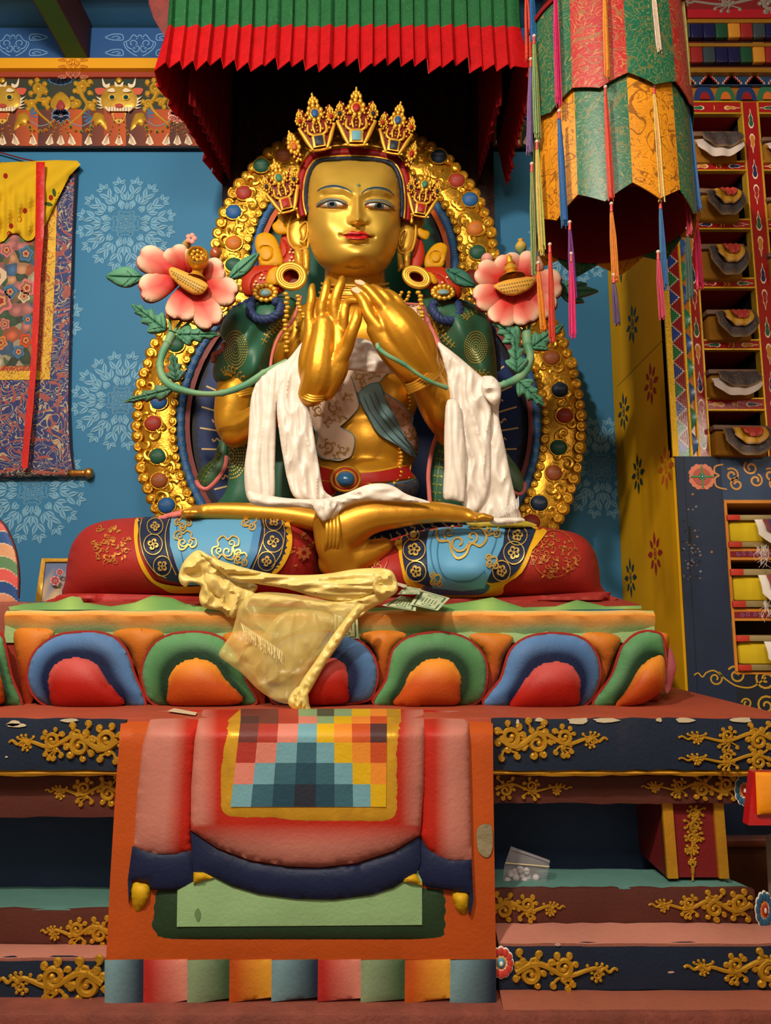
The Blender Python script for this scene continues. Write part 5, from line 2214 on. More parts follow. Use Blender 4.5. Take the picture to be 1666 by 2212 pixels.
body_v, body_f = blend(pr, .016, 10, 'tmp_body')
mb = MB()
mb.add(body_v, body_f, GOLD, C(206, 146, 34))
bvh_body = mb.bvh()
mb.build('torso', SG, sharp=180)

pr = MB()
# image-left hand (palm towards its fellow, fingers up)
YL2 = 2.93
limb(pr, [(672, 850, 2.97, 30), (688, 815, 2.94, 38), (694, 775, 2.93, 37), (700, 735, 2.93, 33), (702, 705, 2.93, 28)], n=5)
limb(pr, [(680, 840, 2.97, 26), (668, 790, 2.95, 26), (674, 740, 2.94, 22), (672, 705, 2.94, 14)], n=5)
limb(pr, [(705, 845, 2.97, 22), (728, 800, 2.93, 25), (736, 760, 2.92, 20), (732, 715, 2.92, 15)], n=5)
limb(pr, [(669, 705, 2.94, 12.4), (668, 675, 2.93, 10.8), (673, 648, 2.92, 10.3), (674, 628, 2.92, 9.2), (675, 618, 2.925, 7.0)], n=5)
limb(pr, [(701, 705, 2.93, 13.5), (694, 672, 2.91, 12.4), (701, 640, 2.90, 11.3), (706, 618, 2.90, 10.3), (708, 606, 2.905, 7.6)], n=5)
limb(pr, [(727, 706, 2.92, 13.5), (722, 665, 2.90, 13.0), (728, 635, 2.89, 12.4), (737, 612, 2.89, 10.8), (739, 602, 2.895, 7.6)], n=5)
limb(pr, [(742, 716, 2.92, 13.0), (743, 684, 2.90, 11.9), (748, 658, 2.90, 10.8), (760, 650, 2.88, 9.2), (777, 651, 2.86, 7.6)], n=5)
limb(pr, [(724, 790, 2.92, 21.6), (748, 752, 2.89, 16.7), (758, 722, 2.86, 14.6), (770, 690, 2.85, 13.5), (773, 672, 2.85, 9.7)], n=5)
hv, hf = blend(pr, .0055, 3, 'tmp_hand')
mb = MB(); mb.add(hv, hf, GOLD, C(206, 144, 32)); bvh_h1 = mb.bvh(); mb.build('hand', SG, sharp=180)
# image-right hand (back of the hand turned outwards, fingers pointing up to the left)
pr = MB()
limb(pr, [(918, 800, 2.97, 38), (892, 762, 2.93, 46), (868, 722, 2.90, 50), (846, 690, 2.89, 42), (832, 668, 2.89, 30)], n=5)
limb(pr, [(915, 770, 2.95, 34), (905, 728, 2.93, 32), (876, 686, 2.91, 26)], n=5)
limb(pr, [(890, 800, 2.95, 34), (846, 758, 2.90, 30), (812, 712, 2.87, 22)], n=5)
limb(pr, [(820, 712, 2.86, 18.4), (798, 682, 2.85, 15.1), (785, 652, 2.85, 13.0), (772, 634, 2.86, 10.3), (763, 627, 2.865, 7.6)], n=5)
limb(pr, [(838, 680, 2.86, 15.1), (818, 652, 2.845, 13.0), (798, 628, 2.845, 11.3), (780, 614, 2.85, 9.2), (771, 609, 2.855, 7.0)], n=5)
limb(pr, [(850, 672, 2.87, 14.0), (838, 648, 2.86, 11.9), (822, 630, 2.86, 10.3), (806, 620, 2.865, 7.6)], n=5)
limb(pr, [(872, 672, 2.88, 14.0), (858, 648, 2.88, 11.9), (842, 634, 2.885, 9.7), (834, 630, 2.89, 7.6)], n=5)
hv, hf = blend(pr, .0065, 4, 'tmp_hand')
mb = MB(); mb.add(hv, hf, GOLD, C(206, 142, 32)); bvh_h2 = mb.bvh(); mb.build('hand', SG, sharp=180)
NAIL = C(222, 176, 140)
for pts in ([(758, 621), (762, 618), (773, 620), (780, 628), (774, 634), (762, 629)], [(767, 605), (771, 603), (782, 606), (789, 612), (783, 616), (770, 612)]):
    mb = MB(); decal(mb, bvh_h2, cr(pts, 4), PAINTS, NAIL, .0015, 2); mb.build('fingernail', SG)


def bangle(pts, r=3.4, n=3, dx=2.5, dy=4.5, col=G1, name='bracelet'):
    mb = MB()
    for i in range(n):
        q = cr([(a + dx * i, b + dy * i, c) for a, b, c in pts], 5, closed=True)
        tube(mb, [P(a, b, c) for a, b, c in q], r * 3.0 / F, GOLD, col, seg=7, closed=True)
    mb.build(name, SG)


bangle([(876, 822, 2.98), (880, 832, 2.93), (905, 822, 2.90), (938, 796, 2.93), (948, 776, 2.98), (915, 800, 3.03)], 3.6, 4, 2.4, 5)
bangle([(650, 838, 2.99), (660, 850, 2.93), (680, 857, 2.92), (702, 854, 2.95), (680, 844, 3.03)], 3.0, 3, -2, 5)
bangle([(470, 846, 3.36), (485, 850, 3.30), (520, 846, 3.28), (552, 836, 3.34), (510, 836, 3.44)], 4, 3, 0, 5, name='arm_band')

# ---- head
YHD = 3.36
HO = [(700, 347), (768, 345), (820, 348), (846, 358), (860, 382), (866, 420), (867, 460), (865, 500), (860, 530), (850, 556), (834, 582), (806, 597), (768, 602), (730, 597), (704, 583), (684, 562), (672, 536), (666, 505), (663, 460), (663, 420), (667, 385), (678, 358)]
HO = cr(HO, 6)
V, T, d = tri(HO, 2.6)
h = inflate_h(V, T, d, 66, 160)
x, y = V[:, 0], V[:, 1]


def gs(cx, cy, sx, sy, rot=0.0):
    dx, dy = x - cx, y - cy
    a = dx * math.cos(rot) + dy * math.sin(rot); b = -dx * math.sin(rot) + dy * math.cos(rot)
    return np.exp(-(a / sx) ** 2 - (b / sy) ** 2)


def seggs(pts, s):
    """soft ridge along a polyline"""
    best = np.full(len(x), 1e9)
    for (ax, ay), (bx, by) in zip(pts, pts[1:]):
        L2 = (bx - ax) ** 2 + (by - ay) ** 2
        t = np.clip(((x - ax) * (bx - ax) + (y - ay) * (by - ay)) / L2, 0, 1)
        best = np.minimum(best, np.hypot(x - ax - t * (bx - ax), y - ay - t * (by - ay)))
    return np.exp(-(best / s) ** 2)


def sig(v):
    return 1 / (1 + np.exp(-v))


H = .26 * h
F_ = np.zeros(len(x))
# nose : bridge widening to a tip with wings
tn = np.clip((y - 412) / 62.0, 0, 1)
wn = 5.5 + 6.0 * tn ** 1.5
F_ += (.012 + .050 * tn ** 1.2) * np.exp(-((x - 773) / wn) ** 2) * sig((y - 408) / 5) * sig((483 - y) / 2.6)
F_ += .020 * gs(774, 474, 9, 8)
F_ += .022 * gs(758, 477, 6.5, 6) + .022 * gs(791, 477.5, 6.5, 6)
F_ -= .012 * gs(764, 486, 4, 2.5) + .012 * gs(785, 486.5, 4, 2.5)
# brow ridges and sockets
F_ += .010 * seggs([(690, 410), (712, 403), (740, 405), (762, 416)], 6)
F_ += .010 * seggs([(782, 418), (804, 407), (828, 409), (850, 422)], 6)
F_ -= .016 * seggs([(700, 424), (740, 424), (754, 432)], 8) + .016 * seggs([(792, 432), (804, 427), (840, 430)], 8)
F_ += .020 * seggs([(698, 438), (720, 435), (742, 440)], 8) + .020 * seggs([(798, 442), (820, 438), (844, 446)], 8)
F_ -= .010 * seggs([(692, 449), (720, 452), (748, 448)], 3.5) + .010 * seggs([(792, 449), (820, 455), (848, 455)], 3.5)
# cheeks, philtrum, mouth, chin
F_ += .018 * gs(705, 490, 26, 24) + .018 * gs(834, 492, 24, 24)
F_ += .020 * gs(771, 510, 30, 20)
F_ -= .008 * gs(773, 493, 3, 5)
F_ += .014 * seggs([(745, 506), (760, 502), (772, 504), (784, 502), (798, 508)], 4.2)
F_ += .018 * seggs([(754, 514), (772, 516), (790, 514)], 4.6)
F_ -= .013 * seggs([(738, 508), (756, 509), (772, 509.5), (790, 510), (806, 512)], 1.9)
F_ -= .010 * gs(735, 508, 4, 4) + .010 * gs(808, 512, 4, 4)
F_ -= .012 * gs(772, 528, 22, 5)
F_ += .022 * gs(772, 548, 26, 16)
F_ -= .009 * seggs([(748, 574), (768, 578), (790, 574)], 2.2)
fr = YHD - H - F_ * np.clip(d / 8, 0, 1)
bk = YHD + .22 * h
n = len(V)
mb = MB()
lips = cr([(736, 507.5), (746, 506), (759, 499.5), (766, 499.5), (772, 502), (778, 499.5), (784, 499.5), (794, 505), (806, 511), (794, 514.5), (784, 518.5), (772, 519.5), (760, 518), (749, 513)], 5)
cnt = {}
for t in T:
    for a, b in ((t[0], t[1]), (t[1], t[2]), (t[2], t[0])):
        cnt[(a, b)] = 1
side = [(b, a, a + n, b + n) for (a, b) in cnt if (b, a) not in cnt]
FG = C(208, 166, 64)
HEADG = mat('smooth_gold_paint', rough=.42, metal=.5, bump=.05, bscale=10, var=.06, vscale=7)
mb.add(np.concatenate([PP(x, y, fr), PP(x, y, bk)]), [t for t in T] + side + [tuple(i + n for i in t[::-1]) for t in T], HEADG, FG)
bvh_head = mb.bvh()
# painted features
INK = C(34, 42, 52); BLG = C(110, 130, 140)
decal(mb, bvh_head, lips, EYEP, C(176, 22, 22), .0012, 2.2)
stroke(mb, bvh_head, cr([(734, 506.5), (742, 508.5), (758, 509), (772, 510), (788, 510), (800, 512), (809, 511)], 5, closed=False), [.8, 1, 1.2, 1.2, 1.2, 1.2] * 5 + [.8], EYEP, C(90, 10, 14), .002)
eyes = (([(687, 445), (697, 439), (712, 434), (722, 434), (738, 439), (751, 445), (738, 446), (722, 447), (706, 448), (696, 447)], (717.5, 440), [(684, 447), (694, 441), (706, 436), (720, 433), (736, 437), (752, 445)], [(684, 444), (694, 436), (708, 431), (724, 430.5), (740, 434), (750, 440)], [(696, 447), (716, 448), (736, 447), (748, 445)]),
        ([(788, 444), (796, 440), (808, 438), (822, 439), (840, 444), (853, 453), (840, 452), (824, 451), (808, 449), (797, 447)], (819, 444.5), [(787, 443.5), (798, 439), (812, 437.5), (828, 440), (842, 446), (855, 456)], [(789, 438), (802, 433.5), (816, 433), (832, 435), (845, 442), (853, 450)], [(797, 447), (812, 450), (832, 452.5), (850, 453)]))
for white, (ix, iy), lid, crease, low in eyes:
    wp = cr(white, 4)
    decal(mb, bvh_head, wp, EYEP, lambda a, b: C(226, 214, 200) if abs(a - ix) < 22 else C(206, 120, 96), .0014, 2)
    ir = [p for p in ell(ix, iy + 1.5, 10.5, 9, 26)]
    wa = np.array(wp)
    ins = inside(np.array([p[0] for p in ir]), np.array([p[1] for p in ir]), wa)
    k_ = [p for p, q in zip(ir, ins) if q]
    irc = [(ix + (p[0] - ix) * 1, min(max(p[1], iy - 5.2), iy + 7.2)) for p in ir]
    decal(mb, bvh_head, irc, EYEP, C(96, 122, 136), .0022, 1.6)
    decal(mb, bvh_head, ell(ix, iy - .5, 5.5, 4.6, 14), EYEP, C(12, 16, 22), .0030, 1.6)
    stroke(mb, bvh_head, cr(lid, 6, closed=False), 2.2, EYEP, INK, .0036)
    stroke(mb, bvh_head, cr(crease, 6, closed=False), 2.6, EYEP, BLG, .003)
    stroke(mb, bvh_head, cr([(a, b - 1.6) for a, b in crease], 6, closed=False), 1.0, EYEP, INK, .0036)
    stroke(mb, bvh_head, cr(low, 6, closed=False), 1.2, EYEP, C(150, 90, 70), .0036)
for bw in ([(686, 413), (694, 407.5), (709, 403), (722, 402), (736, 404), (750, 409), (762, 417)], [(781, 419), (790, 411), (804, 406.5), (818, 406), (832, 408.5), (843, 414), (852, 423)]):
    q = cr(bw, 6, closed=False)
    m_ = len(q)
    stroke(mb, bvh_head, q, [1.0 + 4.2 * math.sin(PI * i / (m_ - 1)) for i in range(m_)], EYEP, C(104, 128, 136), .0015)
    stroke(mb, bvh_head, [(a, b - .6) for a, b in q], [.8 + 1.8 * math.sin(PI * i / (m_ - 1)) for i in range(m_)], EYEP, C(40, 50, 60), .0025)
hd = mb.build('head', SG, sharp=180)
u_ = cast(bvh_head, 775, 401)
mb = MB(); ball(mb, u_[0], .009, PAINTS, C(90, 104, 76), sy=.6); mb.build('forehead_jewel', SG)

# neck folds
mb = MB()
for (yy, rx, dyy) in ((612, 72, 5), (622, 73, 5), (632, 77, 5), (643, 84, 6)):
    pts = [P(767 + rx * math.cos(PI * t / 16), yy + dyy * math.sin(PI * t / 16), 3.42 - rx * 3.42 / F * math.sin(PI * t / 16) * 1.0) for t in range(17)]
    tube(mb, pts, .006, HEADG, C(204, 154, 56), seg=8)
mb.build('neck_fold', SG)

# hair line and head bands round the face
mb = MB()


def headband(mb, off, r, m, col, Y=YHD - .05, seg=8, flat_=1.0, yt=0):
    q = []
    for (a, b) in cr([(669, 462), (664, 440), (663, 415), (667, 385), (678, 360), (700, 347), (768, 344), (822, 348), (848, 358), (862, 384), (867, 415), (868, 445), (866, 470)], 5, closed=False):
        dx, dy = a - 767, b - 430
        L_ = math.hypot(dx, dy)
        q.append(P(a + dx / L_ * off, b + dy / L_ * off * (1 + yt), Y))
    tube(mb, q, r * Y / F, m, col, seg=seg, flat=flat_)


headband(mb, 1.5, 5, PAINTS, C(28, 36, 54), YHD - .07)
mb.build('hair', SG)
mb = MB(); headband(mb, 7, 3.2, GOLD, G1, YHD - .065); headband(mb, 25, 3.6, GOLD, G2, YHD - .04, yt=.25); mb.build('gilt_band', SG)
mb = MB(); headband(mb, 15, 9, PAINTS, C(140, 10, 12), YHD - .04, flat_=.6, yt=.12); mb.build('red_band', SG)

# ears
def ear(o, inner, lobe, s):
    mb = MB()
    puff(mb, cr(o, 5), YHD + .02, .03, HEADG, C(206, 156, 50), 2.4, Rm=7, thick=.05)
    q = cr(o, 5)
    tube(mb, [P(a, b, YHD - .005) for a, b in q[:int(len(q) * .96)]], .007, HEADG, C(206, 156, 50), seg=8)
    puff(mb, cr(inner, 5), YHD - .004, .02, HEADG, C(206, 156, 50), 2.2, Rm=5, thick=.02)
    qi = cr(inner, 5)
    tube(mb, [P(a, b, YHD - .02) for a, b in qi], .004, HEADG, C(206, 156, 50), seg=7, closed=True)
    for lb in lobe:
        puff(mb, lb, YHD + .0, .022, HEADG, C(206, 156, 50), 4, thick=.04)
    mb.build('ear', SG)


z3 = lambda x, y: (520 + x / 6.911, 340 + y / 6.911)
ear([z3(*p) for p in ((990, 870), (960, 830), (870, 800), (790, 830), (735, 920), (710, 1040), (708, 1180), (740, 1290), (820, 1370), (920, 1370), (1000, 1340), (1010, 1100))],
    [z3(*p) for p in ((980, 960), (900, 1020), (870, 1090), (890, 1180), (880, 1240), (930, 1260), (975, 1210), (1000, 1080))],
    [[z3(*p) for p in ((790, 1330), (900, 1360), (925, 1380), (928, 1640), (815, 1600))], [z3(*p) for p in ((915, 1350), (1010, 1300), (1035, 1500), (1032, 1640), (1010, 1760), (960, 1700), (925, 1620))]], -1)
z4 = lambda x, y: (860 + x / 6.91, 340 + y / 6.91)
ear([z4(*p) for p in ((20, 940), (70, 890), (150, 880), (220, 920), (262, 1020), (265, 1160), (240, 1300), (190, 1400), (90, 1430), (10, 1390), (-5, 1200))],
    [z4(*p) for p in ((45, 1130), (110, 1080), (120, 1130), (95, 1220), (80, 1300), (30, 1310), (20, 1210))],
    [[z4(*p) for p in ((-10, 1390), (60, 1430), (95, 1660), (0, 1710))], [z4(*p) for p in ((75, 1430), (190, 1390), (175, 1640), (100, 1660))]], 1)


def earring(cx, cy, rx, ry, rot, hr):
    mb = MB()
    Y = YHD - .08
    k = Y / F
    for (q, r_, col) in ((1.0, 5.5, G2), (.84, 4.5, G1), (.70, 4, G1)):
        tube(mb, [P(a, b, Y - .01 * (1 - q)) for a, b in ell(cx, cy, rx * q - 3, ry * q - 3, 32, rot)], r_ * k, HEADG, col, seg=9, closed=True)
    puff(mb, ell(cx, cy, rx * .95, ry * .95, 32, rot), Y + .004, 0, HEADG, C(190, 140, 40), 5, thick=.05, holes=[ell(cx + 1, cy + 1, rx * hr, ry * hr, 24, rot)])
    puff(mb, ell(cx, cy, rx * .8, ry * .8, 24, rot), Y + .05, 0, PAINTS, C(110, 18, 18), 6, thick=.01)
    mb.build('earring', SG)


earring(629, 597, 33, 29, .15, .60)
earring(900, 599, 31, 22, .42, .56)


# ---- crown
def spire(bx, by, tx, ty, wid, gem, sq, sidegem, full=True, Y=YHD - .13, name='crown_spire', lean=0.0):
    """jewelled crown leaf, base centre -> tip (photo px); wid = half width / height"""
    mb = MB()
    hx, hy = tx - bx, ty - by
    Ln = math.hypot(hx, hy)
    px_, py_ = -hy / Ln, hx / Ln       # unit to the right of 'up'
    if px_ < 0:
        px_, py_ = -px_, -py_
    W = wid * Ln / .38
    def M(s, t):
        return bx + hx * t + px_ * s * W, by + hy * t + py_ * s * W
    k = Y / F
    K = lambda s, t, dy=0.0: P(*M(s, t), Y + dy + abs(s) * lean)
    RB = C(104, 14, 10)
    back = [(-.15, -.02), (-.34, .45), (-.36, .6), (-.29, .8), (-.17, .68), (-.1, .85), (0, 1.0), (.1, .85), (.17, .68), (.29, .8), (.36, .6), (.34, .45), (.15, -.02)] if full else [(-.1, 0), (-.24, .35), (-.22, .7), (0, 1.02), (.22, .7), (.24, .35), (.1, 0)]
    puff(mb, cr([M(a * .95, b * .98) for a, b in back], 3), Y + .008, .012, PAINTS, RB, max(2.5, Ln / 18), thick=.02)
    bd = lambda s, t, r, col=G2, e=1.25, dy=-.010: ball(mb, K(s, t, dy), r * Ln * k, HEADG, col, sz=e, sy=.9, seg=9, rings=7)
    def gemo(s, t, rx, ry, col):
        puff(mb, [M(s + rx * 1.35 * math.cos(a * PI / 8), t + ry * 1.3 * math.sin(a * PI / 8)) for a in range(16)], Y - .012, .006, HEADG, G2, max(2, rx * Ln * .5), thick=.02)
        puff(mb, [M(s + rx * math.cos(a * PI / 8), t + ry * math.sin(a * PI / 8)) for a in range(16)], Y - .020, .008, PAINTS, col, max(1.5, rx * Ln * .4), thick=.01)
    def cluster(s, t, R_, gr, col, tip):
        m_ = 9
        for i in range(m_):
            a = 2 * PI * i / m_ + .3
            bd(s + R_ * 1.0 * math.cos(a), t + R_ * 1.05 * math.sin(a), R_ * .36)
        gemo(s, t, gr, gr * 1.15, col)
        for i, (ds, dt, r) in enumerate(((0, 2.2, .20), (-.32, 1.9, .2), (.32, 1.9, .2), (-.55, 1.5, .22), (.55, 1.5, .22), (0, 1.6, .28), (0, 2.6, .14))):
            bd(s + ds * R_, t + dt * R_ * tip, R_ * r * 1.3, e=1.6)
    if full:
        for s_ in (-1, 1):
            # stems
            for (pp, w) in (([(.13, 0), (.20, .14), (.26, .28), (.33, .42)], 5.0), ([(.08, .25), (.17, .32), (.16, .46)], 3.6), ([(.05, .30), (.07, .42), (.03, .50)], 3.0)):
                q = cr([M(a * s_, b) for a, b in pp], 5, closed=False)
                tube(mb, [P(a, b, Y - .012 + 0 * lean) for a, b in q], [w * 1.35 * Ln / 190 * k * (.75 + .5 * math.sin(PI * i / (len(q) - 1))) for i in range(len(q))], HEADG, G2, seg=8)
            cluster(.285 * s_, .56, .075, .038, sidegem, 1.0)
            for t_ in (.40, .46):
                bd(.17 * s_ + .02 * s_, t_ + .1, .016)
        cluster(0, .66, .125, .068, gem, 1.05)
        for (a_, b_) in ((0, .34), (0, .40), (0, .46), (.06, .5), (.22, .36), (.26, .44), (.20, .46), (.11, .22), (.24, .5), (.14, .56), (.17, .64), (.10, .36), (.22, .72), (.30, .42)):
            for s_ in (-1, 1):
                bd(a_ * s_, b_, .022)
        S4 = [(-.10, .06), (.10, .06), (.10, .27), (-.10, .27)]
        puff(mb, [M(a * 1.15, .165 + (b - .165) * 1.15) for a, b in S4], Y - .014, .008, HEADG, G2, Ln * .05, Rm=Ln * .05, thick=.02)
        puff(mb, [M(a * .78, .165 + (b - .165) * .78) for a, b in S4], Y - .022, .006, PAINTS, sq, Ln * .05, thick=.01)
        q = [M(-.2, 0), M(0, -.015), M(.2, 0)]
        tube(mb, [P(a, b, Y - .008) for a, b in cr(q, 5, closed=False)], 4.0 * Ln / 190 * k, HEADG, G2, seg=8)
    else:
        cluster(0, .52, .2, .11, gem, .9)
        for t_, s_ in ((.2, -.12), (.2, .12), (.1, 0), (.26, 0), (.05, -.08), (.05, .08)):
            bd(s_, t_, .05)
    mb.build(name, SG)


GR_ = C(60, 110, 84); BK = C(34, 38, 48); RDG = C(150, 32, 26); BLUG = C(44, 78, 122); AQ = C(96, 146, 158); ORG_ = C(180, 90, 36)
spire(597 + 25, 466 - 10, 592, 346, .36, GR_, RDG, BK, Y=YHD - .06)
spire(907, 466, 924, 362, .36, GR_, RDG, BK, Y=YHD - .06)
spire(647, 350, 624, 284, .30, ORG_, RDG, BK, full=False, Y=YHD - .09)
spire(880, 360, 898, 306, .30, RDG, RDG, BK, full=False, Y=YHD - .09)
spire(692, 322, 674, 204, .38, BLUG, BK, RDG, Y=YHD - .13)
spire(848, 330, 866, 222, .38, BLUG, BK, RDG, Y=YHD - .12)
spire(770, 312, 770, 191, .40, RDG, AQ, BK, Y=YHD - .15)

# ---- ribbons beside the ears
def rib(pts, Y, H_, col, name, step=3, th=.02, m=PAINTS, ex=None):
    mb = MB(); puff(mb, cr(pts, 4), Y, H_, m, col, step, Rm=14, thick=th, extra=ex); mb.build(name, SG)


YY = C(196, 140, 8); RO = C(166, 42, 14)
groove = lambda cx, cy, r: (lambda x, y: -.010 * np.exp(-((np.hypot(x - cx, y - cy) - r) / 2.0) ** 2))
rib([(604, 458), (650, 450), (655, 500), (628, 506), (600, 506), (588, 488), (600, 474)], YHD + .02, .02, YY, 'yellow_ribbon', ex=groove(640, 480, 24))
rib([(551, 528), (556, 508), (575, 502), (592, 510), (603, 530), (612, 568), (594, 576), (566, 576), (556, 550)], YHD + .03, .02, YY, 'yellow_ribbon', ex=groove(574, 548, 16))
rib([(612, 500), (632, 506), (640, 530), (640, 570), (612, 574), (604, 540)], YHD + .04, .015, RO, 'red_ribbon', ex=groove(600, 540, 22))
rib([(522, 620), (526, 592), (548, 575), (600, 574), (630, 590), (618, 625), (590, 640), (540, 642), (526, 634)], YHD - .02, .04, RO, 'red_ribbon', ex=groove(575, 620, 32))
rib([(582, 584), (602, 578), (606, 612), (576, 612)], YHD - .07, .015, YY, 'yellow_ribbon')
rib([(878, 462), (906, 464), (917, 478), (914, 492), (926, 498), (928, 510), (918, 518), (900, 508), (888, 490)], YHD + .02, .02, YY, 'yellow_ribbon', ex=groove(890, 480, 18))
rib([(918, 576), (920, 552), (936, 530), (954, 524), (967, 534), (964, 556), (956, 578), (936, 580)], YHD + .03, .02, YY, 'yellow_ribbon', ex=groove(942, 556, 12))
rib([(898, 512), (912, 520), (918, 550), (908, 582), (886, 578), (894, 540)], YHD + .04, .015, RO, 'red_ribbon')
rib([(916, 578), (960, 578), (984, 594), (997, 616), (996, 640), (982, 646), (950, 632), (926, 626), (906, 600)], YHD - .02, .04, RO, 'red_ribbon', ex=groove(938, 620, 26))
rib([(922, 588), (936, 592), (946, 608), (938, 614), (926, 606)], YHD - .07, .012, YY, 'yellow_ribbon')


def dots3(cx, cy, Y):
    mb = MB()
    for a, b in ((0, -4), (-4, 3), (4, 3)):
        ball(mb, P(cx + a, cy + b, Y), .006, PAINTS, C(224, 190, 130), sy=.4, seg=8, rings=5)
    mb.build('painted_dots', SG)


for a, b, c_ in ((553, 612, YHD - .066), (566, 598, YHD - .066), (630, 542, YHD + .018), (630, 560, YHD + .018), (970, 596, YHD - .064), (956, 614, YHD - .064)):
    dots3(a, b, c_)


def brooch(cx, cy, ry=1.0):
    mb = MB()
    Y = YHD - .12
    k = Y / F
    for i in range(13):
        a = 2 * PI * i / 13
        c_ = P(cx + 22 * math.cos(a), cy + 16 * ry * math.sin(a), Y)
        ball(mb, c_, 6.6 * k, HEADG, G2, sx=1.0, sz=.9, sy=.7, seg=10, rings=6)
    puff(mb, ell(cx, cy, 26, 19 * ry, 24), Y + .015, .01, PAINTS, C(150, 40, 26), 5, thick=.03)
    puff(mb, ell(cx, cy, 15, 10 * ry, 20), Y - .008, .012, HEADG, G2, 3, thick=.02)
    puff(mb, ell(cx, cy, 11.5, 7.5 * ry, 20), Y - .018, .008, PAINTS, C(112, 140, 140), 3, thick=.01)
    mb.build('brooch', SG)


brooch(573, 632); brooch(958, 631, .8)


# ---- twisted navy hair locks
def lock(pts, r):
    q = cr(pts, 8, closed=False)
    mb = MB()
    P3 = [P(a, b, c_) for a, b, c_ in q]
    for ph in range(3):
        off = []
        for i, p in enumerate(P3):
            t = (P3[min(i + 1, len(P3) - 1)] - P3[max(i - 1, 0)]).normalized()
            u = Vector((0, -1, 0)); u = (u - t * u.dot(t)).normalized(); v = t.cross(u)
            a = i * .62 + ph * 2.094
            taper = min(1, (len(P3) - i) / 6, (i + 3) / 5)
            off.append(p + (u * math.cos(a) + v * math.sin(a)) * r * .42 * c_ / F * taper)
        tube(mb, off, [r * .68 * 3.3 / F * min(1, (len(P3) - i) / 5) for i in range(len(P3))], PAINTS, C(40, 54, 92), seg=8)
    mb.build('hair_lock', SG)


lock([(478, 716, 3.46), (490, 690, 3.40), (512, 668, 3.36), (540, 652, 3.32), (556, 644, 3.3)], 9)
lock([(545, 648, 3.26), (541, 672, 3.22), (556, 688, 3.2), (580, 690, 3.2), (602, 678, 3.2), (607, 662, 3.22), (600, 652, 3.22), (591, 656, 3.2)], 10)
lock([(1074, 800, 3.5), (1072, 760, 3.46), (1062, 712, 3.42), (1036, 678, 3.38), (1004, 660, 3.34), (975, 650, 3.32)], 9)
lock([(990, 655, 3.28), (992, 676, 3.24), (978, 694, 3.22), (952, 690, 3.2), (938, 674, 3.2), (934, 660, 3.22), (944, 654, 3.2)], 10)

# ---- green robe
ROBE = mat('green_robe_paint', rough=.5, bump=.15, bscale=10, var=.06, vscale=4, pattern=None)
GRN = C(38, 94, 70); GRD = C(52, 92, 62)
PINKE = C(202, 110, 104)
GLF = C(190, 164, 70)
mbg = MB()
fold1 = lambda x, y: .018 * np.sin((x - 470) * .06 + (y - 660) * -.028) + .012 * np.sin((x + y * .55) * .11)
puff(mbg, cr([(494, 672), (520, 654), (560, 642), (610, 640), (640, 650), (632, 690), (606, 722), (590, 760), (584, 800), (584, 838), (520, 836), (478, 832), (461, 815), (462, 782), (476, 760), (486, 742), (474, 716)], 4), 3.38, .17, ROBE, GRN, 6, Rm=60, thick=.10, back=.05, extra=fold1)
bvr = mbg.bvh()
def robe_dots(mb, bv, cx, cy, RX, RY, rings=6, m=GOLDT, skip=None):
    for j in range(rings):
        rr = (j + 1) / rings
        n_ = 8 + j * 7
        for i in range(n_):
            a = 2 * PI * i / n_
            px, py = cx + RX * rr * math.cos(a), cy + RY * rr * math.sin(a)
            if skip and skip(px, py):
                continue
            w = 2 * PI * rr * RX / n_ * .40
            decal(mb, bv, ell(px, py, w, w * RY / RX * .85, 7), m, GLF, .0022, 9)
def frond(mb, bv, pts, side, s=8, m=GOLDT, col=None):
    q = cr(pts, 8, closed=False)
    n_ = len(q)
    stroke(mb, bv, q, 1.5, m, col or GLF, .0024)
    for i in range(2, n_ - 2, 3):
        a, b = q[i]; tx, ty = q[i + 1][0] - q[i - 1][0], q[i + 1][1] - q[i - 1][1]
        L_ = math.hypot(tx, ty) + 1e-6; tx /= L_; ty /= L_
        for sd in side:
            nx, ny = -ty * sd, tx * sd
            e = s * (1 - .5 * i / n_)
            pp = cr([(a, b), (a + nx * e * .5 + tx * e * .5, b + ny * e * .5 + ty * e * .5), (a + nx * e + tx * e * .4, b + ny * e + ty * e * .4)], 3, closed=False)
            stroke(mb, bv, pp, [1.0 + .35 * k for k in range(len(pp))], m, col or GLF, .0022)
            decal(mb, bv, ell(a + nx * e + tx * e * .35, b + ny * e + ty * e * .35, e * .26, e * .26, 7), m, col or GLF, .0024, 9)
robe_dots(mbg, bvr, 509, 755, 25, 40, 6)
frond(mbg, bvr, [(606, 690), (596, 705), (580, 720), (566, 745)], (1, -1), 10)
frond(mbg, bvr, [(522, 826), (508, 806), (492, 800), (480, 806)], (1, -1), 12)
mbg.build('robe_sleeve', SG)
mb = MB()
tube(mb, [P(a, b, 3.24) for a, b in cr([(650, 640), (634, 690), (606, 722), (590, 760), (584, 800), (584, 832)], 6, closed=False)], .008, PAINTS, PINKE, seg=8)
tube(mb, [P(a, b, 3.36) for a, b in cr([(462, 782), (463, 766), (476, 760), (484, 752), (482, 742)], 6, closed=False)], .014, PAINTS, PINKE, seg=8)
mb.build('pink_robe_edge', SG)
mbg = MB()
puff(mbg, cr([(636, 650), (612, 700), (592, 770), (590, 830), (560, 850), (524, 866), (496, 900), (492, 950), (494, 1020), (486, 1064), (462, 1096), (470, 1110), (560, 1112), (640, 1112), (650, 1000), (660, 850), (650, 760)], 4), 3.44, .10, ROBE, GRN, 8, Rm=40, thick=.08, extra=lambda x, y: .012 * np.sin(x * .09 + 1))
bvr = mbg.bvh()
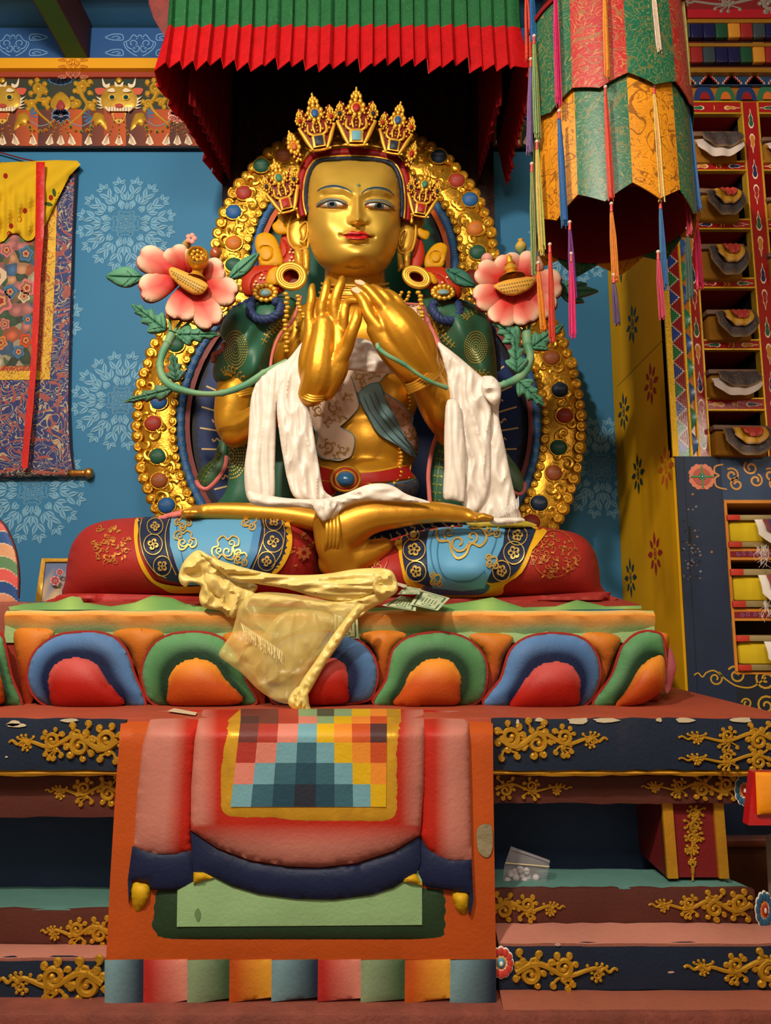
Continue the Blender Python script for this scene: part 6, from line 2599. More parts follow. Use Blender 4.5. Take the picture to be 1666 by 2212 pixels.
robe_dots(mbg, bvr, 500, 985, 32, 48, 6, m=mat('faded_gilding', rough=.5, metal=.3, var=.5, vscale=60), skip=lambda a, b: a < 494)
robe_dots(mbg, bvr, 500, 1118, 34, 22, 4, skip=lambda a, b: b > 1106)
mbg.build('robe_fall', SG)
mbg = MB()
puff(mbg, cr([(468, 970), (476, 950), (490, 945), (492, 1000), (478, 1030), (452, 1054), (430, 1052), (424, 1036), (436, 1010), (462, 990)], 4), 3.52, .04, ROBE, C(52, 96, 60), 4, thick=.04, Rm=12)
bvr = mbg.bvh(); frond(mbg, bvr, [(432, 1044), (444, 1020), (462, 1000), (478, 972)], (1, -1), 8, col=C(128, 136, 60))
tube(mbg, [P(a, b, 3.49) for a, b in cr([(424, 1038), (432, 1052), (448, 1056), (470, 1036), (486, 1010), (490, 985)], 6, closed=False)], .012, PAINTS, PINKE, seg=8)
mbg.build('robe_tail', SG)
# right side
mbg = MB()
puff(mbg, cr([(904, 642), (936, 640), (990, 645), (1030, 660), (1056, 690), (1068, 740), (1074, 800), (1070, 838), (1030, 830), (985, 790), (950, 745), (930, 700)], 4), 3.38, .17, ROBE, C(40, 84, 60), 6, Rm=60, thick=.10, back=.05, extra=lambda x, y: .016 * np.sin(x * .07 - y * -.02) + .01 * np.sin((x - y * .5) * .1))
bvr = mbg.bvh()
robe_dots(mbg, bvr, 1028, 750, 24, 34, 6)
frond(mbg, bvr, [(938, 690), (950, 715), (966, 735), (984, 750)], (1, -1), 10)
frond(mbg, bvr, [(1000, 690), (1010, 680), (1030, 672)], (1, -1), 8)
frond(mbg, bvr, [(1056, 820), (1046, 806), (1030, 806)], (1, -1), 9)
mbg.build('robe_sleeve', SG)
mb = MB()
puff(mb, cr([(905, 645), (918, 660), (932, 700), (958, 748), (966, 760), (955, 765), (935, 735), (915, 690)], 3), 3.22, .012, PAINTS, PINKE, 4, thick=.02)
mb.build('pink_robe_edge', SG)
mbg = MB()
puff(mbg, cr([(968, 880), (990, 900), (1060, 900), (1080, 950), (1076, 1060), (1060, 1112), (940, 1112), (924, 1096), (926, 1010), (940, 960), (956, 910)], 4), 3.42, .08, ROBE, GRN, 8, Rm=30, thick=.08)
bvr = mbg.bvh()
frond(mbg, bvr, [(940, 1090), (944, 1050), (950, 1000), (960, 960), (962, 930)], (1, -1), 10, col=C(140, 150, 70))
mbg.build('robe_fall', SG)
mb = MB()
tube(mb, [P(a, b, 3.34) for a, b in cr([(966, 880), (950, 925), (934, 970), (926, 1020), (927, 1060), (930, 1100)], 6, closed=False)], .011, PAINTS, PINKE, seg=8)
mb.build('pink_robe_edge', SG)
mbg = MB()
puff(mbg, cr([(1086, 960), (1100, 985), (1122, 1014), (1134, 1046), (1126, 1066), (1104, 1052), (1084, 1010), (1074, 980)], 4), 3.54, .03, ROBE, C(64, 92, 60), 4, thick=.04)
tube(mbg, [P(a, b, 3.53) for a, b in cr([(1100, 1056), (1120, 1068), (1132, 1060), (1134, 1042)], 6, closed=False)], .010, PAINTS, PINKE, seg=8)
mbg.build('robe_tail', SG)

# ---- brocade sash, blue band, belt laid over the chest
WBR = C(214, 184, 160)


def wrapd(name, poly, lift, m, col, step=7, edge=None, bv=bvh_body, scrolls=(), Hh=.0):
    mb = MB()
    decal(mb, bv, cr(poly, 3), m, col, lift, step)
    if edge:
        q = cr(poly, 3)
        pts = []
        for a, b in q:
            h_ = cast(bv, a, b)
            if h_:
                pts.append(h_[0] + h_[1] * lift * .8)
        if len(pts) > 3:
            keep = [p for i, p in enumerate(pts) if (p - pts[i - 1]).length < .15]
            tube(mb, keep, .0055, PAINTS, edge, seg=6, closed=True)
    for (cx, cy, r, a0, tn) in scrolls:
        sp = spiral(cx, cy, r, r * .2, a0, tn, 16)
        stroke(mb, bv, sp, [max(1.2, r * .28 * (1 - i / 20)) for i in range(17)], GOLDT, C(176, 138, 60), lift + .002)
        for k in range(4):
            a = a0 + k * 1.3
            stroke(mb, bv, spiral(cx + r * 1.1 * math.cos(a), cy + r * 1.1 * math.sin(a), r * .42, r * .1, a + PI, .8, 8), 1.6, GOLDT, C(176, 138, 60), lift + .002)
    return mb.build(name, SG)


rq = random.Random(8)
wrapd('brocade_sash', [(648, 830), (669, 822), (700, 815), (742, 797), (757, 812), (772, 862), (772, 883), (747, 913), (736, 925), (760, 938), (766, 955), (759, 984), (744, 995), (728, 998), (700, 988), (686, 966), (689, 945), (684, 925), (669, 905)], .014, PAINTS, WBR, 6, C(120, 154, 160),
      scrolls=[(700, 850, 12, 0, 1.1), (730, 835, 10, 2, -1.1), (690, 885, 11, 1, 1.1), (722, 880, 12, 4, -1.1), (752, 860, 9, 3, 1), (714, 912, 10, 2, 1.1), (740, 905, 8, 0, -1), (710, 965, 13, 2, -1.2), (742, 970, 10, 0, 1.1), (730, 985, 7, 1, 1)])
wrapd('brocade_sash', [(740, 798), (780, 790), (840, 800), (835, 806), (814, 830), (776, 852), (760, 815)], .012, PAINTS, C(206, 176, 150), 6, C(120, 154, 160),
      scrolls=[(775, 812, 9, 0, 1.1), (800, 810, 8, 2, -1), (786, 830, 8, 1, 1), (815, 808, 6, 1, 1)])
wrapd('brocade_sash', [(818, 842), (832, 852), (862, 871), (898, 908), (927, 930), (926, 970), (922, 1004), (902, 992), (880, 965), (862, 936), (842, 896)], .012, PAINTS, C(196, 150, 130), 6, C(120, 154, 160),
      scrolls=[(850, 884, 10, 0, 1.1), (872, 908, 11, 2, -1.1), (895, 935, 12, 1, 1.1), (905, 965, 11, 3, -1.1), (880, 940, 8, 0, 1), (912, 990, 8, 0, 1), (836, 862, 6, 0, 1)])
wrapd('blue_sash', [(776, 850), (814, 829), (828, 856), (846, 896), (866, 938), (888, 972), (906, 988), (880, 980), (858, 962), (818, 938), (794, 896)], .018, PAINTS, C(118, 152, 156), 6, C(96, 128, 134))
mb = MB()
for o in (0, 12, 22):
    stroke(mb, bvh_body, cr([(786 + o, 858 - o * .5), (806 + o, 900 - o * .4), (840 + o, 944 - o * .5), (876 + o * .6, 972 - o * .3)], 6, closed=False), 1.4, PAINTS, C(60, 86, 96), .022)
mb.build('sash_fold', SG)
wrapd('shoulder_brocade', [(862, 640), (885, 640), (905, 650), (922, 690), (945, 735), (952, 752), (930, 745), (900, 700), (872, 670)], .012, PAINTS, WBR, 5, PINKE, scrolls=[(890, 655, 8, 0, 1.1), (905, 680, 8, 2, -1), (922, 712, 9, 1, 1), (936, 735, 7, 0, 1)])
wrapd('red_belt', [(668, 1002), (700, 1012), (750, 1022), (800, 1022), (860, 1012), (925, 992), (932, 1024), (880, 1034), (800, 1042), (740, 1042), (690, 1036), (660, 1026)], .012, PAINTS, C(150, 26, 22), 7, GB)
wrapd('blue_skirt', [(620, 1030), (690, 1042), (740, 1050), (800, 1048), (880, 1038), (932, 1028), (940, 1100), (620, 1110)], .010, PAINTS, C(78, 116, 148), 8)
wrapd('dark_skirt_panel', [(846, 1052), (880, 1040), (930, 1032), (936, 1096), (890, 1096), (862, 1080)], .014, mat('navy_brocade_paint', rough=.5, bump=.1, var=.1, pattern=brocade(16, .14, C(110, 90, 50), amt=.6)), C(52, 66, 88), 8)
wrapd('red_tab', [(688, 1040), (722, 1044), (722, 1066), (690, 1062)], .014, PAINTS, C(156, 26, 22), 6, GB)
wrapd('red_tab', [(770, 1046), (802, 1046), (800, 1066), (772, 1066)], .014, PAINTS, C(156, 26, 22), 6, GB)
mb = MB()
Yb_ = cast(bvh_body, 747, 1035)[0].y - .02
for q, r_, c_, m_ in ((1.0, 4, G1, GOLD), (.82, 3.6, C(140, 30, 24), PAINTS), (.70, 3, G1, GOLD)):
    tube(mb, [P(a, b, Yb_ - .012 * (1 - q)) for a, b in ell(747, 1035, 31 * q, 26 * q, 28)], r_ * 3.3 / F, m_, c_, seg=8, closed=True)
puff(mb, ell(747, 1035, 31, 26, 28), Yb_, .01, PAINTS, C(140, 30, 24), 5, thick=.04)
puff(mb, ell(747, 1035, 20, 17, 24), Yb_ - .014, .03, GLOSS, C(36, 84, 124), 3, thick=.01)
mb.build('belt_boss', SG)


def beads(pts, r, off=0.02, step=None, name='bead_string', bv=bvh_body, Yd=None, double=False):
    q = cr(pts, 12, closed=False)
    mb = MB()
    acc = 99; last = q[0]; i = 0
    for p in q:
        acc += math.hypot(p[0] - last[0], p[1] - last[1]); last = p
        if acc >= (step or r * 1.7):
            acc = 0
            if Yd is None:
                h_ = cast(bv, p[0], p[1])
                if not h_:
                    continue
                c_ = h_[0] + h_[1] * r * 3.3 / F * .6
            else:
                c_ = P(p[0], p[1], Yd)
            rr = r * c_.y / F
            if double:
                s = 1 if i % 2 else -1
                ball(mb, c_ + Vector((s * rr * .7, 0, 0)), rr, HEADG, G2, seg=8, rings=6)
            ball(mb, c_, rr, HEADG, G2, sx=1.15, seg=8, rings=6)
            i += 1
    mb.build(name, SG)


beads([(619, 635), (620, 670), (616, 700), (620, 730), (618, 765)], 4.6, Yd=3.17, double=True)
beads([(645, 640), (646, 662), (655, 680), (664, 700)], 4.2, Yd=3.14, double=True)
beads([(905, 632), (910, 650), (908, 668), (914, 684)], 4.6, Yd=3.16, double=True)
beads([(868, 632), (862, 642), (856, 652), (868, 660)], 4.0, Yd=3.17)
beads([(884, 632), (880, 646), (868, 656)], 4.0, Yd=3.16)
beads([(862, 968), (866, 990), (862, 1010), (864, 1026), (852, 1042), (846, 1052)], 5, double=False)
beads([(888, 830), (882, 850), (884, 872), (878, 888)], 4, double=False)

# ---- legs
YLg = 3.14
LEGR = C(158, 40, 34)
NVB = C(30, 40, 66); LBL = C(88, 148, 184); LB2 = C(70, 124, 160)
GLG_ = C(206, 168, 84)
mbL = MB()
leftleg = [(146, 1296), (142, 1250), (148, 1200), (160, 1168), (186, 1140), (222, 1126), (262, 1120), (320, 1117), (400, 1112), (500, 1106), (600, 1103), (650, 1106), (678, 1124), (690, 1160), (694, 1210), (692, 1262), (680, 1300), (500, 1306), (300, 1306)]
puff(mbL, cr(leftleg, 4), YLg, .30, PAINT, LEGR, 8, Rm=110, thick=.1, back=.25, it=120)
mb = MB(); puff(mb, cr([(118, 1292), (150, 1282), (300, 1284), (500, 1290), (690, 1290), (690, 1306), (400, 1310), (120, 1302)], 3), 2.93, .05, PAINT, C(160, 40, 36), 8, Rm=10, thick=.5); mb.build('robe_hem', SG)
bvL = mbL.bvh()
decal(mbL, bvL, cr([(294, 1117), (306, 1116), (298, 1160), (304, 1200), (324, 1240), (346, 1258), (400, 1266), (470, 1262), (470, 1276), (380, 1280), (352, 1270), (322, 1250), (300, 1214), (290, 1160)], 4), PAINTS, C(214, 160, 30), .008, 7)
decal(mbL, bvL, cr([(306, 1116), (374, 1114), (366, 1150), (370, 1190), (382, 1225), (396, 1256), (380, 1256), (350, 1246), (324, 1226), (306, 1190), (300, 1150)], 4), PAINTS, NVB, .010, 6)
decal(mbL, bvL, [(372, 1112), (450, 1108), (552, 1104), (562, 1140), (552, 1190), (520, 1240), (500, 1262), (400, 1262), (382, 1222), (368, 1180), (367, 1145)], PAINTS, lambda x, y: LBL, .011, 7)
decal(mbL, bvL, [(540, 1105), (556, 1104), (566, 1140), (556, 1196), (528, 1248), (515, 1246), (540, 1190), (550, 1140)], PAINTS, C(66, 122, 166), .014, 6)
decal(mbL, bvL, cr([(556, 1103), (604, 1101), (618, 1130), (622, 1170), (610, 1210), (590, 1232), (530, 1250), (545, 1220), (560, 1180), (566, 1140)], 3), PAINTS, NVB, .013, 6)
decal(mbL, bvL, cr([(602, 1101), (611, 1101), (627, 1140), (629, 1180), (615, 1216), (596, 1238), (588, 1234), (608, 1208), (618, 1170), (612, 1130)], 4), PAINTS, C(214, 160, 30), .013, 6)
decal(mbL, bvL, [(650, 1102), (668, 1104), (684, 1130), (692, 1170), (694, 1240), (688, 1240), (684, 1180), (674, 1140), (656, 1118), (636, 1104)], PAINTS, C(120, 170, 96), .012, 6)
for (cx, cy, r, a0) in ((336, 1140, 14, 0), (332, 1178, 17, 2), (352, 1222, 16, 4), (592, 1130, 15, 1), (590, 1172, 18, 3), (576, 1212, 15, 5)):
    stroke(mbL, bvL, ell(cx, cy, r + 3, r + 4, 26) + [(cx + r + 3, cy)], 1.6, GOLDT, GLG_, .016)
    for k in range(4):
        a = a0 + k * PI / 2
        sp = spiral(cx + r * .42 * math.cos(a), cy + r * .42 * math.sin(a), r * .42, r * .12, a + 2.6, .72, 9)
        stroke(mbL, bvL, sp, [.8 + .45 * j for j in range(10)], GOLDT, GLG_, .016)
        decal(mbL, bvL, ell(sp[-1][0], sp[-1][1], 2.6, 2.6, 8), GOLDT, GLG_, .0165, 9)
for pth in ([(306, 1124), (303, 1160), (312, 1200), (334, 1232), (360, 1246)], [(366, 1124), (358, 1160), (364, 1200), (382, 1240)], [(564, 1110), (572, 1150), (562, 1190), (542, 1236)], [(602, 1110), (614, 1150), (606, 1196), (586, 1224)]):
    stroke(mbL, bvL, cr(pth, 6, closed=False), 1.6, GOLDT, GLG_, .016)


def cloudpaint(mb, bv, cx, cy, s, rot=0.0, m=GOLDT, col=GLG_, w=3.0, lift=.016):
    def tr(pts):
        return [(cx + (a * math.cos(rot) - b * math.sin(rot)) * s, cy + (a * math.sin(rot) + b * math.cos(rot)) * s) for a, b in pts]
    outer = cr([(-1, -.1), (-.8, -.45), (-.4, -.4), (-.25, -.75), (.2, -.8), (.35, -.45), (.75, -.5), (1.0, -.15), (.8, .2), (.45, .15), (.3, .6), (0, .8), (-.3, .55), (-.45, .2), (-.85, .25)], 5)
    stroke(mb, bv, tr(outer + [outer[0]]), w, m, col, lift)
    stroke(mb, bv, tr(spiral(-.05, .2, .38, .08, 0, 1.2, 18)), w * .9, m, col, lift)
    stroke(mb, bv, tr(spiral(.45, -.12, .26, .06, 2, -1.1, 14)), w * .8, m, col, lift)
    stroke(mb, bv, tr(spiral(-.5, -.1, .24, .06, 2, 1.1, 14)), w * .8, m, col, lift)


cloudpaint(mbL, bvL, 400, 1170, 26, .5)
cloudpaint(mbL, bvL, 396, 1134, 18, .1)
cloudpaint(mbL, bvL, 466, 1106, 20, 0)
cloudpaint(mbL, bvL, 490, 1186, 32, -.5)
cloudpaint(mbL, bvL, 538, 1130, 20, 1.2)
cloudpaint(mbL, bvL, 520, 1206, 18, 1)
stroke(mbL, bvL, cr([(382, 1116), (384, 1160), (396, 1210), (404, 1260)], 6, closed=False), 1.6, PAINTS, C(50, 96, 130), .014)
# faded gilt brocade over the knee
GF = mat('worn_gilding', rough=.45, metal=.4, var=.5, vscale=50)
rk = random.Random(4)


def gilt_patch(mb, bv, cx, cy, rx, ry, n_, seed):
    rk = random.Random(seed)
    for i in range(n_):
        a = rk.uniform(0, 2 * PI); q = math.sqrt(rk.random())
        x_, y_ = cx + rx * q * math.cos(a), cy + ry * q * math.sin(a)
        if rk.random() < .5:
            sp = spiral(x_, y_, rk.uniform(4, 8), 1, rk.uniform(0, 6), rk.choice((1, -1)) * .9, 9)
            stroke(mb, bv, sp, 1.8, GF, C(206, 130, 60), .004)
        else:
            up, mid, dn = leaf2d(x_, y_, rk.uniform(0, 6.3), rk.uniform(7, 12), 4.5)
            decal(mb, bv, up + dn[::-1][1:-1], GF, C(210, 140, 66), .004, 9)


gilt_patch(mbL, bvL, 240, 1172, 40, 44, 70, 1)
gilt_patch(mbL, bvL, 654, 1190, 22, 44, 14, 2)
for i in range(8):
    a = i * PI / 4
    up, mid, dn = leaf2d(654 + 4 * math.cos(a), 1195 + 4 * math.sin(a), a, 13, 8)
    decal(mbL, bvL, up + dn[::-1][1:-1], GF, C(200, 110, 60), .014, 9)
mbL.build('leg', SG)
mbR = MB()
rightleg = [(700, 1262), (712, 1210), (760, 1196), (790, 1184), (840, 1166), (900, 1148), (960, 1138), (1050, 1132), (1120, 1134), (1180, 1140), (1230, 1148), (1262, 1162), (1284, 1190), (1294, 1225), (1298, 1262), (1312, 1284), (1310, 1300), (1100, 1306), (900, 1306), (720, 1300)]
puff(mbR, cr(rightleg, 4), YLg, .30, PAINT, LEGR, 8, Rm=95, thick=.1, back=.25, it=120,
     extra=lambda x, y: .02 * np.exp(-((x - 1010) / 45) ** 2) * np.exp(-((y - 1235) / 22) ** 2) + .012 * np.sin(x * .05))
mb = MB(); puff(mb, cr([(700, 1290), (900, 1294), (1100, 1290), (1300, 1278), (1318, 1286), (1318, 1298), (1100, 1308), (700, 1308)], 3), 2.93, .05, PAINT, C(152, 46, 40), 8, Rm=10, thick=.5); mb.build('robe_hem', SG)
bvR = mbR.bvh()
decal(mbR, bvR, cr([(868, 1154), (1164, 1136), (1150, 1190), (1128, 1236), (1090, 1262), (1084, 1282), (1040, 1288), (960, 1290), (924, 1280), (880, 1262), (868, 1226), (862, 1190)], 3), PAINTS, C(214, 160, 30), .008, 8)
decal(mbR, bvR, cr([(876, 1154), (930, 1142), (926, 1180), (928, 1240), (934, 1264), (900, 1256), (880, 1240), (872, 1210), (870, 1180)], 3), PAINTS, NVB, .012, 6)
decal(mbR, bvR, cr([(1088, 1134), (1154, 1136), (1144, 1180), (1122, 1226), (1092, 1250), (1052, 1256), (1064, 1220), (1080, 1180)], 3), PAINTS, NVB, .012, 6)
decal(mbR, bvR, cr([(922, 1262), (1048, 1258), (1046, 1280), (1000, 1284), (930, 1280)], 3), PAINTS, C(56, 90, 130), .010, 6)
decal(mbR, bvR, [(928, 1142), (960, 1136), (1000, 1133), (1092, 1134), (1086, 1180), (1068, 1216), (1052, 1250), (1046, 1268), (1000, 1274), (934, 1268), (924, 1230), (921, 1180)], PAINTS, LBL, .014, 7)
for pth in ([(940, 1146), (930, 1180), (934, 1220), (950, 1250)], [(950, 1160), (944, 1200), (954, 1236), (980, 1252), (1020, 1252), (1046, 1232)], [(1076, 1140), (1068, 1180), (1048, 1220)]):
    stroke(mbR, bvR, cr(pth, 6, closed=False), 2.4, PAINTS, C(58, 106, 142), .017)
cloudpaint(mbR, bvR, 996, 1166, 54, .15, w=4.6, lift=.019)
cloudpaint(mbR, bvR, 1062, 1148, 20, .9, lift=.019)
cloudpaint(mbR, bvR, 1060, 1215, 16, .9, lift=.019)
cloudpaint(mbR, bvR, 940, 1250, 16, .9, lift=.019)
for (cx, cy, r, a0) in ((896, 1190, 20, 0), (900, 1234, 17, 2), (1118, 1160, 18, 0), (1110, 1196, 20, 2), (1082, 1232, 17, 4), (894, 1158, 10, 1)):
    stroke(mbR, bvR, ell(cx, cy, r + 3, r + 3, 26) + [(cx + r + 3, cy)], 2.0, GOLDT, GLG_, .017)
    for k in range(5):
        a = a0 + k * 2 * PI / 5
        sp = spiral(cx + r * .42 * math.cos(a), cy + r * .42 * math.sin(a), r * .42, r * .12, a + 2.6, .72, 9)
        stroke(mbR, bvR, sp, [.8 + .4 * j for j in range(10)], GOLDT, GLG_, .017)
        decal(mbR, bvR, ell(sp[-1][0], sp[-1][1], 2.8, 2.8, 8), GOLDT, GLG_, .0175, 9)
gilt_patch(mbR, bvR, 1196, 1200, 52, 46, 80, 3)
stroke(mbR, bvR, ell(1196, 1196, 48, 50, 30), 1.6, GF, C(200, 120, 60), .005)
for i in range(7):
    a = i * 2 * PI / 7
    up, mid, dn = leaf2d(808 + 3 * math.cos(a), 1192 + 3 * math.sin(a), a, 13, 8)
    decal(mbR, bvR, up + dn[::-1][1:-1], GF, C(200, 110, 70), .006, 9)
stroke(mbR, bvR, ell(812, 1204, 26, 34, 30), 1.5, GF, C(196, 104, 70), .006)
gilt_patch(mbR, bvR, 816, 1228, 18, 14, 8, 5)
mbR.build('leg', SG)
# bare shin, ankle bands, feet
pr = MB()
limb(pr, [(745, 1140, 2.88, 52), (800, 1116, 2.86, 40), (870, 1110, 2.86, 30), (940, 1106, 2.87, 24), (1000, 1112, 2.88, 19), (1016, 1116, 2.88, 15)])
limb(pr, [(1010, 1116, 2.87, 13), (1034, 1118, 2.86, 12), (1052, 1120, 2.86, 9)])
for a, b, r in ((1026, 1122, 8), (1044, 1117, 10), (1060, 1120, 8)):
    blob(pr, a, b, 2.845, r * 1.2, r, .03)
limb(pr, [(720, 1130, 2.88, 46), (724, 1180, 2.88, 42), (738, 1224, 2.90, 34), (760, 1262, 2.92, 30)])
limb(pr, [(720, 1215, 2.91, 34), (780, 1200, 2.93, 34), (830, 1180, 2.96, 20)])
lv, lf = blend(pr, .0095, 6, 'tmp_leg')
mb = MB(); mb.add(lv, lf, GOLD, C(200, 140, 36)); mb.build('bare_shin', SG, sharp=180)
pr = MB()
limb(pr, [(400, 1112, 3.0, 12), (430, 1106, 2.98, 16), (480, 1104, 2.98, 20), (560, 1108, 2.98, 22), (640, 1116, 2.98, 24), (700, 1128, 2.98, 26)])
for a in (402, 416, 428):
    blob(pr, a, 1108, 2.95, 9, 9, .03)
lv, lf = blend(pr, .0095, 5, 'tmp_leg')
mb = MB(); mb.add(lv, lf, GOLD, C(204, 142, 40)); mb.build('bare_shin', SG, sharp=180)
mb = MB()
for dx in (-12, -4, 4, 12):
    tube(mb, [P(714 + dx + 5 * math.sin(t / 12 * PI), 1086 + t * 9.6, 2.875 - .098 * math.sin(t / 12 * PI) ** .6) for t in range(13)], .0085, GOLD, G2, seg=8)
mb.build('anklet', SG)
rib([(340, 1118), (380, 1104), (440, 1098), (446, 1106), (400, 1116), (356, 1122)], 3.02, .02, PINKE, 'pink_cuff')
rib([(1010, 1128), (1080, 1120), (1130, 1124), (1160, 1136), (1100, 1140), (1030, 1138)], 2.98, .02, C(170, 150, 50), 'yellow_cuff')

# ================================================================ SCARVES
def cloth_part(par, name, poly, Y, m, col, folds=(.016, .16, .03, 0), step=4, Rm=10, H_=.012, th=.006, Yf=None, back=0.0):
    a_, kx, ky, ph = folds
    sd = poly[0][0] * 7.3 + poly[0][1]

    def ex(x, y):
        o = np.zeros(len(x))
        for i in range(len(x)):
            X_, Y_ = x[i], y[i]
            wx = noise.noise((X_ * .012, Y_ * .012, sd)) * 30
            n1 = noise.noise((X_ * kx * .32 + wx * .012, Y_ * ky * .32 + sd, sd))
            n2 = noise.noise((X_ * kx * .62 + wx * .02, Y_ * ky * .62, sd + 9))
            n3 = noise.noise((X_ * .05, Y_ * .05, sd + 3))
            o[i] = 1.0 * (1 - abs(n1) * 3) + .16 * (1 - abs(n2) * 3) + .18 * n3
        return a_ * o
    mb = MB()
    puff(mb, cr(poly, 4), Y, H_, m, col, step, Rm=Rm, thick=th, extra=ex, Yf=Yf, back=back, it=15)
    return mb.build(name, par, sharp=70)


WH = C(222, 210, 196)
ws = thing('white_scarf', 'long white satin offering scarf draped over the forearms and lap of the statue', 'scarf', tuple(P(760, 1090, 2.9)))
WJ = [
    ('hanging_fold', [(664, 736), (650, 742), (622, 776), (590, 792), (562, 812), (546, 846), (540, 880), (536, 950), (528, 1010), (530, 1060), (540, 1084), (566, 1090), (592, 1080), (594, 1010), (596, 940), (598, 880), (612, 840), (640, 800), (668, 770)], 3.0, (.013, .20, .012, 0)),
    ('hanging_fold', [(662, 742), (630, 780), (606, 830), (598, 880), (604, 940), (612, 990), (622, 1040), (640, 1078), (690, 1086), (722, 1078), (700, 1058), (690, 1010), (680, 950), (672, 900), (664, 850), (660, 790)], 2.985, (.012, .20, -.04, 0)),
    ('lap_fold', [(536, 1060), (560, 1066), (620, 1076), (690, 1078), (740, 1068), (790, 1048), (824, 1044), (850, 1050), (880, 1068), (918, 1080), (926, 1086), (860, 1084), (800, 1082), (762, 1088), (740, 1100), (716, 1124), (700, 1126), (682, 1104), (650, 1096), (600, 1096), (556, 1092), (538, 1082)], 2.79, (.014, .05, .16, 0)),
    ('knotted_end', [(676, 1088), (700, 1078), (728, 1084), (716, 1112), (700, 1126), (688, 1116)], 2.76, (.012, .2, .1, 0)),
    ('neck_fold', [(744, 752), (770, 730), (806, 740), (838, 762), (866, 800), (862, 808), (820, 806), (780, 802), (738, 796), (734, 780)], 3.12, (.010, .10, .16, 0)),
    ('hanging_fold', [(946, 742), (962, 748), (1000, 778), (1034, 808), (1056, 830), (1062, 880), (1060, 960), (1058, 1040), (1040, 1096), (1004, 1112), (996, 1060), (990, 980), (980, 920), (972, 860), (962, 800)], 3.0, (.014, .14, -.05, 0)),
    ('hanging_fold', [(1034, 822), (1060, 812), (1078, 832), (1080, 862), (1078, 900), (1090, 960), (1104, 1030), (1118, 1090), (1128, 1126), (1104, 1130), (1060, 1126), (1004, 1112), (1018, 1050), (1030, 960), (1040, 880)], 3.03, (.014, .15, -.04, 0)),
    ('front_end', [(966, 866), (992, 872), (1002, 940), (1006, 1000), (1004, 1074), (998, 1084), (976, 1080), (958, 1074), (960, 1010), (960, 930)], 2.96, (.008, .2, .02, 0)),
    ('shoulder_bunch', [(1044, 822), (1062, 812), (1080, 830), (1082, 858), (1070, 876), (1050, 860), (1040, 840)], 2.96, (.014, .12, .12, 0)),
    ('lap_end', [(1012, 1108), (1060, 1118), (1124, 1118), (1130, 1128), (1072, 1134), (1054, 1126), (1022, 1120)], 2.88, (.010, .08, .14, 0))]
for nm, pl_, Y_, fo in WJ:
    cloth_part(ws, nm, pl_, Y_, SATIN, WH, fo)
mb = MB()
rf = random.Random(3)
for i in range(40):
    t = i / 39
    a = P(1120 - 62 * t, 1072 + 42 * t ** .7, 2.985)
    b = P(1122 - 62 * t + rf.uniform(-2, 2), 1094 + 30 * t ** .7, 2.975)
    tube(mb, [a, (a + b) / 2 + Vector((0, -.003, 0)), b], .0012, THREAD, C(214, 208, 200), seg=4)
mb.build('fringe', ws)

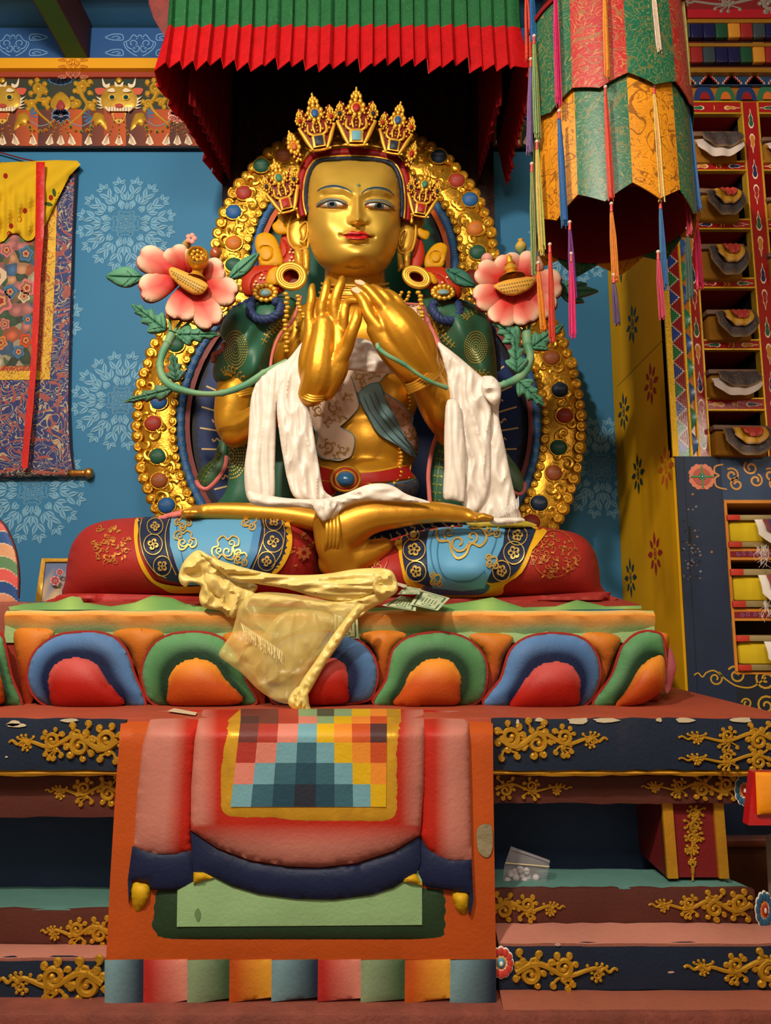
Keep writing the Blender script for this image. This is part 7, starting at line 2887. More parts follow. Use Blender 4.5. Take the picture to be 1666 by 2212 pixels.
YCL = mat('yellow_silk', rough=.38, bump=.15, bscale=24, bump2=.12, b2scale=220, var=.07, vscale=10, sheen=.03, spec=.6)
YSH = mat('sheer_yellow_silk', rough=.35, bump=.15, bscale=24, var=.07, vscale=10, sheen=.03, spec=.6, alpha=.34)
YC1 = C(226, 202, 118)
ys = thing('yellow_scarf', 'crumpled pale yellow silk scarf spilling over the front edge of the lotus pedestal', 'scarf', tuple(P(620, 1400, 2.66)))
for nm, pl_, Y_, fo, m_ in (
    ('hanging_end', [(508, 1342), (522, 1300), (560, 1280), (640, 1284), (720, 1300), (772, 1306), (744, 1350), (712, 1392), (684, 1436), (656, 1476), (644, 1496), (632, 1520), (596, 1514), (556, 1488), (524, 1456), (498, 1436), (473, 1416), (484, 1392), (500, 1368)], 2.60, (.012, .05, .05, 0), YSH),
    ('hanging_end', [(600, 1330), (650, 1316), (720, 1330), (700, 1380), (640, 1450), (590, 1476), (545, 1440), (520, 1412), (560, 1380)], 2.585, (.010, .07, .02, 0), YSH),
    ('rolled_edge', [(772, 1306), (790, 1310), (764, 1346), (730, 1396), (700, 1440), (672, 1490), (650, 1520), (640, 1500), (652, 1470), (684, 1424), (716, 1376), (748, 1334)], 2.57, (.008, .14, .1, 0), YCL),
    ('knotted_end', [(632, 1494), (648, 1482), (664, 1494), (668, 1520), (672, 1538), (652, 1538), (636, 1534), (622, 1518)], 2.56, (.012, .2, .1, 0), YCL),
    ('crumpled_fold', [(386, 1242), (398, 1212), (424, 1189), (446, 1196), (474, 1222), (500, 1250), (556, 1264), (540, 1290), (520, 1312), (494, 1334), (478, 1320), (440, 1312), (430, 1290), (434, 1266), (412, 1258), (402, 1268), (390, 1260)], 2.72, (.022, .06, .06, 0), YCL),
    ('crumpled_fold', [(440, 1262), (452, 1232), (500, 1262), (552, 1282), (528, 1314), (500, 1336), (484, 1300), (462, 1284)], 2.70, (.016, .08, .02, 0), YCL),
    ('lower_fold', [(540, 1282), (600, 1286), (680, 1296), (760, 1290), (830, 1268), (858, 1266), (852, 1284), (800, 1316), (768, 1336), (700, 1322), (640, 1300), (580, 1306), (540, 1300)], 2.70, (.020, .02, .12, 0), YCL),
    ('upper_fold', [(430, 1190), (480, 1212), (560, 1234), (620, 1242), (700, 1240), (770, 1229), (832, 1228), (850, 1244), (850, 1262), (812, 1280), (760, 1298), (700, 1294), (620, 1272), (560, 1262), (500, 1250), (456, 1218)], 2.68, (.022, .015, .14, 0), YCL),
    ('corner_fold', [(800, 1236), (840, 1230), (856, 1250), (858, 1276), (838, 1290), (812, 1284), (800, 1262)], 2.66, (.014, .1, .08, 0), YCL)):
    cloth_part(ys, nm, pl_, Y_, m_, YC1, (fo[0] * 1.1, fo[1] * 1.5, fo[2] * 1.5, 0), H_=.02, Rm=14, step=4)
mb = MB()
for i in range(46):
    t = i / 45
    a = P(520 + 90 * t, 1345 + 62 * t, 2.555); b = P(524 + 86 * t + rf.uniform(-4, 4), 1362 + 62 * t + rf.uniform(0, 14), 2.55)
    tube(mb, [a, b], .0009, THREAD, C(236, 220, 160), seg=4)
mb.build('fringe', ys)
mb = MB()
for i in range(16):
    a = P(660, 1536, 2.55); b = P(664 + rf.uniform(0, 40), 1538 + rf.uniform(-6, 5), 2.52)
    tube(mb, [a, (a + b) / 2 + Vector((0, 0, .004)), b], .0008, THREAD, C(220, 200, 150), seg=4)
mb.build('fringe', ys)

# ================================================================ BANKNOTES
def note(c4, Y, col, lab, tiltY=0.0, bow=.012):
    mb = MB()
    (x0, y0), (x1, y1), (x2, y2), (x3, y3) = c4
    cyy = (y0 + y1 + y2 + y3) / 4
    def pt(u, v, l=0.0):
        px = (x0 * (1 - u) + x1 * u) * (1 - v) + (x3 * (1 - u) + x2 * u) * v
        py = (y0 * (1 - u) + y1 * u) * (1 - v) + (y3 * (1 - u) + y2 * u) * v
        return P(px, py, Y + (cyy - py) * tiltY - bow * math.sin(u * PI * 1.2 + v) - l)
    sheet(mb, lambda u, v: tuple(pt(u, v)), 12, 6, PAPER, lambda u, v: mixc(col, C(196, 200, 160), .5 + .3 * math.sin(u * 9) * math.sin(v * 7)), .0008)
    INKG = C(60, 84, 60)
    def ln(u0, v0, u1, v1, w=.018):
        du, dv = u1 - u0, v1 - v0
        q = math.hypot(du, dv) + 1e-6
        nu, nv = -dv / q * w, du / q * w * 1.6
        n = 10
        vs = []
        for i in range(n + 1):
            t = i / n
            for s in (-1, 1):
                vs.append(tuple(pt(u0 + du * t + nu * s, v0 + dv * t + nv * s, .0015)))
        mb.add(vs, [(2 * i, 2 * i + 1, 2 * i + 3, 2 * i + 2) for i in range(n)], PAPER, INKG)
    for e in (.06,):
        ln(e, e * 2, 1 - e, e * 2); ln(e, 1 - e * 2, 1 - e, 1 - e * 2); ln(e, e * 2, e, 1 - e * 2); ln(1 - e, e * 2, 1 - e, 1 - e * 2)
    for k in range(5):
        ln(.32, .28 + .11 * k, .62, .28 + .11 * k, .010)
    for cu in (.2, .8):
        for k in range(8):
            a = k * PI / 4
            ln(cu + .06 * math.cos(a), .5 + .16 * math.sin(a), cu + .06 * math.cos(a + .785), .5 + .16 * math.sin(a + .785), .012)
    o = mb.build('banknote', origin=tuple(pt(.5, .5)))
    tag(o, lab, 'banknote')


note([(826, 1308), (866, 1287), (902, 1294), (898, 1320)], 2.70, C(150, 170, 130), 'green banknote lying half under the folded one at the pedestal edge, left of it', .004)
note([(886, 1306), (908, 1274), (972, 1292), (946, 1319)], 2.69, C(150, 170, 130), 'folded green banknote lying nearest the pedestal edge, right of the yellow scarf', .004, .02)
note([(858, 1284), (876, 1266), (910, 1272), (906, 1284)], 2.72, C(110, 130, 100), 'dark curled banknote behind the other two, beside the yellow scarf', .006, .02)
note([(722, 1381), (722, 1322), (772, 1322), (775, 1379)], 2.69, C(170, 172, 110), 'yellowish green banknote hanging upright behind the yellow scarf on the slab', 0, .004)
note([(852, 1262), (858, 1258), (880, 1264), (872, 1270)], 2.74, C(190, 150, 140), 'small pinkish note corner peeking out behind the yellow scarf', .004)
note([(362, 1536), (376, 1530), (426, 1539), (422, 1545)], 2.462, C(200, 150, 130), 'pinkish banknote lying flat on the throne ledge above the left pleat', .010, .001)

# ================================================================ LOTUS PLANTS
LG = C(84, 140, 108); LGD = C(46, 96, 76)


def lobed(par, bx, by, tx, ty, w, Y, lobes=3, col=LG, name='leaf'):
    hx, hy = tx - bx, ty - by
    L_ = math.hypot(hx, hy); ux, uy = hx / L_, hy / L_
    nx, ny = -uy, ux
    def M(t, s):
        return bx + hx * t + nx * s, by + hy * t + ny * s
    prof = []
    if lobes <= 1:
        prof = [(0, 0), (.12, .45), (.35, .95), (.6, .95), (.82, .55), (1, 0)]
    else:
        prof = [(0, .05)]
        for i in range(lobes):
            t0 = .12 + i * .74 / lobes; e = 1 - .28 * i
            prof += [(t0 + .05, .75 * e), (t0 + .20, 1.0 * e), (t0 + .235, .62 * e)]
        prof += [(1, 0)]
    up = [M(t, s * w) for t, s in prof]; dn = [M(t, -s * w) for t, s in prof[::-1][1:-1]]
    poly = cr(up + dn, 3)

    def ex(x, y):
        t = ((x - bx) * ux + (y - by) * uy) / L_; s = (x - bx) * nx + (y - by) * ny
        o = -.010 * np.exp(-(s / 1.6) ** 2)
        for i in range(max(2, lobes + 1)):
            tt = .1 + i * .2
            dd = np.abs((t - tt) - np.abs(s) / L_ * .9) * L_
            o = o - .006 * np.exp(-(dd / 1.5) ** 2)
        return o

    def cc(x, y):
        s = abs((x - bx) * nx + (y - by) * ny) / w
        return mixc(LGD, col, .35 + s * .8)
    mb = MB()
    puff(mb, poly, Y, .018, PAINTS, cc, 2.4, Rm=8, thick=.008, extra=ex, it=10)
    lf_ = mb.build(name, par)
    mb = MB()
    puff(mb, [(x + 1.2, y + 1.6) for x, y in poly], Y + .008, 0, PAINTS, C(150, 66, 50), 6, thick=.008)
    mb.build('leaf_underside', par).parent = lf_


def lpetal(par, cx, cy, ang_tip, w, Y, curl=True):
    tx, ty = ang_tip
    hx, hy = tx - cx, ty - cy
    L_ = math.hypot(hx, hy); ux, uy = hx / L_, hy / L_; nx, ny = -uy, ux
    M = lambda t, s: (cx + hx * t + nx * s * w, cy + hy * t + ny * s * w)
    pr_ = [(.16, .10), (.35, .30), (.58, .47), (.80, .52), (.94, .40), (1.0, .18), (.975, 0)]
    poly = cr([M(t, s) for t, s in pr_] + [M(t, -s) for t, s in pr_[::-1][1:]], 4)

    def cc(x, y):
        t = ((x - cx) * ux + (y - cy) * uy) / L_; s = abs((x - cx) * nx + (y - cy) * ny) / w
        return ramp([(0, C(170, 30, 28)), (.38, C(186, 48, 42)), (.66, C(208, 118, 100)), (.88, C(222, 184, 156)), (1.1, C(226, 202, 176))], t * .82 + s * .68 - .08)
    mb = MB()
    puff(mb, poly, Y, .03, PAINTS, cc, 3, Rm=11, thick=.01, Yf=lambda x, y: -.05 * (((x - cx) * ux + (y - cy) * uy) / L_) ** 2)
    p = mb.build('petal', par)
    mb = MB()
    ox, oy = ux * 1.5, uy * 1.5 + 2.5
    puff(mb, [(x + ox, y + oy) for x, y in poly], Y + .016, .0, PAINTS, C(150, 28, 34), 7, thick=.015, Yf=lambda x, y: -.045 * (((x - cx) * ux + (y - cy) * uy) / L_) ** 2)
    q = mb.build('petal_underside', par); q.parent = p


def pod(par, poly, Y, rows, ang):
    mb = MB()
    puff(mb, cr(poly, 4), Y, .022, PAINTS, lambda x, y: C(206, 150, 60), 3, Rm=6, thick=.02)
    bv = mb.bvh()
    for (x0, y0, x1, y1, n_, r_) in rows:
        for i in range(n_):
            t = i / (n_ - 1)
            decal(mb, bv, ell(x0 + (x1 - x0) * t, y0 + (y1 - y0) * t, r_, r_ * .75, 8), PAINTS, C(128, 110, 44), .0015, 9)
    mb.build('seed_pod', par)


YLf = 3.08
lpA = thing('lotus_plant', 'pink lotus with a gilded wheel on a green stem, left of the statue', 'lotus', tuple(P(360, 840, YLf)))
lpB = thing('lotus_plant', 'pink lotus with a gilded vase on a green stem, right of the statue', 'lotus', tuple(P(1120, 830, YLf)))
for tip, w in (((340, 546), 0),):
    pass
for tip, w, dy in (((418, 540), 48, .02), ((484, 578), 52, .015), ((371, 533), 54, .01), ((301, 548), 58, .005), ((303, 628), 60, 0), ((511, 638), 60, .004), ((386, 690), 64, -.004), ((462, 704), 64, -.002)):
    lpetal(lpA, 404, 600, tip, w, YLf + dy)
pod(lpA, [(365, 582), (374, 577), (398, 586), (424, 598), (449, 614), (446, 626), (434, 636), (418, 636), (400, 627), (382, 612), (368, 597)], YLf - .075,
    [(371, 586, 440, 620, 15, 2.0), (374, 592, 436, 626, 14, 2.2), (384, 602, 428, 628, 9, 2.2)], 0)
mb = MB()
cW = P(427, 556, YLf - .09)
ax = Vector((.25, -1, .15)).normalized()
k = 3.0 / F
lathe(mb, cW - ax * .03, [(0, 0), (22 * k, 0), (25 * k, .008), (25 * k, .045), (21 * k, .055), (19 * k, .048), (18 * k, .035), (0, .035)], HEADG, G2, 28, ax)
lathe(mb, P(424, 604, YLf - .055), [(24 * k, .004), (20 * k, .012), (15 * k, .02), (12 * k, .03), (13 * k, .05), (8 * k, .07)], HEADG, G2, 20, Vector((.12, 0, 1)))
q_ = ax.to_track_quat('Z', 'Y').to_matrix()
for i in range(8):
    a = i * PI / 4
    ball(mb, cW + ax * .008 + q_ @ Vector((12 * k * math.cos(a), 12 * k * math.sin(a), .006)), 4.6 * k, HEADG, G2, seg=10, rings=6)
    ball(mb, cW + ax * .006 + q_ @ Vector((15 * k * math.cos(a + .39), 15 * k * math.sin(a + .39), .0)), 3 * k, PAINTS, [C(50, 110, 80), C(170, 50, 30), C(40, 70, 110)][i % 3], seg=8, rings=5)
ball(mb, cW + ax * .014, 5 * k, HEADG, G2, seg=10)
mb.build('dharma_wheel', lpA)
mb = MB()
limb(mb, [(402, 548, 3.14, 8), (402, 532, 3.12, 10.5), (408, 522, 3.1, 8)], m=PAINTS)
mb.c = [np.broadcast_to(np.array(C(170, 140, 80)), c_.shape) for c_ in mb.c]
for i in range(5):
    a = i * 1.257
    ball(mb, P(413 + 7 * math.cos(a), 515 + 7 * math.sin(a), 3.085), .012, PAINTS, C(216, 140, 124), sy=.5, seg=10, rings=6)
mb.build('bud', lpA)
mb = MB(); ball(mb, P(466, 547, 3.1), .027, GLOSS, C(150, 70, 34), sx=.9, sz=1.1, sy=.8); mb.build('fruit', lpA)
lobed(lpA, 310, 599, 228, 597, 22, 3.16, 1)
lobed(lpA, 492, 606, 560, 546, 15, 3.10, 1)
lobed(lpA, 358, 714, 284, 656, 27, 3.06, 3)
lobed(lpA, 380, 724, 475, 722, 23, 3.06, 3)
lobed(lpA, 382, 824, 372, 762, 22, 3.03, 3, C(76, 112, 92))
lobed(lpA, 374, 840, 266, 868, 17, 3.04, 3, C(84, 120, 92))
def stem(par, pts, name='stem'):
    q = cr(pts, 7, closed=False)
    mb = MB()
    tube(mb, [P(a, b, c_) for a, b, c_, r in q], [r * c_ / F * (1.22 if i % 14 == 7 else 1) for i, (a, b, c_, r) in enumerate(q)], PAINTS, lambda t, a: mixc(C(84, 140, 108), C(120, 156, 116), .5 + .5 * math.sin(t * 22)), seg=10)
    mb.build(name, par)
stem(lpA, [(372, 722, 3.08, 11), (362, 742, 3.07, 9), (352, 762, 3.06, 8.5), (346, 790, 3.05, 8), (354, 818, 3.04, 9), (380, 838, 3.03, 9), (430, 850, 3.03, 6.5), (480, 849, 3.0, 6.5), (530, 832, 3.0, 8), (570, 806, 3.0, 7), (620, 780, 3.02, 6)])
for p_ in ([(366, 684, 3.1, 3), (368, 716, 3.08, 4)], [(394, 690, 3.1, 3), (376, 718, 3.08, 4)], [(420, 686, 3.1, 3), (382, 720, 3.08, 4)]):
    stem(lpA, p_, 'stalk')
for tip, w, dy in (((1092, 548), 56, .02), ((1160, 550), 56, .015), ((1030, 580), 56, .01), ((1214, 612), 64, .005), ((1026, 650), 58, 0), ((1196, 672), 58, .0), ((1076, 700), 62, -.002), ((1144, 698), 62, -.004)):
    lpetal(lpB, 1112, 618, tip, w, YLf + dy)
pod(lpB, [(1067, 617), (1090, 606), (1130, 598), (1156, 600), (1155, 612), (1142, 626), (1114, 638), (1092, 637), (1076, 628)], YLf - .075,
    [(1079, 618, 1150, 604, 14, 2.0), (1083, 624, 1142, 614, 12, 2.0), (1090, 630, 1118, 626, 6, 2.0)], 0)
mb = MB()
lathe(mb, P(1106, 600, YLf - .055), [(.06, 0), (.05, .008), (.03, .016), (.022, .026), (.03, .036), (.026, .05), (.018, .06), (.024, .066), (.012, .074), (.012, .10), (.004, .11), (0, .112)], HEADG, G2, 20, Vector((-.1, 0, 1)))
mb.build('gilded_vase', lpB)
mb = MB()
lathe(mb, P(1126, 552, 3.12), [(.004, 0), (.010, .01), (.024, .025), (.027, .045), (.018, .062), (.010, .068), (.014, .078), (0, .074)], PAINTS, [C(90, 130, 110)] * 2 + [C(140, 150, 80)] + [C(206, 160, 70)] * 5, 14)
mb.build('bud', lpB)
mb = MB(); ball(mb, P(1053, 560, 3.14), .03, PAINTS, C(206, 140, 126), sx=1, sz=.9, rot=Matrix.Rotation(.6, 3, 'Y')); mb.build('bud', lpB)
for t_ in ((1293, 628), (1268, 612), (1262, 652), (1246, 608)):
    lobed(lpB, 1206, 630, *t_, 13, 3.14, 1, C(70, 116, 96))
lobed(lpB, 1196, 640, 1010, 640, 12, 3.2, 1)
lobed(lpB, 962, 582, 1028, 618, 17, 3.14, 1, C(50, 100, 84))
lobed(lpB, 1122, 738, 1060, 683, 26, 3.05, 3)
lobed(lpB, 1118, 806, 1112, 718, 25, 3.02, 3)
lobed(lpB, 1148, 752, 1218, 700, 24, 3.06, 3)
lobed(lpB, 1118, 822, 1177, 877, 24, 3.03, 3)
stem(lpB, [(1138, 718, 3.07, 12), (1140, 745, 3.06, 10), (1146, 772, 3.05, 9), (1136, 800, 3.04, 9), (1118, 818, 3.03, 10), (1090, 830, 3.02, 8), (1070, 836, 3.02, 8)])
for p_ in ([(1100, 694, 3.09, 3), (1128, 716, 3.07, 4)], [(1128, 698, 3.09, 4), (1136, 716, 3.07, 4)], [(1146, 694, 3.09, 4), (1142, 716, 3.07, 4)]):
    stem(lpB, p_, 'stalk')
stem(lpB, [(816, 742, 2.82, 5), (818, 752, 2.82, 5.5), (838, 768, 2.82, 5.5), (872, 786, 2.84, 5), (900, 806, 2.86, 4.5), (930, 824, 2.88, 4.5), (966, 838, 2.92, 6)])

# ================================================================ HANGING BANNER
YBn = 2.60
RB_ = .292
cB = P(1322, 430, YBn)
bn = thing('victory_banner', 'hanging cylindrical silk banner of pointed brocade tabs with coloured tassels, in front of the bookcase', 'banner', (cB.x, YBn, P(1322, 428, YBn - RB_).z))
zlow = P(1322, 429, YBn - RB_).z; zlo2 = P(1322, 396, YBn - RB_).z
zup = P(1322, 187, YBn - RB_).z; zup2 = P(1322, 164, YBn - RB_).z
ztp = 3.9
BR = {}
for nm, bc_, lc in (('g', C(22, 90, 62), C(132, 126, 70)), ('y', C(206, 132, 16), C(140, 78, 14)), ('r', C(160, 24, 20), C(170, 120, 66))):
    BR[nm] = (mat('brocade_' + nm, rough=.42, bump=.2, bscale=60, var=.1, vscale=8, sheen=.03, pattern=brocade(12, .16, lc, mixc(lc, (0, 0, 0), .45), .75)), bc_)


def tab(a0, a1, zt2, zside, ztip, r0, r1, key, nm):
    mb = MB()
    m_, c_ = BR[key]
    def f(u, v):
        a = a0 + (a1 - a0) * u
        zb2 = ztip + (zside - ztip) * abs(2 * u - 1)
        z = zt2 + (zb2 - zt2) * v
        r = r0 + (r1 - r0) * (zt2 - z) / (zt2 - ztip) 
        return (cB.x + r * math.sin(a), YBn - r * math.cos(a), z)
    sheet(mb, f, 12, 16, m_, c_, .004)
    mb.build(nm, bn)


kl = ['g', 'y', 'g', 'y', 'g', 'y', 'g', 'y', 'g', 'y']
ku = ['r', 'g', 'r', 'g', 'r', 'g', 'r', 'g', 'r', 'g']
off = R(-5)
for i in range(10):
    a0 = off + (i - 1) * R(36); a1 = a0 + R(36)
    tab(a0, a1, zup2 + .15, zlo2, zlow, RB_ * .99, RB_ * 1.02, kl[i], 'lower_tab')
    tab(a0, a1, ztp, zup2, zup, RB_ * 1.02, RB_ * 1.06, ku[i], 'upper_tab')
mb = MB()
zln = P(1322, 548, YBn + RB_).z
for a in (0, 1):
    sheet(mb, lambda u, v: (cB.x + RB_ * .95 * math.sin(u * PI + a * PI), YBn - RB_ * .95 * math.cos(u * PI + a * PI), ztp + (min(zln, zlo2) - ztp) * v), 40, 4, CLOTH, C(120, 10, 18), .004)
mb.build('red_lining', bn)
mb = MB(); lathe(mb, (cB.x, YBn, ztp - .01), [(0, 0), (RB_ * 1.06, 0), (RB_ * 1.06, .02), (0, .02)], CLOTH, C(120, 10, 18), 40)
tube(mb, [(cB.x, YBn, ztp), (cB.x, YBn, ZC)], .006, CLOTH, C(120, 30, 30), seg=6); mb.build('hanging_cap', bn)


def tassel3(x0, y0, x1, y1, col, w=5.2, col2=None, back=False, head=True):
    dxm = (x0 - 1322) / 178.0
    dxm = max(-1, min(1, dxm))
    Y = YBn - (RB_ * 1.05 + .012) * math.sqrt(1 - dxm * dxm) * (1 if not back else -1) - .012
    rd_ = random.Random(int(x0 * 3 + y0))
    mb = MB()
    k = Y / F
    if head:
        ball(mb, P(x0, y0 - 12, Y), 4.6 * k, GLOSS, C(206, 170, 160), seg=10, rings=8)
        tube(mb, [P(x0, y0 - 9, Y), P(x0, y0 + 6, Y)], [3.2 * k, 4 * k], THREAD, C(180, 60, 50), seg=8)
    L_ = y1 - y0
    for j in range(30):
        a = rd_.uniform(0, 2 * PI); q = rd_.random() ** .5
        e = rd_.uniform(.93, 1.03)
        pts = []
        for t in (0, .12, .4, .7, 1.0):
            sp = (.45 + .55 * min(1, t * 3)) * (1 + .45 * t)
            pts.append(P(x0 + (x1 - x0) * t * e + math.cos(a) * q * w * sp + rd_.uniform(-.5, .5), y0 + L_ * t * e, Y) + Vector((0, math.sin(a) * q * w * k * sp, 0)))
        cc = col if not col2 else mixc(col, col2, rd_.random())
        cc = tuple(c_ * rd_.uniform(.5, 1.0) for c_ in cc)
        tube(mb, pts, 1.15 * k, THREAD, cc, seg=4)
    mb.build('tassel', bn)


OG = C(226, 130, 20); RO2 = C(206, 56, 24); MG = C(206, 20, 96); BLt = C(20, 92, 150); PU = C(104, 36, 110); LGt = C(130, 146, 86); PY = C(206, 180, 90)
for a in ((1306, -40, 1313, 168, OG), (1308, 200, 1320, 430, RO2), (1321, 452, 1330, 606, OG), (1326, 606, 1333, 700, C(84, 60, 100)),
          (1408, -50, 1424, 112, C(200, 186, 160)), (1413, 198, 1430, 432, PY), (1427, 446, 1437, 626, BLt),
          (1199, -30, 1207, 226, MG), (1208, 252, 1220, 486, BLt), (1231, 492, 1240, 645, PU), (1234, 560, 1238, 730, MG),
          (1154, 90, 1162, 300, LGt), (1160, 318, 1172, 548, PY), (1163, 580, 1175, 714, OG),
          (1138, -30, 1143, 128, RO2), (1148, -40, 1153, 92, BLt), (1147, 140, 1144, 330, C(120, 96, 140)), (1149, 366, 1156, 590, LGt),
          (1188, 540, 1193, 736, RO2), (1474, -20, 1486, 185, C(150, 130, 60)), (1484, 210, 1510, 450, BLt), (1502, 452, 1512, 622, C(214, 40, 90)), (1484, 430, 1492, 505, C(206, 60, 80)), (1485, 505, 1492, 646, C(36, 66, 54)), (1422, 556, 1431, 690, C(190, 50, 80))):
    tassel3(*a)

# ================================================================ THANGKA
YTh = YW - .03
th = thing('thangka', 'scroll painting in blue brocade with a yellow silk veil on the left wall', 'scroll painting', tuple(P(60, 1025, YTh)))
BRB = mat('blue_dragon_brocade', rough=.55, bump=.2, bscale=50, var=.12, pattern=brocade(7.5, .22, C(176, 158, 120), C(150, 70, 60), .9))
BRG = mat('gold_brocade', rough=.5, bump=.2, bscale=50, var=.1, pattern=brocade(14, .20, C(226, 190, 90), C(140, 60, 20), .8))
BRR = mat('red_brocade', rough=.5, bump=.2, bscale=50, var=.1, pattern=brocade(16, .22, C(190, 140, 70), amt=.8))
PNT = mat('thangka_painting', rough=.6, var=.05, pattern=cellpaint(15, [C(50, 90, 60), C(200, 90, 50), C(150, 110, 70), C(190, 110, 110), C(40, 60, 50), C(214, 150, 110), C(96, 120, 80), C(60, 100, 150), C(206, 190, 160)]))
CP = lambda nm, poly, dy, m_, c_, H_=.003, step=14, ex=None: (lambda mb: (puff(mb, poly, YTh - dy, H_, m_, c_, step, Rm=4, thick=.004, extra=ex), mb.build(nm, th)))(MB())
CP('blue_brocade_mount', [(-260, 350), (166, 350), (162, 380), (156, 500), (152, 640), (148, 780), (147, 880), (150, 960), (158, 1024), (-260, 1030)], 0, BRB, C(30, 44, 104))
CP('dark_binding', [(162, 352), (168, 352), (160, 500), (156, 640), (152, 780), (151, 880), (154, 960), (162, 1024), (157, 1024), (150, 960), (147, 880), (148, 780), (152, 640), (156, 500)], .004, CLOTH, C(40, 28, 44), .001)
CP('gold_border', [(-200, 400), (124, 400), (120, 560), (114, 700), (108, 820), (-200, 822)], .006, BRG, C(206, 160, 24))
CP('red_border', [(-200, 420), (106, 420), (102, 560), (96, 700), (90, 800), (-200, 804)], .009, BRR, C(150, 36, 26))
CP('painting', [(-190, 430), (82, 430), (79, 560), (76, 700), (74, 790), (-190, 792)], .012, PNT, C(90, 110, 70))
mb = MB()
rt = random.Random(12)
for (a, b, r) in ((56, 548, 15), (58, 622, 17), (52, 640, 12), (2, 650, 24), (2, 740, 13), (22, 630, 14), (56, 735, 13), (14, 540, 13), (40, 760, 12), (10, 700, 11), (60, 690, 10), (-30, 600, 40)):
    oc = rt.choice([C(200, 70, 30), C(206, 120, 60), C(196, 110, 110), C(70, 110, 150), C(206, 180, 150)])
    for q, cc in ((1, oc), (.72, mixc(oc, C(50, 70, 50), .6)), (.45, C(200, 140, 90)), (.25, C(140, 50, 40))):
        flat(mb, [(a + r * q * (1 + .16 * math.sin(5 * t + r)) * math.cos(t), b + r * q * 1.1 * (1 + .16 * math.sin(5 * t + r)) * math.sin(t)) for t in [i * .2618 for i in range(24)]], YTh - .0155 - (1 - q) * .001, PAINTS, cc, 30)
mb.build('painted_figures', th)
mb = MB()
VEI = C(206, 166, 26)
puff(mb, cr([(-200, 352), (-100, 352), (0, 351), (166, 347), (150, 380), (134, 412), (112, 456), (94, 494), (80, 500), (72, 516), (56, 520), (40, 506), (22, 506), (0, 524), (-40, 500), (-120, 520)], 3), YTh - .03, .02, CLOTH, VEI, 5, Rm=20, thick=.006,
     extra=lambda x, y: .014 * np.sin((x - 34) * .28 * (1 + .0 * y)) * np.clip((y - 385) / 60, 0, 1) * (x < 78) + .012 * np.sin((x - 60) * .07 + (y - 350) * .10))
bv = mb.bvh()
for (a, b) in ((110, 427), (128, 422), (122, 436), (116, 453), (42, 474), (12, 380), (20, 505), (24, 488), (54, 455)):
    decal(mb, bv, ell(a, b, 5, 6, 10), CLOTH, C(150, 28, 20), .002, 9)
for (a, b, r) in ((105, 441, 0.2), (117, 416, 1.4)):
    decal(mb, bv, ell(a, b, 9, 4, 12, rot=r), CLOTH, C(50, 84, 30), .002, 9)
mb.build('silk_veil', th)
CP('red_ribbon', [(78, 350), (97, 350), (96, 420), (95, 500), (88, 600), (84, 700), (78, 800), (72, 880), (64, 960), (60, 1010), (50, 1014), (46, 1005), (52, 930), (60, 860), (66, 790), (71, 680), (75, 560), (77, 450)], .085, mat('red_silk', rough=.4, bump=.3, bscale=40, sheen=.03, pattern=brocade(26, .12, C(226, 60, 40), amt=.5)), C(190, 20, 20), .006, 8)
mb = MB()
tube(mb, [P(-260, 1027, YTh - .01), P(150, 1022, YTh - .01)], .024, BRB, C(36, 40, 60), seg=12)
mb.build('bottom_roll', th)
mb = MB()
lathe(mb, P(148, 1022, YTh - .01), [(.012, 0), (.018, .01), (.022, .03), (.019, .05), (.022, .09), (.020, .10), (.032, .115), (.034, .13), (.025, .145), (0, .15)], GOLDR, C(190, 130, 60), 16, Vector((1, 0, .0)))
mb.build('rod_knob', th)
mb = MB(); tube(mb, [P(-60, 312, YTh), P(0, 329, YTh), P(46, 342, YTh), P(84, 350, YTh - .02)], .005, CLOTH, C(110, 24, 34), seg=6); mb.build('hanging_cord', th)

# ================================================================ SIDE THINGS AT THE LEFT
pz = P(60, 1302, 3.2).z
mb = MB(); box(mb, -3.1, xs0 - .035, 3.0, YW - .05, zt_ + .001, pz, PAINT, C(140, 70, 54), .01)
tag(mb.build('side_pedestal', origin=(-2.3, 3.6, zt_)), 'plain red brown pedestal behind the left end of the lotus pedestal', 'pedestal')
sp_ = thing('striped_halo', 'round halo board painted in wavy red, blue, cream and green stripes at the left edge', 'halo', tuple(P(-20, 1300, 3.12)))
mb = MB()
ST = [C(206, 96, 92), C(48, 84, 140), C(206, 150, 112), C(92, 130, 92), C(206, 88, 84), C(44, 76, 132), C(206, 140, 106)]


def stc(x, y):
    v = (y + (x - 20) * -.22 * 0 + (20 - x) * .42 + 5 * math.sin(x * .09) - 1128) / 27.0
    i = int(math.floor(v))
    if v - i < .06:
        return C(214, 190, 160)
    return ST[i % 7]


puff(mb, cr([(-110, 1300), (-120, 1210), (-90, 1130), (-40, 1112), (0, 1126), (20, 1156), (34, 1196), (40, 1244), (39, 1285), (37, 1302), (-40, 1306)], 5), 3.12, .01, PAINT, stc, 2.6, Rm=6, thick=.04)
mb.build('striped_board', sp_)
mb = MB(); tube(mb, [P(a, b, 3.125) for a, b in cr([(-90, 1130), (-40, 1112), (0, 1126), (20, 1156), (34, 1196), (40, 1244), (39, 1285), (37, 1302)], 5, closed=False)], .008, PAINT, C(84, 34, 34), seg=8); mb.build('brown_rim', sp_)
pf = thing('picture_frame', 'small gilt framed picture of pink flowers leaning behind the red knee at left', 'picture frame', tuple(P(130, 1298, 3.5)))
mb = MB()
fo = [(90, 1206), (186, 1206), (176, 1300), (76, 1300)]; fi = [(98, 1214), (180, 1214), (171, 1300), (88, 1299)]
def pfY(x, y):
    return (1300 - y) * .0008
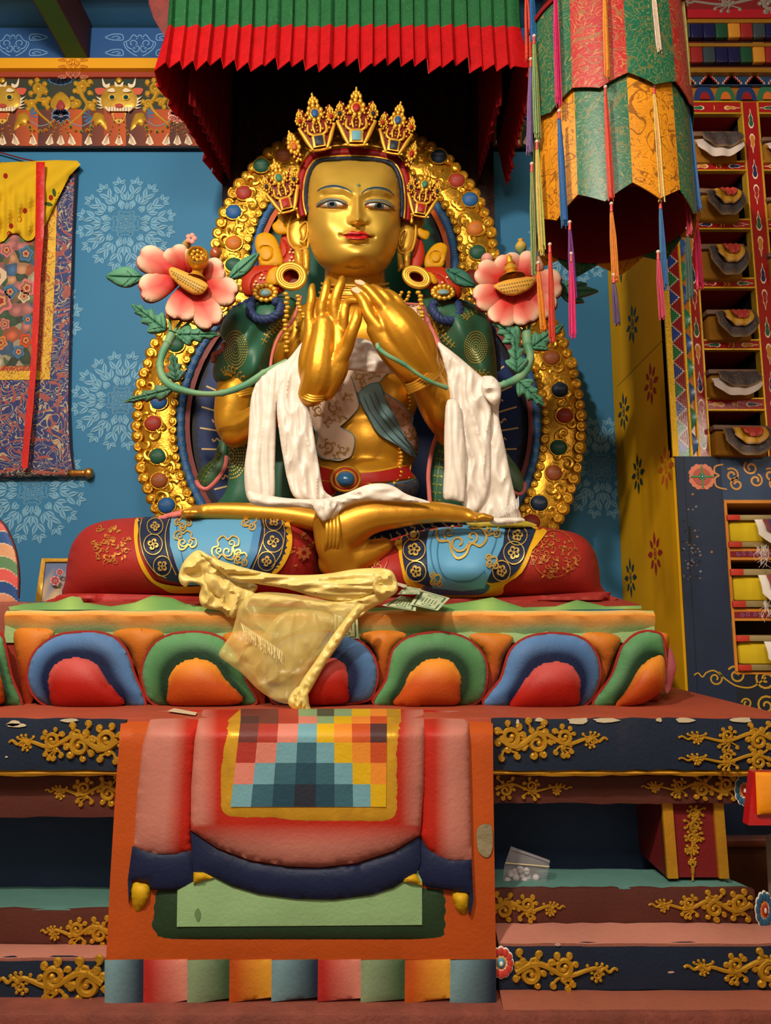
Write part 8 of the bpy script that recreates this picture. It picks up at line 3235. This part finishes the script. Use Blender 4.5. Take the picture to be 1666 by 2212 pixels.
for a, b in ((0, 1), (1, 2), (2, 3), (3, 0)):
    Aq = [fo[a], fo[b], fi[b], fi[a]]
    puff(mb, Aq, 3.5, .004, GOLDT, C(190, 140, 40), 8, Rm=3, thick=.025, Yf=pfY)
mb.build('gilt_frame', pf)
mb = MB()
puff(mb, fi, 3.51, .0, PAINTS, lambda x, y: mixc(C(92, 104, 136), C(190, 160, 120), (y - 1240) / 60 + .3 * math.sin(x * .2 + y * .1)), 4, thick=.01, Yf=pfY)
for (fx, fy, r_) in ((119, 1254, 11), (129, 1236, 8), (150, 1262, 9)):
    for i in range(7):
        a = i * .9
        flat(mb, ell(fx + r_ * .6 * math.cos(a), fy + r_ * .6 * math.sin(a), r_ * .45, r_ * .35, 8), 3.507, PAINTS, C(214, 150, 140), 20)
        flat(mb, ell(fx + r_ * .5 * math.cos(a), fy + r_ * .5 * math.sin(a), r_ * .28, r_ * .2, 8), 3.506, PAINTS, C(186, 80, 80), 20)
mb.build('flower_picture', pf)

# ================================================================ SMALL THINGS AT THE LOWER RIGHT
YG = 2.50
bag = thing('plastic_bag', 'small clear zip bag holding white balls on the teal ledge of the throne', 'bag', tuple(P(1130, 1905, YG)))
CLR = mat('clear_plastic', rough=.12, var=0, alpha=.22, spec=.8, bump=.4, bscale=30)
mb = MB()
puff(mb, [(1104, 1828), (1188, 1858), (1186, 1876), (1180, 1912), (1122, 1910), (1086, 1903), (1090, 1868)], YG - .03, .012, CLR, C(200, 196, 200), 6, thick=.05)
mb.build('bag_film', bag)
mb = MB()
tube(mb, [P(1092, 1864, YG - .045), P(1140, 1868, YG - .045), P(1187, 1872, YG - .045)], .0022, GLOSS, C(206, 190, 150), seg=5)
tube(mb, [P(1106, 1834, YG - .042), P(1188, 1862, YG - .04)], .0016, GLOSS, C(150, 140, 150), seg=5)
mb.build('zip_seal', bag)
bl = [(1097, 1903), (1104, 1888), (1115, 1896), (1113, 1884), (1124, 1878), (1128, 1890), (1133, 1903), (1141, 1893), (1138, 1882), (1150, 1904), (1158, 1895)]
for i, (a, b) in enumerate(bl):
    mb = MB(); c_ = P(a, b, YG - .012 + .012 * (i % 2))
    ball(mb, c_, 7.2 * YG / F, PAPER, C(206, 196, 200), seg=14, rings=10)
    tag(mb.build('white_ball', origin=tuple(c_)), 'small white ball among others in the clear zip bag', 'ball', 'white balls in the zip bag')

tb = thing('low_table', 'low table with a yellow panel framed in red, cut off by the right edge', 'table', (P(1720, 1783, 1.95).x, 2.05, 0))
mb = MB()
quadbox(mb, [(1629, 1668), (1617, 1783), (1900, 1783), (1900, 1668)], 1.95, .03, GLOSS, C(176, 22, 26)); mb.build('red_board', tb)
mb = MB()
puff(mb, [(1632, 1668), (1636, 1760), (1800, 1760), (1800, 1668)], 1.94, .012, GLOSS, C(224, 136, 16), 8, Rm=10, thick=.02); mb.build('yellow_panel', tb)
g_ = P(1760, 1780, 1.97)
mb = MB(); box(mb, g_.x, g_.x + .06, 1.99, 2.05, 0, g_.z, GLOSS, C(150, 24, 26)); mb.build('leg', tb)
mb = MB()
a = P(1560, 1812, 3.0); b = P(1560, 1832, 3.0)
box(mb, a.x, 3.2, 3.0, 3.06, b.z, a.z, GLOSS, C(150, 84, 62), .008)
box(mb, a.x, 3.2, 3.02, 3.06, .0, b.z, WOODP, C(104, 62, 34))
tag(mb.build('bench', origin=(a.x, 3.05, 0)), 'plain brown wooden bench front with a rounded top rail behind the throne corner', 'bench')
mb = MB()
puff(mb, [(1654, 1806), (1668, 1800), (1760, 1800), (1760, 2240), (1672, 2240), (1662, 1960)], 2.72, .02, PAINT, C(112, 96, 80), 12, Rm=10, thick=.1)
tag(mb.build('stone_post', origin=tuple(P(1700, 2240, 2.75))), 'grey brown post at the lower right edge, behind the low table', 'post')
